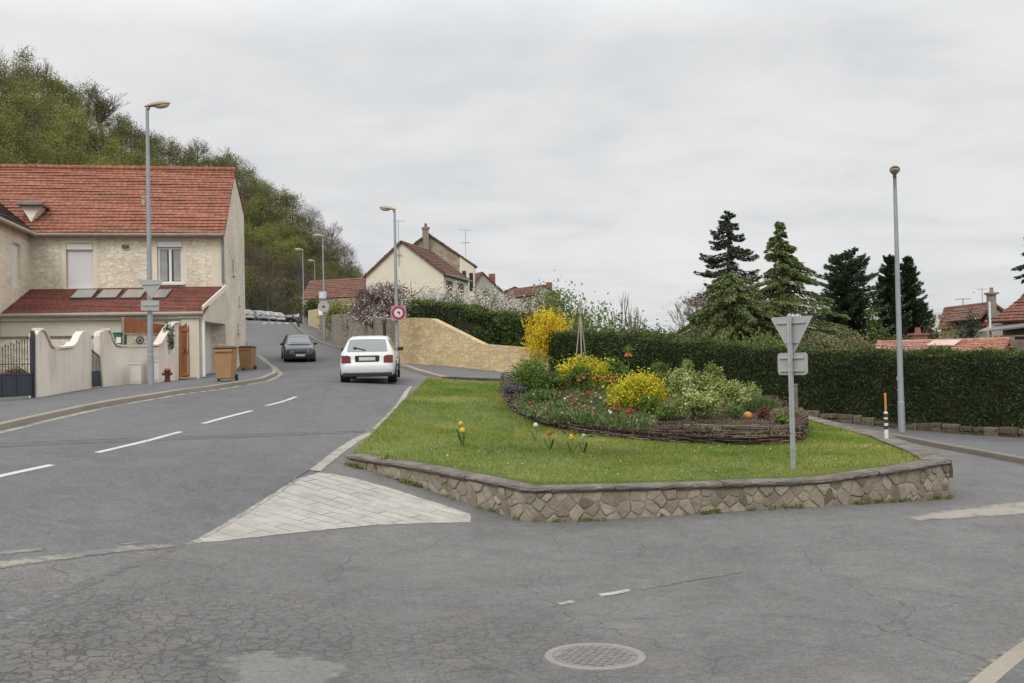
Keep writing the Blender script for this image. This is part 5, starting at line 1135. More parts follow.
# small gate
gd = (gy2 - gy1); gd.z = 0; L_ = gd.length; gd.normalize(); s0 = Vector((gy1.x, gy1.y, 0)) + n_ * .1; GM2 = Matrix((gd, Vector((-gd.y, gd.x, 0)), Vector((0, 0, 1)))).transposed()
gt = thing('garden_gate', 'narrow navy iron garden gate with a sagging curved top between two wall pillars', 'gate', s0 + Vector((0, 0, 1.7)))
zb_ = zr(s0.x, s0.y) + .15; mb = MB(); mb.box(s0 + gd * L_ / 2 + Vector((0, 0, zb_ + .28)), (L_ - .04, .03, .5), GM2); mb.build('panel', NAVY, gt)
mb = MB()
for k in range(9):
    s = .05 + (L_ - .1) * k / 8; h = 1.36 - .34 * (k / 8) ** .7; b = s0 + gd * s + Vector((0, 0, zb_ + .5)); mb.tube([b, b + Vector((0, 0, h - .5))], .014 if 0 < k < 8 else .026, 6)
for k in range(8): mb.tube([s0 + gd * (.05 + (L_ - .1) * k / 8) + Vector((0, 0, zb_ + 1.30 - .34 * (k / 8) ** .7)), s0 + gd * (.05 + (L_ - .1) * (k + 1) / 8) + Vector((0, 0, zb_ + 1.30 - .34 * ((k + 1) / 8) ** .7))], .016, 6)
mb.build('bars', IRON, gt)
# brown door between the wall and the lean-to
dz_ = pb(185, 376); dp = vplane(gy3, wfr); nd = dp.n if dp.n.y > 0 else -dp.n
dr = thing('garden_door', 'brown wooden garden door between the rendered wall and the corner of the house', 'door', dp(185, 378))
d0, d1 = dp(179.6, 376), dp(191.5, 375); zt1 = dp(185, 325.5).z
dd = (d1 - d0); dd.z = 0; DL = dd.length; dd.normalize(); DM = Matrix((dd, nd, Vector((0, 0, 1)))).transposed(); dc = Vector((d0.x, d0.y, 0)) + dd * DL / 2
mb = MB(); pp = [Vector((d0.x, d0.y, 0)) + dd * s + nd * .08 + Vector((0, 0, z)) for s, z in ((.02, 1.98), (DL - .02, 1.98), (DL - .02, zt1 + .02), (DL * .8, zt1 + .12), (DL * .55, zt1 + .02), (.02, zt1 - .1))]; mb.prism(pp, nd * .05); mb.build('leaf', BROWNWOOD, dr)
mb = MB()
for s in (.05, DL - .05): mb.box(Vector((d0.x, d0.y, 0)) + dd * s + nd * .06 + Vector((0, 0, (zt1 + 1.98) / 2)), (.08, .04, zt1 - 1.98), DM, .006)
for z in (2.1, (zt1 + 1.98) / 2, zt1 - .15): mb.box(dc + nd * .062 + Vector((0, 0, z)), (DL - .18, .03, .1), DM, .006)
mb.build('ledges', plain('door_ledge', (0.36, 0.135, 0.045), .55, .2, 6), dr)
mb = MB(); mb.box(dc + nd * .03 + Vector((0, 0, 2.96)), (.03, .05, .14), DM, .004); mb.build('handle', IRON, dr)
mb = MB(); q = G(188, 378.5, .13); mb.box(q + Vector((0, 0, .02)), (1.0, .9, .07), DM, .015); tag(mb.build('doorstep', M['kerb']), 'flat pale stone doorstep in front of the brown garden door', 'doorstep')
# cream pillar at the corner of the house (carries the door)
mb = MB(); mb.box(wfr - hu * .36 - hv * .10 + Vector((0, 0, 2.9)), (.62, .16, 2.4), HM, .01); mb.box(wfr - hu * .40 - hv * .12 + Vector((0, 0, ltp(195, 317).z)), (.75, .24, .1), HM, .01); mb.build('pillar', render_wall('pillar_cream', (0.70, 0.615, 0.49), .3, .06), house)
# courtyard behind the wall
mb = MB(); a, b = P(-30, 337, 33.8), P(112, 336, 35.2); cdir = (b - a); cdir.z = 0; cl_ = cdir.length; cdir.normalize(); CMx = Matrix((cdir, Vector((-cdir.y, cdir.x, 0)), Vector((0, 0, 1)))).transposed(); cc = (a + b) / 2
tw = thing('terrace_wall', 'low tan stone terrace wall in the courtyard behind the gates', 'terrace wall', (cc.x, cc.y, 1.8)); mb.box(Vector((cc.x, cc.y, (1.4 + cc.z - .06) / 2)), (cl_, .25, cc.z - .06 - 1.4), CMx); mb.build('wall', LIME, tw)
mb = MB(); mb.box(Vector((cc.x, cc.y, cc.z - .025)), (cl_ + .1, .34, .07), CMx, .01); mb.build('coping', plain('dark_coping', (0.16, 0.13, 0.10), .9, .2), tw)
pl_ = vplane(P(122, 330, 34.9), P(166, 330, 36.2)); mb = MB(); nf = pl_.n if pl_.n.y > 0 else -pl_.n
mb.prism([pl_(*q) for q in [(122, 333.5), (122, 317), (130, 317.8), (142, 320.5), (155, 323.5), (165, 325), (165, 333)]], nf * .04); fp = thing('plank_fence', 'brown plank fence with a sloping top behind the rendered wall', 'fence panel', pl_(143, 333)); mb.build('planks', BROWNWOOD, fp)
mb = MB()
for q in ((122.6, 317), (164.4, 325)):
    a, b = pl_(q[0], q[1]), pl_(q[0], 352); mb.tube([a - nf * .03, b - nf * .03], .045, 6)
a, b = pl_(122, 334.2), pl_(165, 333.8); mb.box((a + b) / 2 - nf * .01, ((b - a).length, .07, .06), Matrix((pl_.d, pl_.n, Vector((0, 0, 1)))).transposed(), .005); mb.build('frame', plain('frame_tan', (0.30, 0.24, 0.17), .8), fp)
mb = MB(); mb.prism([pl_(x, y, -.02) for x, y in [(127, 352), (127, 334.5), (163, 334.5), (163, 352)]], nf * .12); tag(mb.build('planter_wall', LIME), 'short stretch of tan stonework under the brown plank panel', 'low wall')
q = pl_(138, 340.5) - nf * .14; mb = MB(); pts = [q + pl_.d * .13 * cos(a) + Vector((0, 0, .13 * sin(a))) for a in np.linspace(0, 2 * pi, 17)]; mb.tube(pts, .02, 5)
for k in range(4): a = k * pi / 4; mb.tube([q + pl_.d * .13 * cos(a) + Vector((0, 0, .13 * sin(a))), q - pl_.d * .13 * cos(a) - Vector((0, 0, .13 * sin(a)))], .012, 4)
tag(mb.build('wheel_ornament', IRON), 'small round iron wheel ornament on the tan stonework', 'ornament')
GREENP = plain('green_plastic', (0.015, 0.16, 0.085), .4, .08); b = P(117.5, 346, 35.0)
gb = thing('green_box', 'green plastic box with a pale label showing above the garden wall', 'box', b - Vector((0, 0, .9))); mb = MB(); mb.box(b + Vector((0, 0, -.2)), (.42, .4, 1.3), None, .03); mb.box(b + Vector((0, 0, .45)), (.48, .46, .06), None, .02); mb.build('body', GREENP, gb); mb = MB(); mb.box(b + Vector((.12, -.203, .2)), (.16, .012, .2)); mb.build('label', PVC, gb)
b = P(168, 346, 35.6); shrub('courtyard_shrub', 'dark leafy climber at the inner end of the rendered wall under the eaves', 'shrub', b - Vector((0, 0, .35)), (.22, .22, .62), leafmat('climber', [(0.02, 0.035, 0.012), (0.05, 0.075, 0.02), (0.09, 0.12, 0.03)]), 900, .09, 12)
for px, lab, m_, rad in ((8, 'orange and yellow flowers in a planter behind the tall navy gate', [(0.06, 0.08, 0.02), (0.30, 0.12, 0.04), (0.50, 0.26, 0.04)], (.55, .3, .24)), (27, 'orange flowers behind the bars beside the gate post', [(0.08, 0.08, 0.025), (0.35, 0.12, 0.05), (0.48, 0.22, 0.05)], (.38, .3, .22)), (15, 'dark bush growing behind the navy gate panel', [(0.01, 0.012, 0.01), (0.025, 0.03, 0.02), (0.05, 0.05, 0.03)], (.32, .3, .26))):
    b = P(px, 375, 30.4 if px != 15 else 30.0); shrub('gate_flowers' if px != 15 else 'courtyard_shrub', lab, 'flowers' if px != 15 else 'shrub', b - Vector((0, 0, .25)), rad, leafmat('gate_flowers_%d' % px, m_), 700, .06, 10)
# cabinets, hydrant
for px, D_, w_, h_, lab in ((135.3, 33.2, .36, .66, 'white meter cabinet on the pavement beside the lamp post'), (153.5, 34.2, .40, .72, 'white meter cabinet half hidden behind the lamp post')):
    q = P(px, 385, D_); q.z = zr(q.x, q.y) + .13; cb = thing('meter_cabinet', lab, 'utility box', q); CM_ = Matrix.Rotation(.5, 3, 'Z')
    mb = MB(); mb.box(q + Vector((0, 0, h_ / 2)), (w_, .24, h_), CM_, .02); mb.box(q + Vector((0, 0, h_ + .012)), (w_ + .03, .27, .05), CM_, .015); mb.build('body', render_wall('cabinet_%d' % px, (0.60, 0.56, 0.49), .3, .05), cb)
    mb = MB(); mb.box(q + CM_ @ Vector((.02, -.126, 0)) + Vector((0, 0, h_ * .52)), (w_ * .8, .012, h_ * .78), CM_, .004); mb.build('door', render_wall('cabinet_door_%d' % px, (0.64, 0.61, 0.55), .2, .05), cb)
q = P(167.5, 382, 34.4); q.z = zr(q.x, q.y) + .13; hy = thing('fire_hydrant', 'dark red fire hydrant with a faded pink cap beside the lamp post', 'fire hydrant', q)
mb = MB(); mb.lathe(q, [(.12, 0), (.12, .05), (.085, .07), (.085, .30), (.11, .33), (.11, .40), (.09, .43)], 14)
for s in (-1, 1): mb.tube([q + Vector((s * .07, -.02, .28)), q + Vector((s * .17, -.04, .28))], .05, 8)
mb.build('body', plain('hydrant_red', (0.095, 0.015, 0.018), .45, .2), hy); mb = MB(); mb.lathe(q + Vector((0, 0, .43)), [(.09, 0), (.085, .05), (.055, .09), (.02, .11)], 14); mb.build('cap', plain('hydrant_pink', (0.55, 0.16, 0.18), .5, .1), hy)
# wheelie bins
BIN = plain('bin_brown', (0.34, 0.195, 0.085), .5, .08, 3); BIN2 = plain('bin_dark', (0.12, 0.06, 0.032), .5, .08, 3); TYRE = plain('rubber', (0.02, 0.02, 0.021), .8, .2)
def wheelie():
    r = thing('wheelie_bin', '', 'wheelie bin'); mb = MB(); bm = bmesh.new(); bmesh.ops.create_cube(bm, size=1)
    for v in bm.verts: k = .29 if v.co.z > 0 else .235; v.co = Vector((v.co.x * 2 * k, v.co.y * 2 * k * 1.18 + (0.02 if v.co.z > 0 else 0), .52 + v.co.z * .92))
    bmesh.ops.bevel(bm, geom=bm.edges[:], offset=.03, segments=2, affect='EDGES'); bm.verts.index_update(); mb.raw([v.co for v in bm.verts], [[v.index for v in f.verts] for f in bm.faces]); bm.free()
    mb.box((0, -.352, .90), (.52, .03, .05), None, .01); mb.build('body', BIN, r)
    mb = MB(); mb.box((0, 0.02, 1.0), (.62, .72, .045), None, .02); mb.box((0, .0, 1.03), (.5, .56, .045), None, .02); mb.tube([(-.24, .40, 1.02), (.24, .40, 1.02)], .02, 6); mb.build('lid', BIN2, r)
    for s in (-1, 1):
        mb = MB(); mb.tube([(s * .24, .24, .1), (s * .30, .24, .1)], .1, 14); mb.build('wheel', TYRE, r)
    return r
q = G(226, 381, .13); b1 = wheelie(); d1 = (CRI @ (q - CAM)).z * -1; place(b1, q, .06, 1.0 * 35.5 * d1 / 1000 / 1.07, 'brown wheelie bin nearer the kerb at the end of the pavement')
q = G(247.5, 370, .13); b2 = copy_tree(b1); d1 = (CRI @ (q - CAM)).z * -1; place(b2, q, -.1, 24.5 * d1 / 1000 / 1.07, 'brown wheelie bin farther up, under the gable of the limestone house')
# ------------------------------------------------------------------ street lamps
LAMPHEAD = plain('lamp_housing', (0.36, 0.29, 0.18), .5, .1, 4); BOWL = NT('lamp_bowl'); BOWL = BOWL.out(BOWL.pr((0.50, 0.42, 0.33), .2, Alpha=1.0)); POLE_M = plain('lamp_post_paint', (0.33, 0.345, 0.36), .5, .1, 3, .3); PLATE = ALU
def lamp(px, py, D, pytop, az, label, rb=.10, s=1.0, dz=.13, snap=True, base=None):
    b = base or P(px, py, D)
    if snap: b = Vector((b.x, b.y, zr(b.x, b.y) + dz))
    d = (CRI @ (b - CAM)).z * -1; tp = P(px, pytop, d).z; r = thing('street_lamp', label, 'street lamp', b); dirv = Vector((sin(az), cos(az), 0)); sd2 = Vector((dirv.y, -dirv.x, 0))
    mb = MB(); top = Vector((b.x, b.y, tp)); mb.tube([b - Vector((0, 0, .2)), b + Vector((0, 0, .9)), b + Vector((0, 0, .92)), top - Vector((0, 0, .1))], [rb, rb * .96, rb * .86, rb * .5], 12); mb.build('pole', POLE_M, r)
    mb = MB(); 
    if not s: return r, b
    h = MB(); R2 = Matrix((sd2, dirv, Vector((0, 0, 1)))).transposed() @ Matrix.Rotation(radians(9), 3, 'X')
    bm = bmesh.new(); bmesh.ops.create_uvsphere(bm, u_segments=18, v_segments=12, radius=1)
    for v in bm.verts:
        y = v.co.y; k = .62 + .38 * max(0, min(1, (y + 1) / 1.1)); v.co = Vector((v.co.x * .155 * k, y * .40 + .30, (v.co.z * .12 if v.co.z > 0 else v.co.z * .035) * k))
    bm.verts.index_update(); h.raw([top + R2 @ (v.co * s) for v in bm.verts], [[v.index for v in f.verts] for f in bm.faces]); bm.free(); h.tube([top - Vector((0, 0, .12)), top + R2 @ Vector((0, .05, 0))], .055 * s, 10); hd = h.build('head', LAMPHEAD, r, smooth=True)
    g = MB(); bm = bmesh.new(); bmesh.ops.create_uvsphere(bm, u_segments=16, v_segments=10, radius=1)
    for v in bm.verts: v.co = Vector((v.co.x * .125, v.co.y * .22 + .43, -.03 + (v.co.z * .085 if v.co.z < 0 else v.co.z * .01)))
    bm.verts.index_update(); g.raw([top + R2 @ (v.co * s) for v in bm.verts], [[v.index for v in f.verts] for f in bm.faces]); bm.free(); g.build('bowl', BOWL, hd, smooth=True)
    return r, b
l1, b = lamp(151, 384, 30.6, 105, radians(78), 'tall grey street lamp in front of the limestone house with two sign backs on it')
d_ = (CRI @ (b - CAM)).z * -1; at_ = lambda px, py: P(px, py, d_ - .15)
mb = MB(); mb.prism([at_(136.5, 279.5), at_(163.5, 280), at_(151.5, 299)], (0, .03, 0)); mb.build('sign_plate', PLATE, l1)
mb = MB(); mb.prism([at_(141, 300.5), at_(159, 300.5), at_(159, 310.5), at_(141, 310.5)], (0, .03, 0)); mb.build('sign_plate', PLATE, l1)
mb = MB(); mb.box(at_(150.5, 284), (.5, .06, .04)); mb.box(at_(150.5, 305), (.45, .06, .04)); mb.build('rail', GALV, l1)
l2, b = lamp(902, 435, 30.0, 173, radians(200), 'tall grey street lamp on the pavement in front of the clipped hedge', .105)
mb = MB(); mb.box(b + Vector((-.10, -.02, 1.6)), (.03, .05, .12)); mb.build('clip', GALV, l2)
l3, b = lamp(397.5, 366, 43.5, 209, radians(-82), 'street lamp with a round red and white prohibition sign beside the yellow stone wall', .10)
d_ = (CRI @ (b - CAM)).z * -1; c = P(398.5, 313, d_ - .2); s_ = 7.4 * d_ / 1000
mb = MB(); mb.prism([c + Vector((x * s_ * 1.0, 0, y * s_ * 1.0)) for x, y in rr(1, 1, .15)], (0, .03, 0)); sp_ = mb.build('sign_plate', plain('faded_pink', (0.42, 0.22, 0.22), .5, .1), l3)
for k, (rad, m_) in enumerate(((.88, plain('sign_dark_red', (0.30, 0.02, 0.035), .4)), (.60, plain('sign_offwhite', (0.62, 0.55, 0.58), .45)))):
    mb = MB(); mb.prism([c + Vector((rad * s_ * cos(a), -.006 * (k + 1), rad * s_ * sin(a))) for a in np.linspace(0, 2 * pi, 28)[:-1]], (0, .004, 0)); mb.build('ring' if k == 0 else 'disc', m_, sp_)
mb = MB(); mb.prism([c + Vector((x * s_, -.020, y * s_)) for x, y in [(-.18, .12), (-.02, .22), (.2, .16), (.22, -.2), (.08, -.2), (.06, .0), (-.1, -.02)]], (0, .004, 0)); mb.build('symbol', BLK, sp_)
l4, b = lamp(324.5, 341, 74, 236, radians(-80), 'far street lamp carrying a small blue and white plate above a round sign back', .085, 1.15)
d_ = (CRI @ (b - CAM)).z * -1; c = P(322.5, 295, d_ - .15)
mb = MB(); mb.prism([c + Vector((x, 0, y)) for x, y in rr(.27, .26, .05)], (0, .03, 0)); o = mb.build('sign_plate', plain('pale_blue_plate', (0.50, 0.56, 0.60), .4), l4)
mb = MB(); mb.prism([c + Vector((x, -.005, y)) for x, y in [(-.16, -.16), (.02, -.16), (.02, .18), (-.16, .1)]], (0, .003, 0)); mb.build('symbol', WHITE, o)
c = P(323.5, 306.5, d_ - .15); mb = MB(); mb.prism([c + Vector((.42 * cos(a), 0, .42 * sin(a))) for a in np.linspace(0, 2 * pi, 20)[:-1]] , (0, .03, 0)); o = mb.build('sign_plate', PLATE, l4); mb = MB(); mb.box(c + Vector((0, -.02, 0)), (.18, .05, .12)); mb.build('bracket', BLK, o)
lamp(304, 328, 100, 250, radians(-80), 'farthest thin street lamp at the end of the pale wall by the bend', .08, 1.25)
lamp(315.5, 318, 128, 261, radians(-80), 'street lamp rising behind the small red tiled roof', .08, 1.3, snap=False)
q = P(298.5, 327, 92); q = on(q.x, q.y, .13); bo = thing('bollard', 'dark bollard with a pale top at the bend of the road', 'bollard', q); mb = MB(); mb.lathe(q, [(.10, -.1), (.10, .55), (.075, .6), (.075, .95)], 10); mb.build('body', BLK, bo); mb = MB(); mb.lathe(q + Vector((0, 0, .95)), [(.085, 0), (.085, .22), (.05, .26)], 10); mb.build('cap', PALE, bo)
q = P(385, 362, 46.5); q = on(q.x, q.y, .13); d_ = (CRI @ (q - CAM)).z * -1; hh = P(385, 317.5, d_).z - q.z; bo = thing('dark_post', 'dark wooden post with a rounded cap standing before the grey stone wall', 'post', q); mb = MB(); mb.lathe(q, [(.075, -.1), (.075, hh - .22)], 10); mb.build('shaft', BLK, bo); mb = MB(); mb.lathe(q + Vector((0, 0, hh - .24)), [(.11, 0), (.13, .12), (.10, .22), (.04, .27)], 10); mb.build('cap', plain('post_cap', (0.10, 0.095, 0.09), .6), bo)
# ------------------------------------------------------------------ walls along the main road and the side street
def wall_run(name, label, cat, pts, mat, thick=.35, cope=None, zb=None):
    """pts: (px, py_top, D) along the wall, as seen; stands on the ground"""
    ps = [P(*q) for q in pts]; r = thing(name, label, cat, (ps[0].x, ps[0].y, zr(ps[0].x, ps[0].y))); mb = MB(); mc_ = MB()
    for a, b in zip(ps, ps[1:]):
        d = b - a; d.z = 0; d.normalize(); n = Vector((-d.y, d.x, 0)); n = n if n.y > 0 else -n; k = max(1, int((b - a).length / 2.5))
        for i in range(k):
            p, q = a.lerp(b, i / k), a.lerp(b, (i + 1) / k); zp, zq = zr(p.x, p.y) - .3, zr(q.x, q.y) - .3
            F_ = [Vector((p.x, p.y, zp)), Vector((q.x, q.y, zq)), q, p]; mb.face(F_); mb.face([v + n * thick for v in F_][::-1]); mb.face([p, q, q + n * thick, p + n * thick])
            if cope: mc_.box((p + q) / 2 + n * thick / 2 + Vector((0, 0, .03)), ((q - p).length + .01, thick + .1, .09), Matrix(((q - p).normalized(), n, (q - p).normalized().cross(n))).transposed(), .02)
    for p, o in ((ps[0], ps[1]), (ps[-1], ps[-2])):
        d = o - p; d.z = 0; d.normalize(); n = Vector((-d.y, d.x, 0)); n = n if n.y > 0 else -n; z_ = zr(p.x, p.y) - .3; mb.face([Vector((p.x, p.y, z_)), p, p + n * thick, Vector((p.x, p.y, z_)) + n * thick])
    mb.build('wall', mat, r)
    if cope: mc_.build('coping', cope, r)
    return r
GREYSTONE = rubble('grey_rubble', [(0.20, 0.165, 0.125), (0.29, 0.245, 0.19), (0.36, 0.315, 0.25), (0.25, 0.22, 0.185)], (0.25, 0.215, 0.17), 4.2, .07, .5)
OCHRE = rubble('ochre_rubble', [(0.52, 0.37, 0.18), (0.58, 0.44, 0.235), (0.64, 0.50, 0.30), (0.50, 0.41, 0.29)], (0.50, 0.37, 0.19), 3.0, .03, .5, 2.0)
wall_run('stone_wall', 'long grey rubble wall with overgrown top along the right side of the main road', 'wall', [(319, 315, 85), (330, 314.5, 75), (342, 314.2, 67), (360, 315.5, 57.5), (380, 317.8, 50), (396.5, 319.5, 46)], GREYSTONE)
wall_run('stone_wall', 'short pale cream wall section at the far bend beside the thin lamp', 'wall', [(308, 310.5, 97), (317, 309, 92), (318.6, 310.5, 88), (319, 315, 86)], render_wall('pale_wall', (0.60, 0.48, 0.29), .25, .08))
wall_run('stone_wall', 'yellow ochre stone wall sloping down behind the green along the side street', 'wall', [(397, 319, 45.3), (412, 317.6, 44.6), (431, 318.5, 43.8), (482, 344, 42.0), (548, 349.5, 40.6)], OCHRE, .4)
# ------------------------------------------------------------------ clipped hedge
def leafy_box(name, label, cat, spine, zt, zb, thick, mat, dens, leaf, core, bump=.12, top_mat=None):
    """clipped hedge along a line: leaf sprays on front, top, ends and back over a twiggy core"""
    r = thing(name, label, cat, (spine[0].x, spine[0].y, zb(0))); L = [0]
    for a, b in zip(spine, spine[1:]): L.append(L[-1] + (b - a).length)
    def at(s):
        i = np.clip(np.searchsorted(L, s, side='right') - 1, 0, len(spine) - 2); A_ = np.array([p[:2] for p in spine]); k = ((s - np.array(L)[i]) / np.maximum(np.diff(L)[i], 1e-6))[:, None]
        d = A_[i+1] - A_[i]; d /= np.linalg.norm(d, axis=1)[:, None]; n = np.stack([-d[:, 1], d[:, 0]], 1); n *= np.sign(n[:, 1])[:, None]; return A_[i] * (1 - k) + A_[i+1] * k, n, d
    T_ = L[-1]; ss = np.linspace(0, T_, 40); ZT = np.array([zt(s) for s in ss]); ZB = np.array([zb(s) for s in ss]); h = (ZT - ZB).mean()
    out = []; nor = []
    for kind, area in (('front', T_ * h), ('top', T_ * thick), ('back', T_ * h * .3), ('end', thick * h * 2)):
        n = int(area * dens); s = rng.uniform(0, T_, n)
        if kind == 'end': s = np.where(rng.random(n) < .5, rng.uniform(0, .15, n), T_ - rng.uniform(0, .15, n))
        p, nn, d = at(s); zt_, zb_ = np.interp(s, ss, ZT), np.interp(s, ss, ZB); lump = (vnoise(p[:, 0] * 1.3 + 50, p[:, 1] * 1.3 + 20, 1.0, 5) - .5) * bump * 2
        if kind == 'front': k = rng.random(n); z = zb_ + (zt_ - zb_) * k; o = np.abs(rng.normal(0, .09, n)) - .06 + (vnoise(s * 1.7 + 20, z * 2.0 + 8, 1.0, 6) - .5) * bump * 1.6 + .10 * np.clip((k - .9) / .1, 0, 1); nv = np.concatenate([-nn, np.zeros((n, 1))], 1)
        elif kind == 'back': z = zb_ + (zt_ - zb_) * rng.random(n); o = thick - np.abs(rng.normal(0, .1, n)); nv = np.concatenate([nn, np.zeros((n, 1))], 1)
        elif kind == 'top': o = rng.uniform(.02, thick, n); z = zt_ + lump - np.abs(rng.normal(0, .07, n)) + .05 + rng.exponential(.035, n); nv = np.tile((0, 0, 1.), (n, 1))
        else: o = rng.uniform(0, thick, n); z = zb_ + (zt_ - zb_) * rng.random(n); nv = np.concatenate([np.where(s[:, None] < T_ / 2, -d, d), np.zeros((n, 1))], 1)
        q = p + nn * o[:, None]
        if kind == 'end': q = q + nv[:, :2] * rng.normal(0.02, .06, (n, 1))
        out.append(np.concatenate([q, z[:, None]], 1)); nor.append(nv)
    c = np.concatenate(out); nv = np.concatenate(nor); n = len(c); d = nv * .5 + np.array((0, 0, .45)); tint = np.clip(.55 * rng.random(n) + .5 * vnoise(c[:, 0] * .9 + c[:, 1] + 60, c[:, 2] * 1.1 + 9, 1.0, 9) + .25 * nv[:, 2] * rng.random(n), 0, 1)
    np_mesh('foliage', leafquads(c, leaf, leaf * .5, d, .8), 4, mat, r, tint=tint)
    mb = MB()
    for i in range(len(ss) - 1):
        p, nn, d_ = at(np.array([ss[i], ss[i+1]])); q = [Vector((*(p[k] + nn[k] * o), z)) for k, o, z in ((0, .12, ZB[i] - .3), (1, .12, ZB[i+1] - .3), (1, .12, ZT[i+1] - .1), (0, .12, ZT[i] - .1))]; w = [Vector((*(p[k] + nn[k] * (thick - .12)), z)) for k, z in ((0, ZB[i] - .3), (1, ZB[i+1] - .3), (1, ZT[i+1] - .1), (0, ZT[i] - .1))]
        mb.face(q); mb.face(w[::-1]); mb.face([q[3], q[2], w[2], w[3]])
        if i == 0: mb.face([q[0], q[3], w[3], w[0]])
        if i == len(ss) - 2: mb.face([q[1], w[1], w[2], q[2]])
    mb.build('branches', core, r); return r
CORE = plain('hedge_wood', (0.022, 0.024, 0.012), .95, .4, 6)
hl = [P(549, 380, 40.4), P(620, 380, 38.0), P(700, 385, 35.6), P(800, 395, 33.0), P(900, 410, 31.3), P(1024, 430, 29.0), P(1160, 450, 26.8)]
hs = [Vector((p.x, p.y, 0)) for p in hl]; HL = [0]
for a, b in zip(hs, hs[1:]): HL.append(HL[-1] + (b - a).length)
ht = [P(549, 334.5, 40.4).z, P(620, 334.5, 38).z, P(700, 344, 35.6).z, P(800, 351.5, 33).z, P(900, 353, 31.3).z, P(1024, 354.5, 29).z, P(1160, 354, 26.8).z]
YEW = leafmat('hedge_leaves', [(0.008, 0.014, 0.005), (0.017, 0.028, 0.008), (0.030, 0.046, 0.012), (0.052, 0.072, 0.018), (0.10, 0.12, 0.032)], .12, .6)
leafy_box('hedge', 'long clipped dark green hedge across the back of the junction behind the right street lamp', 'hedge', hs, lambda s: float(np.interp(s, HL, ht)), lambda s: (lambda p: zr(p.x, p.y) + .15)(hs[0].lerp(hs[-1], s / HL[-1])), 1.3, YEW, 900, .085, CORE, .10)
# low border of old stones at its foot
bd = thing('stone_border', 'low line of brown mossy stones along the foot of the long clipped hedge', 'stone border', (hs[4].x, hs[4].y - .3, 0))
bp = resample([q - Vector((.18, .28, 0)) for q in hs[2:]], .5)
stones('stones', [Vector((q.x, q.y, zr(q.x, q.y) + .42)) for q in bp], lambda p, s: zr(p.x, p.y) + .06, lambda p, s: zr(p.x, p.y) + .36 + .1 * sin(s * 2.1) * sin(s * .7), M['brownstone'], bd, (.22, .6), (1, 2), .25, .06, .02)
c = [];
for q in bp:
    for _ in range(64): g = q + Vector((U(-.3, .3), U(-.36, .1), 0)); c.append((g.x, g.y, zr(g.x, g.y) + .13 + U(0, .22)))
np_mesh('weeds', leafquads(np.array(c), .10, .03, np.tile((0, 0, 1.), (len(c), 1)), .8), 4, leafmat('border_weeds', [(0.045, 0.04, 0.02), (0.09, 0.085, 0.04), (0.14, 0.115, 0.06)]), kind='stuff', tint=rng.random(len(c)))
# dark hedge on top of the ochre wall
h2 = [P(409, 330, 47), P(440, 335, 46), P(480, 345, 44.6), P(520, 350, 43.4), P(541, 352, 42.6)]; h2s = [Vector((p.x, p.y, 0)) for p in h2]; h2L = [0]
for a, b in zip(h2s, h2s[1:]): h2L.append(h2L[-1] + (b - a).length)
h2t = [P(409, 305.5, 47).z, P(440, 304, 46).z, P(480, 312, 44.6).z, P(520, 319, 43.4).z, P(541, 325, 42.6).z]
leafy_box('hedge', 'loose dark green conifer hedge growing above the ochre stone wall', 'hedge', h2s, lambda s: float(np.interp(s, h2L, h2t)), lambda s: 2.3, 1.6, leafmat('conifer_hedge', [(0.014, 0.024, 0.008), (0.03, 0.05, 0.013), (0.055, 0.08, 0.02), (0.095, 0.125, 0.03)], .15), 560, .14, CORE, .34)
# ------------------------------------------------------------------ shrubs of the gardens behind
def bush(name, label, px, pytop, D, wpx, mat, n=1600, leaf=.16, cat='shrub', base=None, depth=.8, clumps=16, spread=.36, fill=.25, asp=.5, up=None, jit=1.0, group=None):
    q = P(px, pytop, D); b = Vector((q.x, q.y, zr(q.x, q.y) - .1 if base is None else base)); rx = wpx * D / 2000; rz = max(.3, (q.z - b.z) / 2)
    return shrub(name, label, cat, b, (rx, rx * depth, rz), mat, n, leaf, clumps, spread, fill, group=group, zc=.56, asp=asp, up=up, jit=jit, stems=9)
FORS = leafmat('forsythia', [(0.24, 0.18, 0.016), (0.50, 0.35, 0.018), (0.66, 0.47, 0.025)], .15)
GRN = leafmat('spring_green', [(0.04, 0.06, 0.016), (0.075, 0.105, 0.024), (0.125, 0.155, 0.035), (0.185, 0.205, 0.055)])
OLV = leafmat('olive_green', [(0.035, 0.045, 0.016), (0.065, 0.078, 0.026), (0.10, 0.11, 0.038), (0.15, 0.145, 0.06)])
DKG = leafmat('dark_evergreen', [(0.010, 0.018, 0.010), (0.022, 0.036, 0.018), (0.04, 0.058, 0.026)], .12)
BRN = leafmat('brown_scrub', [(0.06, 0.05, 0.03), (0.10, 0.085, 0.048), (0.15, 0.13, 0.075), (0.12, 0.125, 0.05)])
q = P(546, 306, 40.9); b = Vector((q.x, q.y, zr(q.x, q.y) + .3)); fo = thing('forsythia', 'bright yellow forsythia bush at the corner of the hedge and the ochre wall', 'forsythia', b)
c = []; dr_ = []; hF = q.z - b.z
for k in range(150):
    a = U(0, 2 * pi); sp_ = U(.15, 1.0); L_ = hF * U(.55, 1.06) * (1 - .12 * sp_); o = Vector((cos(a) * 1.15 * sp_, sin(a) * .8 * sp_, 0)); s0 = o * .35
    for _ in range(46): t_ = U(.12, 1) ** .8; p = b + s0 + o * t_ * .7 + Vector((U(-.05, .05), U(-.05, .05), L_ * t_)); c.append(tuple(p)); dr_.append((o.x, o.y, 1.4))
q_, _t = blob(2600, (1.0, .75, hF * .42), 16, .34, .3); q_ = q_ + np.array(b) + np.array((0, 0, hF * .46)); c += [tuple(v) for v in q_]; dr_ += [(0, 0, 1.)] * len(q_)
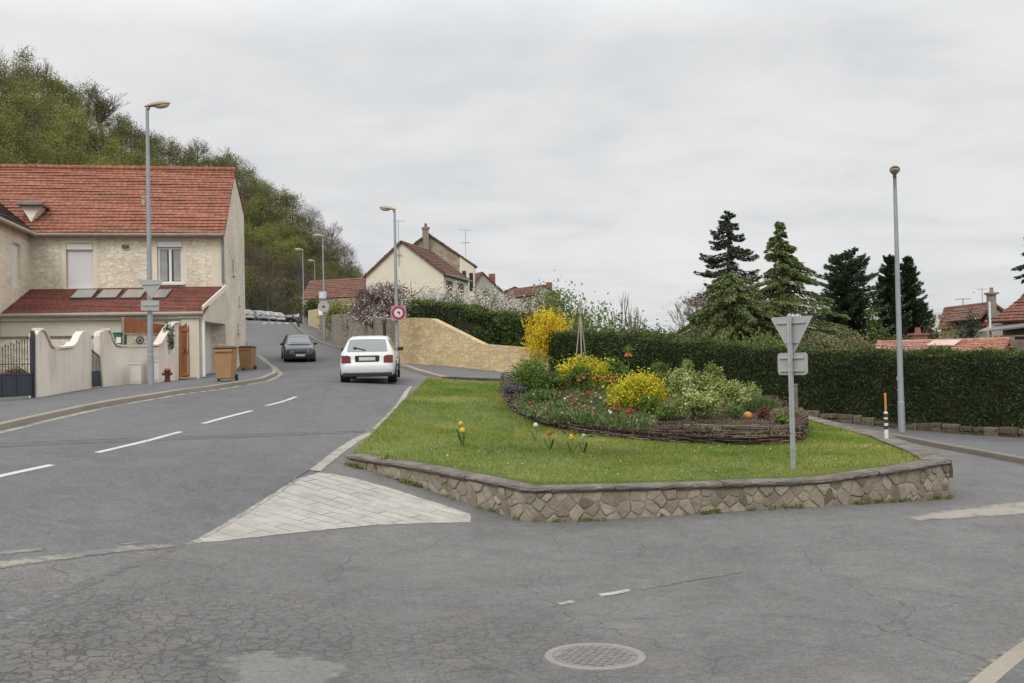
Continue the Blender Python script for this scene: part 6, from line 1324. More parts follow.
np_mesh('blossom', leafquads(np.array(c), .085, .05, np.array(dr_), .9), 4, FORS, fo, tint=rng.random(len(c))); mb = MB(); twigs(mb, b, (1.0, .7), hF, 40, .014); mb.build('stem', TWIG, fo)
for a in [('garden_shrub', 'broad fresh green shrub rising behind the middle of the flower bed over the hedge', 592, 300, 52, 84, GRN, 3600, .19),
          ('garden_shrub', 'green shrub above the hedge right of the broad fresh green one', 628, 316, 50, 46, OLV, 1700, .17),
          ('garden_shrub', 'low bright green shrub above the hedge left of the pink blossom tree', 655, 326, 49, 70, GRN, 1900, .17),
          ('garden_shrub', 'small dark evergreen bush standing above the hedge line', 657, 317, 53, 13, DKG, 600, .14),
          ('garden_shrub', 'tiny dark evergreen bush beside the taller one above the hedge line', 644, 320, 53, 10, DKG, 400, .14),
          ('garden_shrub', 'olive shrub under the pink blossom tree', 690, 327, 47, 60, OLV, 1800, .16),
          ('garden_shrub', 'rounded olive bush below the weeping cedar', 735, 331, 44, 66, OLV, 2000, .15),
          ('garden_shrub', 'rounded clipped green bush just behind the road sign triangle', 770, 333, 42, 70, GRN, 2000, .14),
          ('garden_shrub', 'brownish twiggy scrub between the road sign and the dark fir', 812, 334, 42, 62, BRN, 2000, .14),
          ('garden_shrub', 'brown green scrub below the dark fir', 850, 331, 44, 60, BRN, 1900, .15),
          ('garden_shrub', 'light green sapling between the dark fir and the twin thujas', 870, 306, 53, 22, GRN, 700, .17),
          ('garden_shrub', 'mixed green scrub at the foot of the twin thujas', 885, 328, 47, 62, OLV, 1900, .16),
          ('garden_shrub', 'sandy coloured bush behind the low tiled shed', 930, 322, 56, 34, BRN, 1200, .18),
          ('garden_shrub', 'yellow green bush behind the low tiled shed', 948, 327, 55, 44, leafmat('yellow_bush', [(0.08, 0.075, 0.02), (0.16, 0.14, 0.03), (0.26, 0.21, 0.05)]), 1500, .17),
          ('garden_shrub', 'dark green leaning conifer bush left of the tall chimney house', 969, 314, 54, 30, leafmat('grey_conifer', [(0.02, 0.03, 0.02), (0.04, 0.058, 0.034), (0.07, 0.09, 0.05)]), 1700, .17),
          ('forsythia', 'orange yellow flowering bush showing above the right part of the hedge', 987, 340, 33.5, 46, leafmat('orange_bush', [(0.12, 0.10, 0.025), (0.34, 0.16, 0.03), (0.52, 0.28, 0.04)]), 1600, .12),
          ('garden_shrub', 'dark green shrub over the far end of the grey rubble wall', 313, 297, 100, 22, leafmat('far_dark_green', [(0.03, 0.04, 0.014), (0.06, 0.075, 0.022), (0.10, 0.11, 0.03)]), 1100, .28),
          ('garden_shrub', 'yellow green drooping shrub hanging over the grey rubble wall', 343, 297, 75, 40, leafmat('yellow_green_far', [(0.07, 0.085, 0.02), (0.13, 0.14, 0.035), (0.20, 0.20, 0.06), (0.34, 0.33, 0.19)]), 2000, .24),
          ('garden_shrub', 'brown green scrub growing along the top of the grey rubble wall', 362, 307, 64, 40, BRN, 1600, .2),
          ('garden_shrub', 'mossy green tree in front of the far grey gable', 488, 285, 100, 34, GRN, 1300, .32),
          ('garden_shrub', 'green treetop sloping down from the white gable far behind the forsythia', 562, 287, 96, 70, GRN, 2600, .34),
          ('garden_shrub', 'wide olive treetop behind the forsythia', 535, 296, 80, 66, OLV, 2200, .3)]:
    bush(*a)
# ------------------------------------------------------------------ trees
def trunk(mb, b, h, r, lean=(0, 0), n=8): mb.tube([b - Vector((0, 0, .3)), b + Vector((lean[0] * .3, lean[1] * .3, h * .35)), b + Vector((lean[0], lean[1], h))], [r * 1.2, r * .75, r * .12], n)
def conifer(name, label, px, pytop, D, R, mat, n_br, per, spray, droop=.25, tip=.0, lo=.05, base=None, cat='conifer', flat=.5, tops=None, profile=None, side=.42):
    q = P(px, pytop, D); b = Vector((q.x, q.y, zr(q.x, q.y) if base is None else base)); h = q.z - b.z; r = thing(name, label, cat, b)
    prof = profile or (lambda f: (1 - f) ** .85 * .96 + .04); c = []; d = []; br = MB()
    tops = tops or [(0, 0, 1.0)]
    for (tx, ty, th) in tops:
        for i in range(int(n_br / len(tops))):
            f = lo + (1 - lo) * (i + random.random()) / (n_br / len(tops)); a = random.random() * 2 * pi; L_ = R * prof(f) * U(.72, 1.12); o = Vector((cos(a), sin(a), 0)); s_ = Vector((-o.y, o.x, 0)); z = h * th * f; st = b + Vector((tx * min(1, f * 2.5), ty * min(1, f * 2.5), z))
            fn = lambda t: st + o * L_ * t + Vector((0, 0, L_ * (-droop * t ** 1.3 + tip * max(0, t - .55) ** 1.6 * 2.2)))
            if L_ > .8: br.tube([st, fn(.5), fn(.95)], [.045, .03, .01], 4)
            m = max(5, int(per * (L_ + .35)))
            for _ in range(m):
                t = random.random() ** .7; w = side * L_ * (1 - t * .75) * U(-1, 1) ; p = fn(t) + s_ * w * .75 + Vector((0, 0, U(-.12, .06) - abs(w) * .12)); c.append(p[:]); d.append((o * (.5 + t) + s_ * (1.3 if w > 0 else -1.3) * U(0.1, .7) + Vector((0, 0, -droop * 1.2 - flat * U(0, .5) + tip * t * .8)))[:])
    np_mesh('crown', leafquads(np.array(c), spray, spray * .32, np.array(d), .35), 4, mat, r, tint=np.clip(rng.random(len(c)), 0, 1))
    for (tx, ty, th) in tops: trunk(br, b + Vector((tx * .0, 0, 0)), h * th * .97, .02 * h + .05, (tx, ty))
    br.build('trunk', BARK, r); return r
SPRUCE = leafmat('spruce_needles', [(0.016, 0.024, 0.014), (0.030, 0.042, 0.024), (0.050, 0.064, 0.036), (0.075, 0.085, 0.05)], .08)
CEDAR = leafmat('cedar_needles', [(0.034, 0.050, 0.016), (0.065, 0.088, 0.028), (0.105, 0.130, 0.042), (0.15, 0.17, 0.06)], .12)
FIR = leafmat('fir_needles', [(0.020, 0.032, 0.018), (0.038, 0.056, 0.031), (0.062, 0.084, 0.048), (0.10, 0.115, 0.07)], .08)
THUJA = leafmat('thuja_sprays', [(0.020, 0.031, 0.016), (0.038, 0.054, 0.026), (0.066, 0.082, 0.040)], .08)
conifer('spruce_tree', 'tall dark spruce with tiered branches and gaps, the highest tree behind the hedge', 727.5, 211, 62, 3.8, SPRUCE, 170, 70, .22, .30, .42, .12, profile=lambda f: .07 + .98 * (1 - f) ** .80 * (.88 + .24 * (sin(f * 52) > 0)), cat='spruce', side=.30)
conifer('cedar_tree', 'spreading light green weeping cedar with a pointed top beside the dark spruce', 779.5, 222, 52, 7.6, CEDAR, 230, 74, .20, .22, .0, .1, profile=lambda f: .03 + .98 * (1 - f) ** 1.35 * (.68 + .5 * abs(sin(f * 19 + .6))), cat='cedar', flat=1.3, side=.30)
conifer('cedar_tree', 'lower rounded weeping cedar in front of the dark spruce', 731, 272, 50, 4.6, CEDAR, 170, 80, .20, .35, .0, .1, profile=lambda f: .1 + .95 * (1 - f) ** .6, cat='cedar', flat=1.3, side=.3)
conifer('fir_tree', 'dense dark fir with a forked top between the cedar and the twin thujas', 846, 249, 55, 2.85, FIR, 420, 110, .16, -.12, .2, .03, tops=[(-.38, 0, .965), (.38, .1, 1.0)], profile=lambda f: .10 + .78 * (1 - f) ** .62 * (.86 + .28 * abs(sin(f * 22))), cat='fir', flat=.1)
conifer('thuja_tree', 'dark pointed thuja close behind the right street lamp, left one of the pair', 889, 256, 56, 1.55, THUJA, 260, 110, .17, -.35, .1, .02, profile=lambda f: .10 + .9 * (1 - f) ** .55, cat='thuja', flat=0)
conifer('thuja_tree', 'dark pointed thuja on the right of the pair behind the right street lamp', 907, 257, 57, 1.95, THUJA, 290, 110, .17, -.35, .1, .02, profile=lambda f: .07 + .93 * (1 - f) ** .72, cat='thuja', flat=0)
conifer('cedar_tree', 'blue grey cedar with level drooping branches at the right edge above the red roof', 1032, 222, 62, 3.9, leafmat('blue_cedar', [(0.016, 0.024, 0.020), (0.034, 0.048, 0.038), (0.06, 0.08, 0.062)], .1), 80, 30, .38, .28, .0, .3, profile=lambda f: .04 + .96 * (1 - f) ** .9 * (.55 + .6 * abs(sin(f * 14))), cat='cedar', flat=.9, side=.25)
def grow(mb, p, d, L_, r, lev, tips, bend=.35, kids=3):
    q = p + d * L_; m = p.lerp(q, .5) + Vector((U(-1, 1), U(-1, 1), U(-.3, .6))) * L_ * .08; mb.tube([p, m, q], [r, r * .8, r * .55], 4 if lev < 3 else 6, cap=False); tips.append((q, d, lev))
    if lev <= 0: return
    for k in range(kids + (random.random() < .4)):
        t_ = U(.45, 1.0); s = p.lerp(q, t_); n = (d + Vector((U(-1, 1), U(-1, 1), U(-.5, .8))) * (.75)).normalized(); n.z += .15; n.normalize(); grow(mb, s, n, L_ * U(.55, .8), r * .55, lev - 1, tips, bend, kids)
def bare_tree(name, label, px, pytop, D, wpx, mat, n=1200, leaf=.12, base=None, lev=4, cat='tree', bark=None, stems=1, spreadm=.22, group=None):
    q = P(px, pytop, D); b = Vector((q.x, q.y, zr(q.x, q.y) if base is None else base)); h = q.z - b.z; r = thing(name, label, cat, b, 0, group); mb = MB(); tips = []
    for _ in range(stems): grow(mb, Vector((0, 0, -.2)) + Vector((U(-.2, .2), U(-.2, .2), 0)) * (stems > 1), Vector((U(-.25, .25), U(-.25, .25), 1)).normalized(), h * .36, .014 * h + .03, lev, tips, kids=3)
    zs = sorted(t[0].z for t in tips); zm = zs[int(len(zs) * .985)]; xs = sorted(abs(t[0].x) for t in tips); xm = max(.3, xs[int(len(xs) * .95)]); sx = (wpx * D / 2000) / xm; sz = h / zm
    mb.v = [(b.x + v[0] * sx, b.y + v[1] * sx, b.z + v[2] * sz) for v in mb.v]; mb.build('trunk', bark or BARK, r)
    if mat:
        tp = np.array([(b.x + t[0].x * sx, b.y + t[0].y * sx, b.z + t[0].z * sz) for t in tips if t[2] <= 1]); i = rng.integers(0, len(tp), n); c = tp[i] + rng.normal(size=(n, 3)) * spreadm
        np_mesh('crown', leafquads(c, leaf, leaf * .7), 4, mat, r, tint=rng.random(n))
    return r
WB = leafmat('white_blossom', [(0.16, 0.15, 0.085), (0.34, 0.31, 0.25), (0.52, 0.48, 0.43), (0.60, 0.57, 0.52)], .2); PB = leafmat('pink_blossom', [(0.20, 0.14, 0.12), (0.34, 0.26, 0.235), (0.46, 0.38, 0.35)], .2)
MG = leafmat('plum_leaves', [(0.065, 0.042, 0.044), (0.12, 0.082, 0.08), (0.20, 0.145, 0.14), (0.36, 0.28, 0.275)], .2); GB = plain('grey_bark', (0.19, 0.165, 0.14), .95, .25, 5)
bush('plum_shrub', 'broad purple leaved plum tree with pale blossom above the grey rubble wall', 382, 282, 55, 70, MG, 9000, .15, 'plum tree', clumps=26, spread=.27, fill=.3, base=4.1, depth=.6)
bare_tree('blossom_tree', 'white blossom sprinkled through the purple plum above the grey wall', 386, 283, 54.0, 66, WB, 900, .10, lev=3, bark=GB, stems=2, spreadm=.16)
for px, py, D, wp, n_, lab in ((433, 287, 58, 46, 900, 'thin white blossom tree in front of the cream gable, nearest the lamp'), (462, 289, 58, 50, 1100, 'white blossom tree below the brown shutters of the cream house'), (492, 293, 60, 46, 900, 'white blossom tree in front of the far grey roof'), (516, 291, 62, 50, 900, 'brownish white blossom tree left of the forsythia'), (418, 296, 60, 30, 700, 'small white blossom tree at the left end of the dark conifer hedge')):
    bare_tree('blossom_tree', lab, px, py, D, wp, WB, n_ * 2, .11, lev=4, bark=GB, stems=2, spreadm=.20)
bare_tree('blossom_tree', 'airy pink white blossom tree above the hedge left of the dark spruce', 692, 292, 56, 66, PB, 900, .09, lev=5, bark=GB, stems=3, spreadm=.2)
bare_tree('bare_tree', 'thin leafless sapling above the hedge in front of the open sky', 620, 291, 58, 20, None, lev=3, bark=GB)
bare_tree('bare_tree', 'thin leafless sapling above the hedge beside the small dark evergreens', 636, 303, 54, 22, None, lev=3, bark=GB)
# ------------------------------------------------------------------ wooded hillside
SX = [-420, -200, -60, 0, 50, 90, 112, 150, 200, 240, 290, 330, 350, 362, 385]; SY = [-110, -30, 28, 57, 66, 96, 108, 131, 150, 162, 192, 225, 247, 268, 300]
def hillpt(px, t_):
    Db = np.interp(px, [-420, 0, 250, 385], [62, 84, 152, 172]); Dc = Db + np.interp(px, [-420, 250, 385], [60, 48, 30]); ys = np.interp(px, SX, SY)
    a = P(px, 330, Db); c = P(px, ys, Dc); zb = min(zr(max(-60, a.x), min(148, a.y)), 12); zc = c.z - 5.6
    if t_ <= 1: p = a.lerp(c, t_); return Vector((p.x, p.y, zb + (zc - zb) * t_ ** .92))
    p = a.lerp(c, t_); return Vector((p.x, p.y, zc - (t_ - 1) * (zc - zb) * .6))
mb = MB(); PX = np.linspace(-420, 385, 46); TT = [0, .15, .3, .45, .6, .75, .9, 1.0, 1.3, 2.0]
vs = [hillpt(px, t_) - Vector((0, 0, .3)) for px in PX for t_ in TT]; k = len(TT); mb.raw(vs, [(i*k+j, (i+1)*k+j, (i+1)*k+j+1, i*k+j+1) for i in range(len(PX) - 1) for j in range(k - 1)])
mb.build('hill', plain('woodland_floor', (0.055, 0.048, 0.028), .95, .4, .3), kind='structure', smooth=True)
WOOD = leafmat('wood_leaves', [(0.080, 0.058, 0.044), (0.088, 0.068, 0.042), (0.094, 0.088, 0.036), (0.104, 0.108, 0.034), (0.142, 0.150, 0.040), (0.22, 0.225, 0.050)], .25, scale=.02); WTW = plain('wood_twigs', (0.16, 0.128, 0.10), .95, .3, .5)
c, d, tn_, l_, w_ = [], [], [], [], []; tw_c, tw_d = [], []; tk = MB()
cand = []
for i in range(14000):
    px = U(-90, 374); t_ = U(0.0, 1.04); p = hillpt(px, t_)
    if all((p.x - q[0].x) ** 2 + (p.y - q[0].y) ** 2 > q[1] for q in cand): cand.append((p, (U(2.2, 3.5)) ** 2, px, t_))
for (p, r2, px, t_) in cand:
    h = U(5.0, 7.6) * (.85 if px > 250 else 1); rr2 = U(2.1, 3.1); m = vnoise(np.array([p.x * .055 + 20]), np.array([p.y * .055 + 9]), 1.0, 12)[0]; kind = np.clip(m * 1.1 - .08 + U(-.2, .2), 0, 1)
    if px > 300 and t_ > .55: kind *= .45
    if px < 60 and t_ < .6: kind = min(1, kind + .22)
    if 245 < px < 300 and .35 < t_ < .8: kind = min(1, kind + .35)
    bare = kind < .30; n = 800 if bare else 1700
    q, tt = blob(n, (rr2, rr2, h * .44), 15, .30, .25); ctr = np.array((p.x, p.y, p.z + h * .60)); c.append(q + ctr); tn_.append(np.clip(kind * .85 + (tt - .5) * .42 + .08, 0, 1)); l_.append(np.full(n, .18 if bare else .25))
    nt = 800 if bare else 260; q = unit(nt) * rng.random((nt, 1)) ** .5 * np.array((rr2 * 1.1, rr2 * 1.1, h * .50)); tw_c.append(q + ctr); tw_d.append(q / (np.linalg.norm(q, axis=1)[:, None] + .01) + np.array((0, 0, .8)))
    tk.tube([p - Vector((0, 0, .5)), p + Vector((U(-.3, .3), U(-.3, .3), h * .7))], [.16, .05], 4, cap=False)
c = np.concatenate(c); l_ = np.concatenate(l_)
np_mesh('hillside_wood_leaves', leafquads(c, l_, l_ * .55), 4, WOOD, kind='stuff', tint=np.concatenate(tn_))
tw_c = np.concatenate(tw_c); np_mesh('hillside_wood_twigs', leafquads(tw_c, .9, .04, np.concatenate(tw_d), .45), 4, WTW, kind='stuff')
o = tk.build('hillside_wood_trunks', WTW); o['kind'] = 'stuff'
for px, py, wp, lab in ((103, 90, 46, 'bare grey tree standing above the wood on the hill crest, left of the lamp head'), (85, 88, 30, 'smaller bare tree at the hill crest left of the wider bare one'), (236, 149, 40, 'bare grey tree on the hill crest above the end of the red roof'), (40, 60, 30, 'bare tree at the top of the hill near the left edge'), (330, 222, 24, 'bare brown tree at the steep right end of the hill crest'), (198, 140, 26, 'bare tree on the hill crest between the lamp head and the roof end')):
    D = float(np.interp(px, [-420, 0, 250, 385], [62, 84, 152, 172]) + np.interp(px, [-420, 250, 385], [60, 48, 30])); q = hillpt(px, 1.0)
    bare_tree('bare_tree', lab, px, py, D, wp, None, lev=5, base=q.z, bark=WTW)
print('wood trees', len(cand))
# far woodland closing the horizon
c, tn_ = [], []
for i in range(230):
    px = U(430, 1150); D = U(170, 330); x = (px - 512) / 1000 * D; zt_ = 2.35 + (356 - U(332, 346)) * D / 1000; rr2 = U(3, 6); q, tt = blob(230, (rr2, rr2, 3.4), 10, .4); c.append(q + np.array((x, D, zt_ - 3))); tn_.append(tt * .5 + U(0, .5))
np_mesh('far_woodland', leafquads(np.concatenate(c), 1.1, .7), 4, leafmat('far_leaves', [(0.075, 0.075, 0.055), (0.11, 0.115, 0.07), (0.16, 0.16, 0.09)], .1, scale=.01), kind='stuff', tint=np.concatenate(tn_))
# ------------------------------------------------------------------ far houses
def gable_house(name, label, A_, B_, depth, ze, zr_, zb, wallm, roofm, ridge_k=.5, cat='house', ov=.25, course=.3, zeB=None):
    """gable end from A_ to B_ (world, facing us), running back by depth; returns the Empty and its frame"""
    A_, B_ = Vector((A_.x, A_.y, 0)), Vector((B_.x, B_.y, 0)); u = (B_ - A_); W_ = u.length; u.normalize(); v = Vector((-u.y, u.x, 0)); v = v if v.y > 0 else -v; zeB = ze if zeB is None else zeB
    r = thing(name, label, cat, (A_.x, A_.y, zb)); mb = MB(); Z = lambda z: Vector((0, 0, z)); R_ = A_ + u * W_ * ridge_k
    mb.face([A_ + Z(zb), B_ + Z(zb), B_ + Z(zeB), R_ + Z(zr_), A_ + Z(ze)]); mb.face([p + v * depth for p in (A_ + Z(zb), A_ + Z(ze), R_ + Z(zr_), B_ + Z(zeB), B_ + Z(zb))])
    mb.face([B_ + Z(zb), B_ + v * depth + Z(zb), B_ + v * depth + Z(zeB), B_ + Z(zeB)]); mb.face([A_ + Z(zb), A_ + Z(ze), A_ + v * depth + Z(ze), A_ + v * depth + Z(zb)]); mb.build('wall', wallm, r)
    mb = MB(); sa = (zr_ - ze) / (W_ * ridge_k); sb = (zr_ - zeB) / (W_ * (1 - ridge_k)); f0, f1 = -v * ov, v * (depth + ov)
    tiled(mb, A_ - u * ov + f0 + Z(ze - sa * ov + .12), A_ - u * ov + f1 + Z(ze - sa * ov + .12), R_ + f0 + Z(zr_ + .12), R_ + f1 + Z(zr_ + .12), course, .04, .14)
    tiled(mb, B_ + u * ov + f0 + Z(zeB - sb * ov + .12), B_ + u * ov + f1 + Z(zeB - sb * ov + .12), R_ + f0 + Z(zr_ + .12), R_ + f1 + Z(zr_ + .12), course, .04, .14)
    rf = mb.build('roof', roofm, r); return r, rf, u, v, A_, B_
HC = render_wall('cream_gable', (0.73, 0.665, 0.54), .0, .04); HT = rubble('tan_gable', [(0.27, 0.22, 0.165), (0.34, 0.285, 0.22), (0.40, 0.34, 0.27)], (0.31, 0.26, 0.2), 1.6, .05, .3); HG = render_wall('grey_render', (0.42, 0.40, 0.37), .2, .1)
RB = rooftile('reddish_brown_tiles', [(0.11, 0.055, 0.042), (0.18, 0.085, 0.062), (0.24, 0.115, 0.085)], .24, .3, .4); RR = rooftile('far_red_tiles', [(0.145, 0.068, 0.05), (0.20, 0.092, 0.066), (0.25, 0.12, 0.09)], .24, .3, .4); SHUT = plain('brown_shutter', (0.20, 0.095, 0.055), .7, .2)
CHIM = plain('chimney_render', (0.26, 0.22, 0.18), .9, .2, 4); BRICK = plain('chimney_brick', (0.24, 0.105, 0.075), .9, .25, 9); DKIRON = plain('antenna_metal', (0.16, 0.16, 0.165), .5, .1)
def onwall(A_, B_, px, py): return vplane(A_, B_)(px, py)
def wbox(mb, p, u, v, w_, h_, d_=.08, out=.03): mb.box(p - v * out, (w_, d_, h_), Matrix((u, v, Vector((0, 0, 1)))).transposed(), .01)
a, b = P(366, 276, 91.4), P(443.5, 273, 89.8)
ch, rf, u, v, A_, B_ = gable_house('cream_house', 'cream rendered gable house with a brown roof and brown shutters above the grey wall', a, b, 8.6, a.z, P(402.5, 241.5, 90.5).z, 4.0, HC, RB, .475, zeB=b.z)
# its right flank: shuttered windows
fl = vplane(B_, B_ + v); Bf = B_
for k, (s, z, h_) in enumerate(((1.7, b.z - 1.35, 1.5), (5.6, b.z - 1.45, 1.8))):
    mb = MB(); p = B_ + v * s + Vector((0, 0, z)) + u * .02; mb.box(p, (.08, .95, h_), Matrix((u, v, Vector((0, 0, 1)))).transposed(), .01); w_ = mb.build('window', DARKHOLE, ch)
    for sg_ in (-1, 1): mb = MB(); mb.box(p + v * sg_ * .72 + u * .04, (.06, .5, h_ + .05), Matrix((u, v, Vector((0, 0, 1)))).transposed(), .01); mb.build('shutter', SHUT, w_)
mb = MB(); mb.tube([B_ + u * .32 - v * .2 + Vector((0, 0, b.z - .15)), B_ + u * .32 + v * 8.6 + Vector((0, 0, b.z - .15))], .09, 6); mb.build('gutter', DKIRON, ch)
mb = MB(); p = vplane(A_, B_)(399.5, 266) - v * .12; antenna(mb, p, P(398.5, 220, 90).z - p.z, .55, 5); mb.tube([p + Vector((0, 0, 1.0)) - u * .3, p + Vector((0, 0, 1.0)) + u * .3], .03, 4); mb.build('antenna', DKIRON, ch)
a2, b2 = P(386, 268, 104.2), P(475, 266.5, 106)
th_, rf, u, v, A_, B_ = gable_house('tall_house', 'taller stone gable house with a chimney behind the cream rendered house', a2, b2, 10, P(386, 266, 104.2).z, P(428, 234, 105).z, 4.0, HT, RB, .47, zeB=b2.z)
pl2 = vplane(A_, B_); mb = MB(); mb.prism([pl2(459.5, 330, -.05 if v.y > 0 else .05), pl2(474.4, 330), pl2(474.4, 267.5), pl2(459.5, 256.5)], -v * .12); mb.build('rendered_bay', HC, th_)
for px, y0_, y1_ in ((464, 271, 291), (471, 273, 291)):
    p, q = pl2(px, y0_), pl2(px, y1_); mb = MB(); wbox(mb, (p + q) / 2, u, v, .38, (p - q).length, .1, .15); mb.build('window', DARKHOLE, th_)
p, q = pl2(425.5, 229), pl2(425.5, 253); mb = MB(); mb.box((p + q) / 2 - v * .25, (.62, .6, (p - q).length), Matrix((u, v, Vector((0, 0, 1)))).transposed(), .02); mb.box(p - v * .25 + Vector((0, 0, .05)), (.78, .76, .2), Matrix((u, v, Vector((0, 0, 1)))).transposed(), .02); c_ = mb.build('chimney', CHIM, th_)
mb = MB(); mb.lathe(p - v * .25 + Vector((0, 0, .15)), [(.16, 0), (.13, .4)], 10); mb.build('pot', BRICK, c_)
p = vplane(A_ + v * 3, B_ + v * 3)(466, 262); mb = MB(); antenna(mb, p, P(464.5, 229, 108).z - p.z, .7, 6); mb.tube([p + Vector((-.5, 0, 2.1)), p + Vector((.5, 0, 2.1))], .03, 4); mb.build('antenna', DKIRON, th_)
a, b = P(300, 297, 112), P(372, 296, 110)
r, rf, u, v, A_, B_ = gable_house('low_house', 'low house whose broad red brown tiled roof shows above the grey rubble wall', P(360, 297, 110), P(366, 297, 110), 1, 9, 9.2, 5, HT, RR, .5) if False else (None,) * 6
lh = thing('low_house', 'low house whose broad red brown tiled roof shows above the grey rubble wall', 'house', on(-20, 110)); u = (b - a); u.z = 0; L_ = u.length; u.normalize(); v = Vector((-u.y, u.x, 0)); zt_ = P(335, 278, 112).z; zl_ = P(335, 297.5, 110).z
a0 = Vector((a.x, a.y, 0)); Z = lambda z: Vector((0, 0, z)); mb = MB(); mb.box(a0 + u * L_ / 2 + v * 2.6 + Z((zl_ + 5) / 2), (L_ - .4, 5, zl_ - 5), Matrix((u, v, Z(1))).transposed()); mb.build('wall', HT, lh)
mb = MB(); tiled(mb, a0 + Z(zl_), a0 + u * L_ + Z(zl_ + .1), a0 + v * 2.7 + Z(zt_), a0 + u * L_ + v * 2.7 + Z(zt_ + .1), .3, .04); tiled(mb, a0 + v * 5.4 + Z(zl_), a0 + u * L_ + v * 5.4 + Z(zl_ + .1), a0 + v * 2.7 + Z(zt_), a0 + u * L_ + v * 2.7 + Z(zt_ + .1), .3, .04); mb.build('roof', RR, lh)
a, b = P(476, 276, 136), P(500, 291, 137)
gable_house('far_house', 'grey gable end with a red edged roof behind the tall stone house', P(470, 300, 136), P(502, 300, 138), 9, P(470, 291, 136).z, P(482, 272, 136).z, 4, HG, RR, .38)
fh, rf, u, v, A_, B_ = gable_house('far_house', 'small white gable with a brick chimney above the treetops behind the forsythia', P(536, 300, 150), P(557, 300, 152), 9, P(536, 294, 150).z, P(543, 285, 150).z, 4, render_wall('far_white', (0.52, 0.51, 0.49), 0, .05), RB, .36)
p = P(549, 285, 153); mb = MB(); mb.box(p - Z(.6), (.95, .8, 2.0), None, .03); c_ = mb.build('chimney', BRICK, rf if False else fh)
p = P(492, 276, 140); mb = MB(); mb.box(p - Z(.8), (.9, .8, 2.2), None, .03); tag(mb.build('chimney_stack', BRICK), 'red chimney stack beside the grey gable far behind the blossom trees', 'chimney')
gable_house('far_house', 'dark slate roof between the grey gable and the white gable far away', P(500, 300, 160), P(533, 300, 161), 8, P(500, 296, 160).z, P(515, 287, 160).z, 4, HG, BROWNTILE, .45)
# ---- right side: low tiled shed, houses, far white block
a, b = P(866, 353.5, 38.6), P(1003, 353, 36.0); u = (b - a); u.z = 0; L_ = u.length; u.normalize(); v = Vector((-u.y, u.x, 0)); zt_ = P(935, 341.5, 39.6).z; ze = P(935, 353.5, 37.6).z; a0 = Vector((a.x, a.y, 0))
sh = thing('garden_shed', 'long low shed with a faded red tiled roof just behind the hedge', 'shed', on(a.x, a.y)); mb = MB(); mb.box(a0 + u * L_ / 2 + v * 1.9 + Z((ze - .3) / 2), (L_ - .3, 3.4, ze + .5), Matrix((u, v, Z(1))).transposed()); mb.build('wall', HT, sh)
FRT = rooftile('faded_red_tiles', [(0.27, 0.11, 0.08), (0.37, 0.155, 0.11), (0.44, 0.21, 0.155), (0.48, 0.33, 0.28)], .22, .26, .35, (0.50, 0.38, 0.33))
mb = MB(); tiled(mb, a0 + Z(ze), a0 + u * L_ + Z(ze), a0 + v * 1.9 + Z(zt_), a0 + u * L_ + v * 1.9 + Z(zt_), .22, .03); tiled(mb, a0 + v * 3.8 + Z(ze), a0 + u * L_ + v * 3.8 + Z(ze), a0 + v * 1.9 + Z(zt_), a0 + u * L_ + v * 1.9 + Z(zt_), .22, .03); ridge_caps(mb, a0 + v * 1.9 + Z(zt_), a0 + u * L_ + v * 1.9 + Z(zt_), .09); rf = mb.build('roof', FRT, sh)
q = a0 + u * L_ * .52 + v * 1.2; k_ = (zt_ - ze) / 1.9; mb = MB(); p0 = [a0 + u * L_ * s + v * w_ + Z(ze + k_ * w_ + .055) for s, w_ in ((.42, 1.0), (.63, .9), (.66, 1.75), (.45, 1.8))]; mb.prism(p0, (0, 0, .03)); mb.build('roof_sheet', render_wall('whitish_sheet', (0.50, 0.38, 0.33), .3, .2), rf)
mb = MB(); p = P(918, 341, 43); mb.box(p - Z(.2), (.62, .5, .9), None, .02); mb.box(p + Z(.28), (.74, .6, .1), None, .02); cs = thing('chimney_stack', 'squat red brick chimney behind the low tiled shed', 'chimney', p - Z(.8)); mb.build('stack', BRICK, cs); mb = MB(); mb.lathe(p + Z(.3), [(.14, 0), (.11, .28)], 10); mb.build('pot', BRICK, cs)
# low old tiled wall to the left of the shed
a, b = P(800, 352, 37.5), P(868, 351, 39.5); u = (b - a); u.z = 0; L_ = u.length; u.normalize(); v = Vector((-u.y, u.x, 0)); a0 = Vector((a.x, a.y, 0)); zt_ = P(835, 349, 38.5).z; ow = thing('old_wall', 'tile capped old wall behind the hedge under the dark fir', 'wall', on(a.x, a.y)); mb = MB(); mb.box(a0 + u * L_ / 2 + v * .3 + Z(zt_ / 2 - .2), (L_, .4, zt_ + .1), Matrix((u, v, Z(1))).transposed()); mb.build('wall', HT, ow); mb = MB(); tiled(mb, a0 + Z(zt_ - .2), a0 + u * L_ + Z(zt_ - .2), a0 + v * .4 + Z(zt_), a0 + u * L_ + v * .4 + Z(zt_), .2, .03); mb.build('tile_cap', FRT, ow)
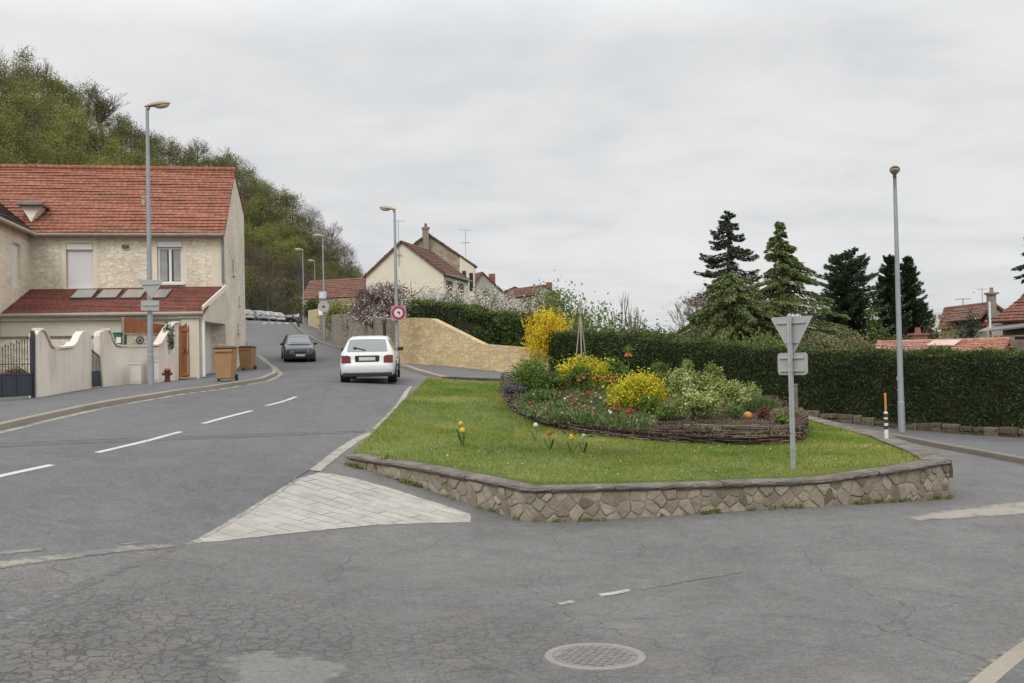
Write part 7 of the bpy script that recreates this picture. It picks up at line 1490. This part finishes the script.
# house with the big red brown roof at the right edge: eave towards us, sloping verge on the left
a, b = P(990, 323, 50), P(1110, 317, 46); u = (b - a); u.z = 0; L_ = u.length; u.normalize(); v = Vector((-u.y, u.x, 0)); a0 = Vector((a.x, a.y, 0)); ze = P(992, 322, 50).z; rh = thing('brown_roof_house', 'house at the right edge with a big red brown roof over a grey lean to', 'house', on(a.x, a.y))
zt_ = ze + 3.6; mb = MB(); w0 = a0 + u * .4 + v * .5; mb.box(w0 + u * L_ / 2 + v * 3.5 + Z(ze / 2), (L_, 7, ze), Matrix((u, v, Z(1))).transposed()); mb.build('wall', render_wall('tan_render', (0.44, 0.36, 0.27), .2, .1), rh)
RB2 = rooftile('old_brown_red_tiles', [(0.12, 0.05, 0.04), (0.20, 0.075, 0.055), (0.27, 0.105, 0.075)], .22, .25, .35)
# hipped on the left, so that its left edge climbs obliquely
ra = a0 + u * 3.0 + v * 4 + Z(zt_); rb_ = a0 + u * (L_ + 1) + v * 4 + Z(zt_)
mb = MB(); tiled(mb, a0 + Z(ze), a0 + u * (L_ + 1) + Z(ze), ra, rb_, .25, .04); tiled(mb, a0 + v * 8 + Z(ze), a0 + Z(ze), ra, ra + v * .01, .25, .04); tiled(mb, a0 + u * (L_ + 1) + v * 8 + Z(ze), a0 + v * 8 + Z(ze), rb_, ra, .25, .04); mb.build('roof', RB2, rh)
lt = a0 - v * 1.2 + u * .1; mb = MB(); mb.prism([lt - u * .2 + Z(ze - .55), lt + u * L_ + Z(ze - .1), lt + u * L_ + v * 1.5 + Z(ze + .1), lt - u * .2 + v * 1.5 + Z(ze - .25)], (0, 0, .08)); mb.build('lean_to_roof', ZINC, rh)
mb = MB(); mb.box(lt + u * 2.6 + v * .9 + Z((ze - .7) / 2), (4.4, 1.0, ze - .7), Matrix((u, v, Z(1))).transposed()); mb.build('lean_to_wall', render_wall('tan_render2', (0.46, 0.38, 0.29), .2, .1), rh)
mb = MB(); p = lt + u * 1.75 + v * .38 + Z(ze - 1.0); mb.box(p, (.7, .06, .45), Matrix((u, v, Z(1))).transposed()); mb.build('window', DARKHOLE, rh); mb = MB(); mb.tube([a0 - v * .35 + u * .15 + Z(0), a0 - v * .35 + u * .15 + Z(ze + 1.0)], .05, 6); mb.build('downpipe', PVC, rh)
pf = vplane(P(985, 345, 43.5), P(1100, 345, 42)); mb = MB(); mb.prism([pf(984, 366), pf(984, 340), pf(1080, 339), pf(1080, 366)], pf.n * .05); tag(mb.build('plank_fence', plain('grey_planks', (0.17, 0.135, 0.105), .9, .3, 3)), 'weathered grey brown plank fence below the big red brown roof', 'fence')
chh, rf, u, v, A_, B_ = gable_house('chimney_house', 'house with a tall chimney left of the big red brown roof', P(987, 330, 76), P(1004, 330, 76), 8, P(980, 318, 76).z, P(992, 303, 76).z, 0, render_wall('grey_tan', (0.36, 0.32, 0.27), .2, .1), RR, .3, zeB=P(1004, 312, 76).z)
mb = MB(); tiled(mb, A_ - u * .7 + Z(P(978, 319, 76).z) - v * .3, A_ + v * 6 - u * .7 + Z(P(978, 319, 76).z), A_ + u * .25 - v * .3 + Z(P(985, 305, 76).z), A_ + u * .25 + v * 6 + Z(P(985, 305, 76).z), .28, .04); mb.build('side_roof', RR, chh)
p = P(991.5, 293.5, 75.6); q = P(991.5, 318, 75.6); mb = MB(); mb.box((p + q) / 2, (.52, .5, (p - q).length), None, .02); mb.box(p, (.8, .75, .16), None, .02); c_ = mb.build('chimney', CHIM, chh); mb = MB(); mb.lathe(p + Z(.1), [(.17, 0), (.13, .3), (.18, .34)], 8); mb.build('pot', CHIM, c_)
mb = MB(); p = P(982.5, 304, 77); antenna(mb, p, P(982.5, 289, 77).z - p.z, .35, 4); mb.build('antenna', DKIRON, chh)
mb = MB(); p = P(963, 318, 120); p2 = P(963, 299, 120); mb.tube([p - Z(3), p2], .05, 5); mb.tube([p2 + Vector((-.9, 0, 0)), p2 + Vector((.9, 0, 0))], .04, 4)
for k in range(5): mb.tube([p2 + Vector((-.8 + k * .4, -.3, 0)), p2 + Vector((-.8 + k * .4, .3, 0))], .025, 4)
tag(mb.build('antenna_mast', DKIRON), 'thin T shaped antenna mast against the sky left of the chimney house', 'antenna')
wb = thing('white_block', 'distant white flat roofed building between the twin thujas and the chimney house', 'building', P(932, 322, 240)); mb = MB(); p = P(932, 317, 240); mb.box(p - Z(1.5), (5.6, 6, 5), None, .05); mb.box(p + Z(1.3) - Vector((.6, 0, 0)), (3.6, 4, 1.2), None, .05); mb.build('wall', render_wall('far_block_white', (0.62, 0.62, 0.60), 0, .05), wb); mb = MB()
for k in range(4): mb.box(p + Vector((-2 + k * 1.3, -3.02, -.1)), (.8, .1, 1.0))
mb.build('windows', plain('far_glass', (0.16, 0.17, 0.18), .3), wb)

# ------------------------------------------------------------------ cars
CARGLASS = NT('car_glass'); CARGLASS = CARGLASS.out(CARGLASS.pr((0.24, 0.265, 0.265), .05, Metallic=.5, Specular_IOR_Level=1.0)); TRIM = plain('black_trim', (0.018, 0.018, 0.019), .55, .1); RIM = plain('wheel_rim', (0.40, 0.41, 0.42), .35, .1, 8, .6)
TAIL = NT('tail_lens'); TAIL = TAIL.out(TAIL.pr((0.15, 0.008, 0.012), .15, Specular_IOR_Level=.7)); HEADL = NT('head_lens'); HEADL = HEADL.out(HEADL.pr((0.55, 0.56, 0.57), .08, Specular_IOR_Level=.9)); PLT = plain('number_plate', (0.60, 0.60, 0.57), .4, .05)
def carpaint(name, col):
    t = NT(name); return t.out(t.pr(col, .3, Coat_Weight=.35, Coat_Roughness=.1, Specular_IOR_Level=.4))
ST = [  # y, zbot, zbelt, ztop, w_low, w_belt, w_top
 (0.00, .36, .50, .54, .60, .60, .46), (0.025, .30, .55, .60, .70, .69, .56), (0.06, .26, .60, .635, .77, .755, .63), (0.10, .24, .76, .80, .805, .775, .66), (0.15, .22, .88, .935, .825, .785, .675), (0.20, .21, .915, 1.01, .835, .795, .665),
 (0.34, .20, .93, 1.20, .845, .81, .635), (0.56, .20, .935, 1.375, .85, .815, .585), (0.80, .20, .935, 1.415, .85, .82, .575), (1.5, .19, .93, 1.43, .85, .825, .575), (2.1, .19, .925, 1.405, .85, .825, .575), (2.42, .19, .92, 1.345, .85, .825, .585),
 (2.80, .19, .915, 1.12, .85, .82, .655), (3.05, .20, .905, .965, .85, .81, .72), (3.20, .20, .87, .925, .848, .795, .70), (3.6, .21, .80, .86, .84, .775, .66), (3.9, .22, .72, .785, .81, .74, .62), (4.03, .24, .64, .69, .77, .70, .58), (4.10, .28, .52, .56, .70, .66, .54), (4.13, .34, .47, .50, .62, .60, .50)]
def sec(y):
    for a, b in zip(ST, ST[1:]):
        if y <= b[0]: k = (y - a[0]) / (b[0] - a[0]); return [p + (q - p) * k for p, q in zip(a, b)]
    return list(ST[-1])
def prof(y):
    _, zb, zbelt, zt, wl, wb_, wt = sec(y)
    return [(0, zb), (wl * .86, zb), (wl * .97, zb + .07), (wl, zb + (zbelt - zb) * .45), (wl * .995, zb + (zbelt - zb) * .62), (wb_, zbelt), (wb_ + (wt - wb_) * .90, zbelt + (zt - zbelt) * .86), (wt * .93 + (wb_ - wt) * .02, zbelt + (zt - zbelt) * .965), (wt * .55, zt - (zt - zbelt) * .006), (0, zt)]
def car(label, col, group=None):
    r = thing('car', label, 'car', (0, 0, 0), 0, group); r.name = 'parked_car' if group else 'car'; pm = carpaint('car_paint', col); ys = sorted(set([s[0] for s in ST] + list(np.linspace(.2, 3.95, 26))))
    mb = MB(); vs = []; m = 0
    for y in ys:
        pr = prof(y); full = [(x, z) for x, z in pr] + [(-x, z) for x, z in pr[-2:0:-1]]; m = len(full); vs += [(x, y, z) for x, z in full]
    n = len(ys); fs = [(i*m+k, i*m+(k+1) % m, (i+1)*m+(k+1) % m, (i+1)*m+k) for i in range(n - 1) for k in range(m)] + [tuple(range(m)), tuple(range((n-1)*m, n*m))[::-1]]
    mb.raw(vs, fs)
    body = mb.build('body', pm, r, smooth=True)
    for wy in (.78, 3.28):                                  # wheel arches
        for s in (-1, 1):
            mb = MB(); mb.tube([(s * .60, wy, .31), (s * .862, wy, .31)], .355, 26); mb.build('wheel_arch', TRIM, body)
            mb = MB(); prf = [(.20, 0), (.285, .0), (.305, .025), (.305, .15), (.285, .175), (.20, .175)]; Mx = Matrix.Rotation(radians(90), 3, 'Y'); mb.lathe(Vector((s * .78 - .0875, wy, .305)), prf, 22, Mx); tw_ = mb.build('wheel', TYRE, r)
            mb = MB(); xo = s * .862; mb.tube([(s * .80, wy, .305), (xo, wy, .305)], .205, 18)
            for k in range(5): a = k * 2 * pi / 5; mb.box((xo + s * .008, wy + .11 * cos(a), .305 + .11 * sin(a)), (.02, .15, .05), Matrix.Rotation(a, 3, 'X'), .008)
            mb.tube([(xo, wy, .305), (xo + s * .02, wy, .305)], .05, 10); mb.build('rim', RIM, tw_)
    off = .008
    def toppatch(name, y0, y1, wk, mat, n_=8):
        mb = MB(); g = []
        for i in range(n_ + 1):
            y = y0 + (y1 - y0) * i / n_; pr = prof(y); row = []; xs_ = [p[0] for p in pr[6:]][::-1]; zs_ = [p[1] for p in pr[6:]][::-1]; w_ = wk * (sec(y)[6])
            for j in range(-6, 7): x = w_ * j / 6; row.append(Vector((x, y, float(np.interp(abs(x), xs_, zs_)))))
            g.append(row)
        nrm = lambda i, j: ((g[min(i+1, n_)][j] - g[max(i-1, 0)][j]).cross(g[i][min(j+1, 12)] - g[i][max(j-1, 0)])).normalized()
        q = [[g[i][j] + (lambda v_: v_ if v_.z > 0 else -v_)(nrm(i, j)) * off for j in range(13)] for i in range(n_ + 1)]
        for i in range(n_):
            for j in range(12): mb.face([q[i][j], q[i][j+1], q[i+1][j+1], q[i+1][j]])
        return mb.build(name, mat, r, smooth=True)
    toppatch('rear_window', .17, .52, .92, CARGLASS); toppatch('windscreen', 2.46, 3.03, .93, CARGLASS)
    def sidepatch(y0, y1, s, k0=.10, k1=.88, rake0=0, rake1=0):
        mb = MB(); N_ = 6; q = []
        for i in range(N_ + 1):
            row = []
            for k in (0, .33, .66, 1):
                y = (y0 + rake0 * k) + ((y1 + rake1 * k) - (y0 + rake0 * k)) * i / N_; pr = prof(y); a, b = Vector((pr[5][0], pr[5][1])), Vector((pr[6][0], pr[6][1])); p = a.lerp(b, k0 + (k1 - k0) * k); row.append(Vector((s * (p.x + off), y, p.y)))
            q.append(row)
        for i in range(N_):
            for j in range(3): mb.face([q[i][j], q[i+1][j], q[i+1][j+1], q[i][j+1]])
        mb.build('side_window', CARGLASS, r)
    for s in (-1, 1):
        sidepatch(.60, .92, s, rake0=.12); sidepatch(.97, 1.72, s); sidepatch(1.79, 2.80, s, rake1=-.28)
        mb = MB(); mb.box((s * .93, 2.62, .96), (.19, .09, .12), None, .03); mb.box((s * .85, 2.64, .93), (.08, .05, .04)); mb.build('wing_mirror', TRIM, r)
        mb = MB(); pts = [(s * .785, .085, .63), (s * .50, .065, .64), (s * .51, .085, .83), (s * .60, .10, .865), (s * .79, .13, .86)]; mb.prism(pts, (0, .1, 0)); mb.v = [(x, y - .035, z) for x, y, z in mb.v]; mb.build('tail_light', TAIL, r)
        mb = MB(); pts = [(s * .40, 4.06, .61), (s * .66, 4.00, .615), (s * .735, 3.90, .64), (s * .715, 3.88, .725), (s * .42, 3.985, .715)]; mb.prism(pts, (0, -.06, 0)); mb.v = [(x, y + .022, z + .004) for x, y, z in mb.v]; mb.build('headlight', HEADL, r)
        mb = MB(); mb.box((s * .857, 1.36, .71), (.018, .16, .03), None, .008); mb.box((s * .857, 2.2, .70), (.018, .16, .03), None, .008); mb.build('door_handle', TRIM, r)
        mb = MB(); mb.box((s * .852, 2.0, .46), (.02, 1.9, .07), None, .008); mb.build('rub_strip', TRIM, r)
    mb = MB(); mb.box((0, .082, .755), (.74, .05, .20), None, .05); rp = mb.build('plate_recess', TRIM, r); mb = MB(); mb.box((0, .050, .755), (.50, .012, .105), None, .004); mb.build('number_plate', PLT, r)
    mb = MB(); mb.box((0, .035, .27), (1.50, .10, .13), None, .03); mb.build('rear_valance', TRIM, r)
    mb = MB(); mb.box((0, 4.02, .345), (1.52, .20, .27), None, .06); mb.box((0, 4.09, .36), (1.2, .1, .22), None, .04); mb.box((0, 4.09, .60), (.62, .05, .085), None, .02); mb.build('front_grille', TRIM, r); mb = MB(); mb.box((0, 4.155, .43), (.50, .012, .105), None, .004); mb.build('number_plate', PLT, r)
    mb = MB(); mb.tube([(-.38, .24, 1.10), (-.05, .165, 1.02)], .012, 5); mb.box((-.38, .225, 1.09), (.09, .06, .05), None, .01); mb.build('wiper', TRIM, r)
    mb = MB(); mb.tube([(-.1, 2.98, 1.02), (.42, 2.93, 1.06)], .009, 5); mb.tube([(-.6, 2.96, 1.02), (-.12, 2.95, 1.05)], .009, 5); mb.build('wiper', TRIM, r)
    return r
def put(c_, px, py, rz, uphill, scale=1.0):
    g = G(px, py); h = Vector((-sin(rz), cos(rz), 0)); p1, p2 = g + h * 2, g - h * 2; sl_ = atan2(zr(p1.x, p1.y) - zr(p2.x, p2.y), 4.0); c_.rotation_mode = 'ZXY' if False else 'XYZ'
    M4 = Matrix.Rotation(rz, 4, 'Z') @ Matrix.Rotation(sl_, 4, 'X'); c_.rotation_euler = M4.to_euler('XYZ'); c_.location = g; c_.scale = (scale,) * 3; return c_
wc = car('white hatchback driving away uphill past the green', (0.66, 0.68, 0.67)); put(wc, 367.5, 383.5, radians(4.2), True, 1.02)
dk = car('dark grey hatchback coming downhill towards the junction', (0.015, 0.015, 0.026)); put(dk, 293, 364, radians(195.5), False, .90)
g = G(300.5, 362.2); h = Vector((-sin(radians(195.5)), cos(radians(195.5)), 0)); dk.location = on(*(g - h * 3.7).xy)
for k, (px, D, col, rz, lab) in enumerate(((251, 124, (0.42, 0.43, 0.44), 62, 'pale grey parked car partly hidden by the corner of the limestone house'), (264, 133, (0.30, 0.31, 0.32), 60, 'silver parked car at the bend, second from the limestone house'), (273.5, 138, (0.44, 0.45, 0.45), 58, 'light silver parked car in the middle of the parked row at the bend'), (282, 143, (0.50, 0.51, 0.51), 56, 'white parked car at the road end of the parked row at the bend'), (298.5, 150, (0.02, 0.02, 0.024), 70, 'black parked car in the shade of the wood beyond the bollard'))):
    c_ = car(lab, col, 'cars parked at the bend of the road'); q = P(px, 319, D); c_.location = on(q.x, q.y); c_.rotation_euler = (0, 0, radians(rz))
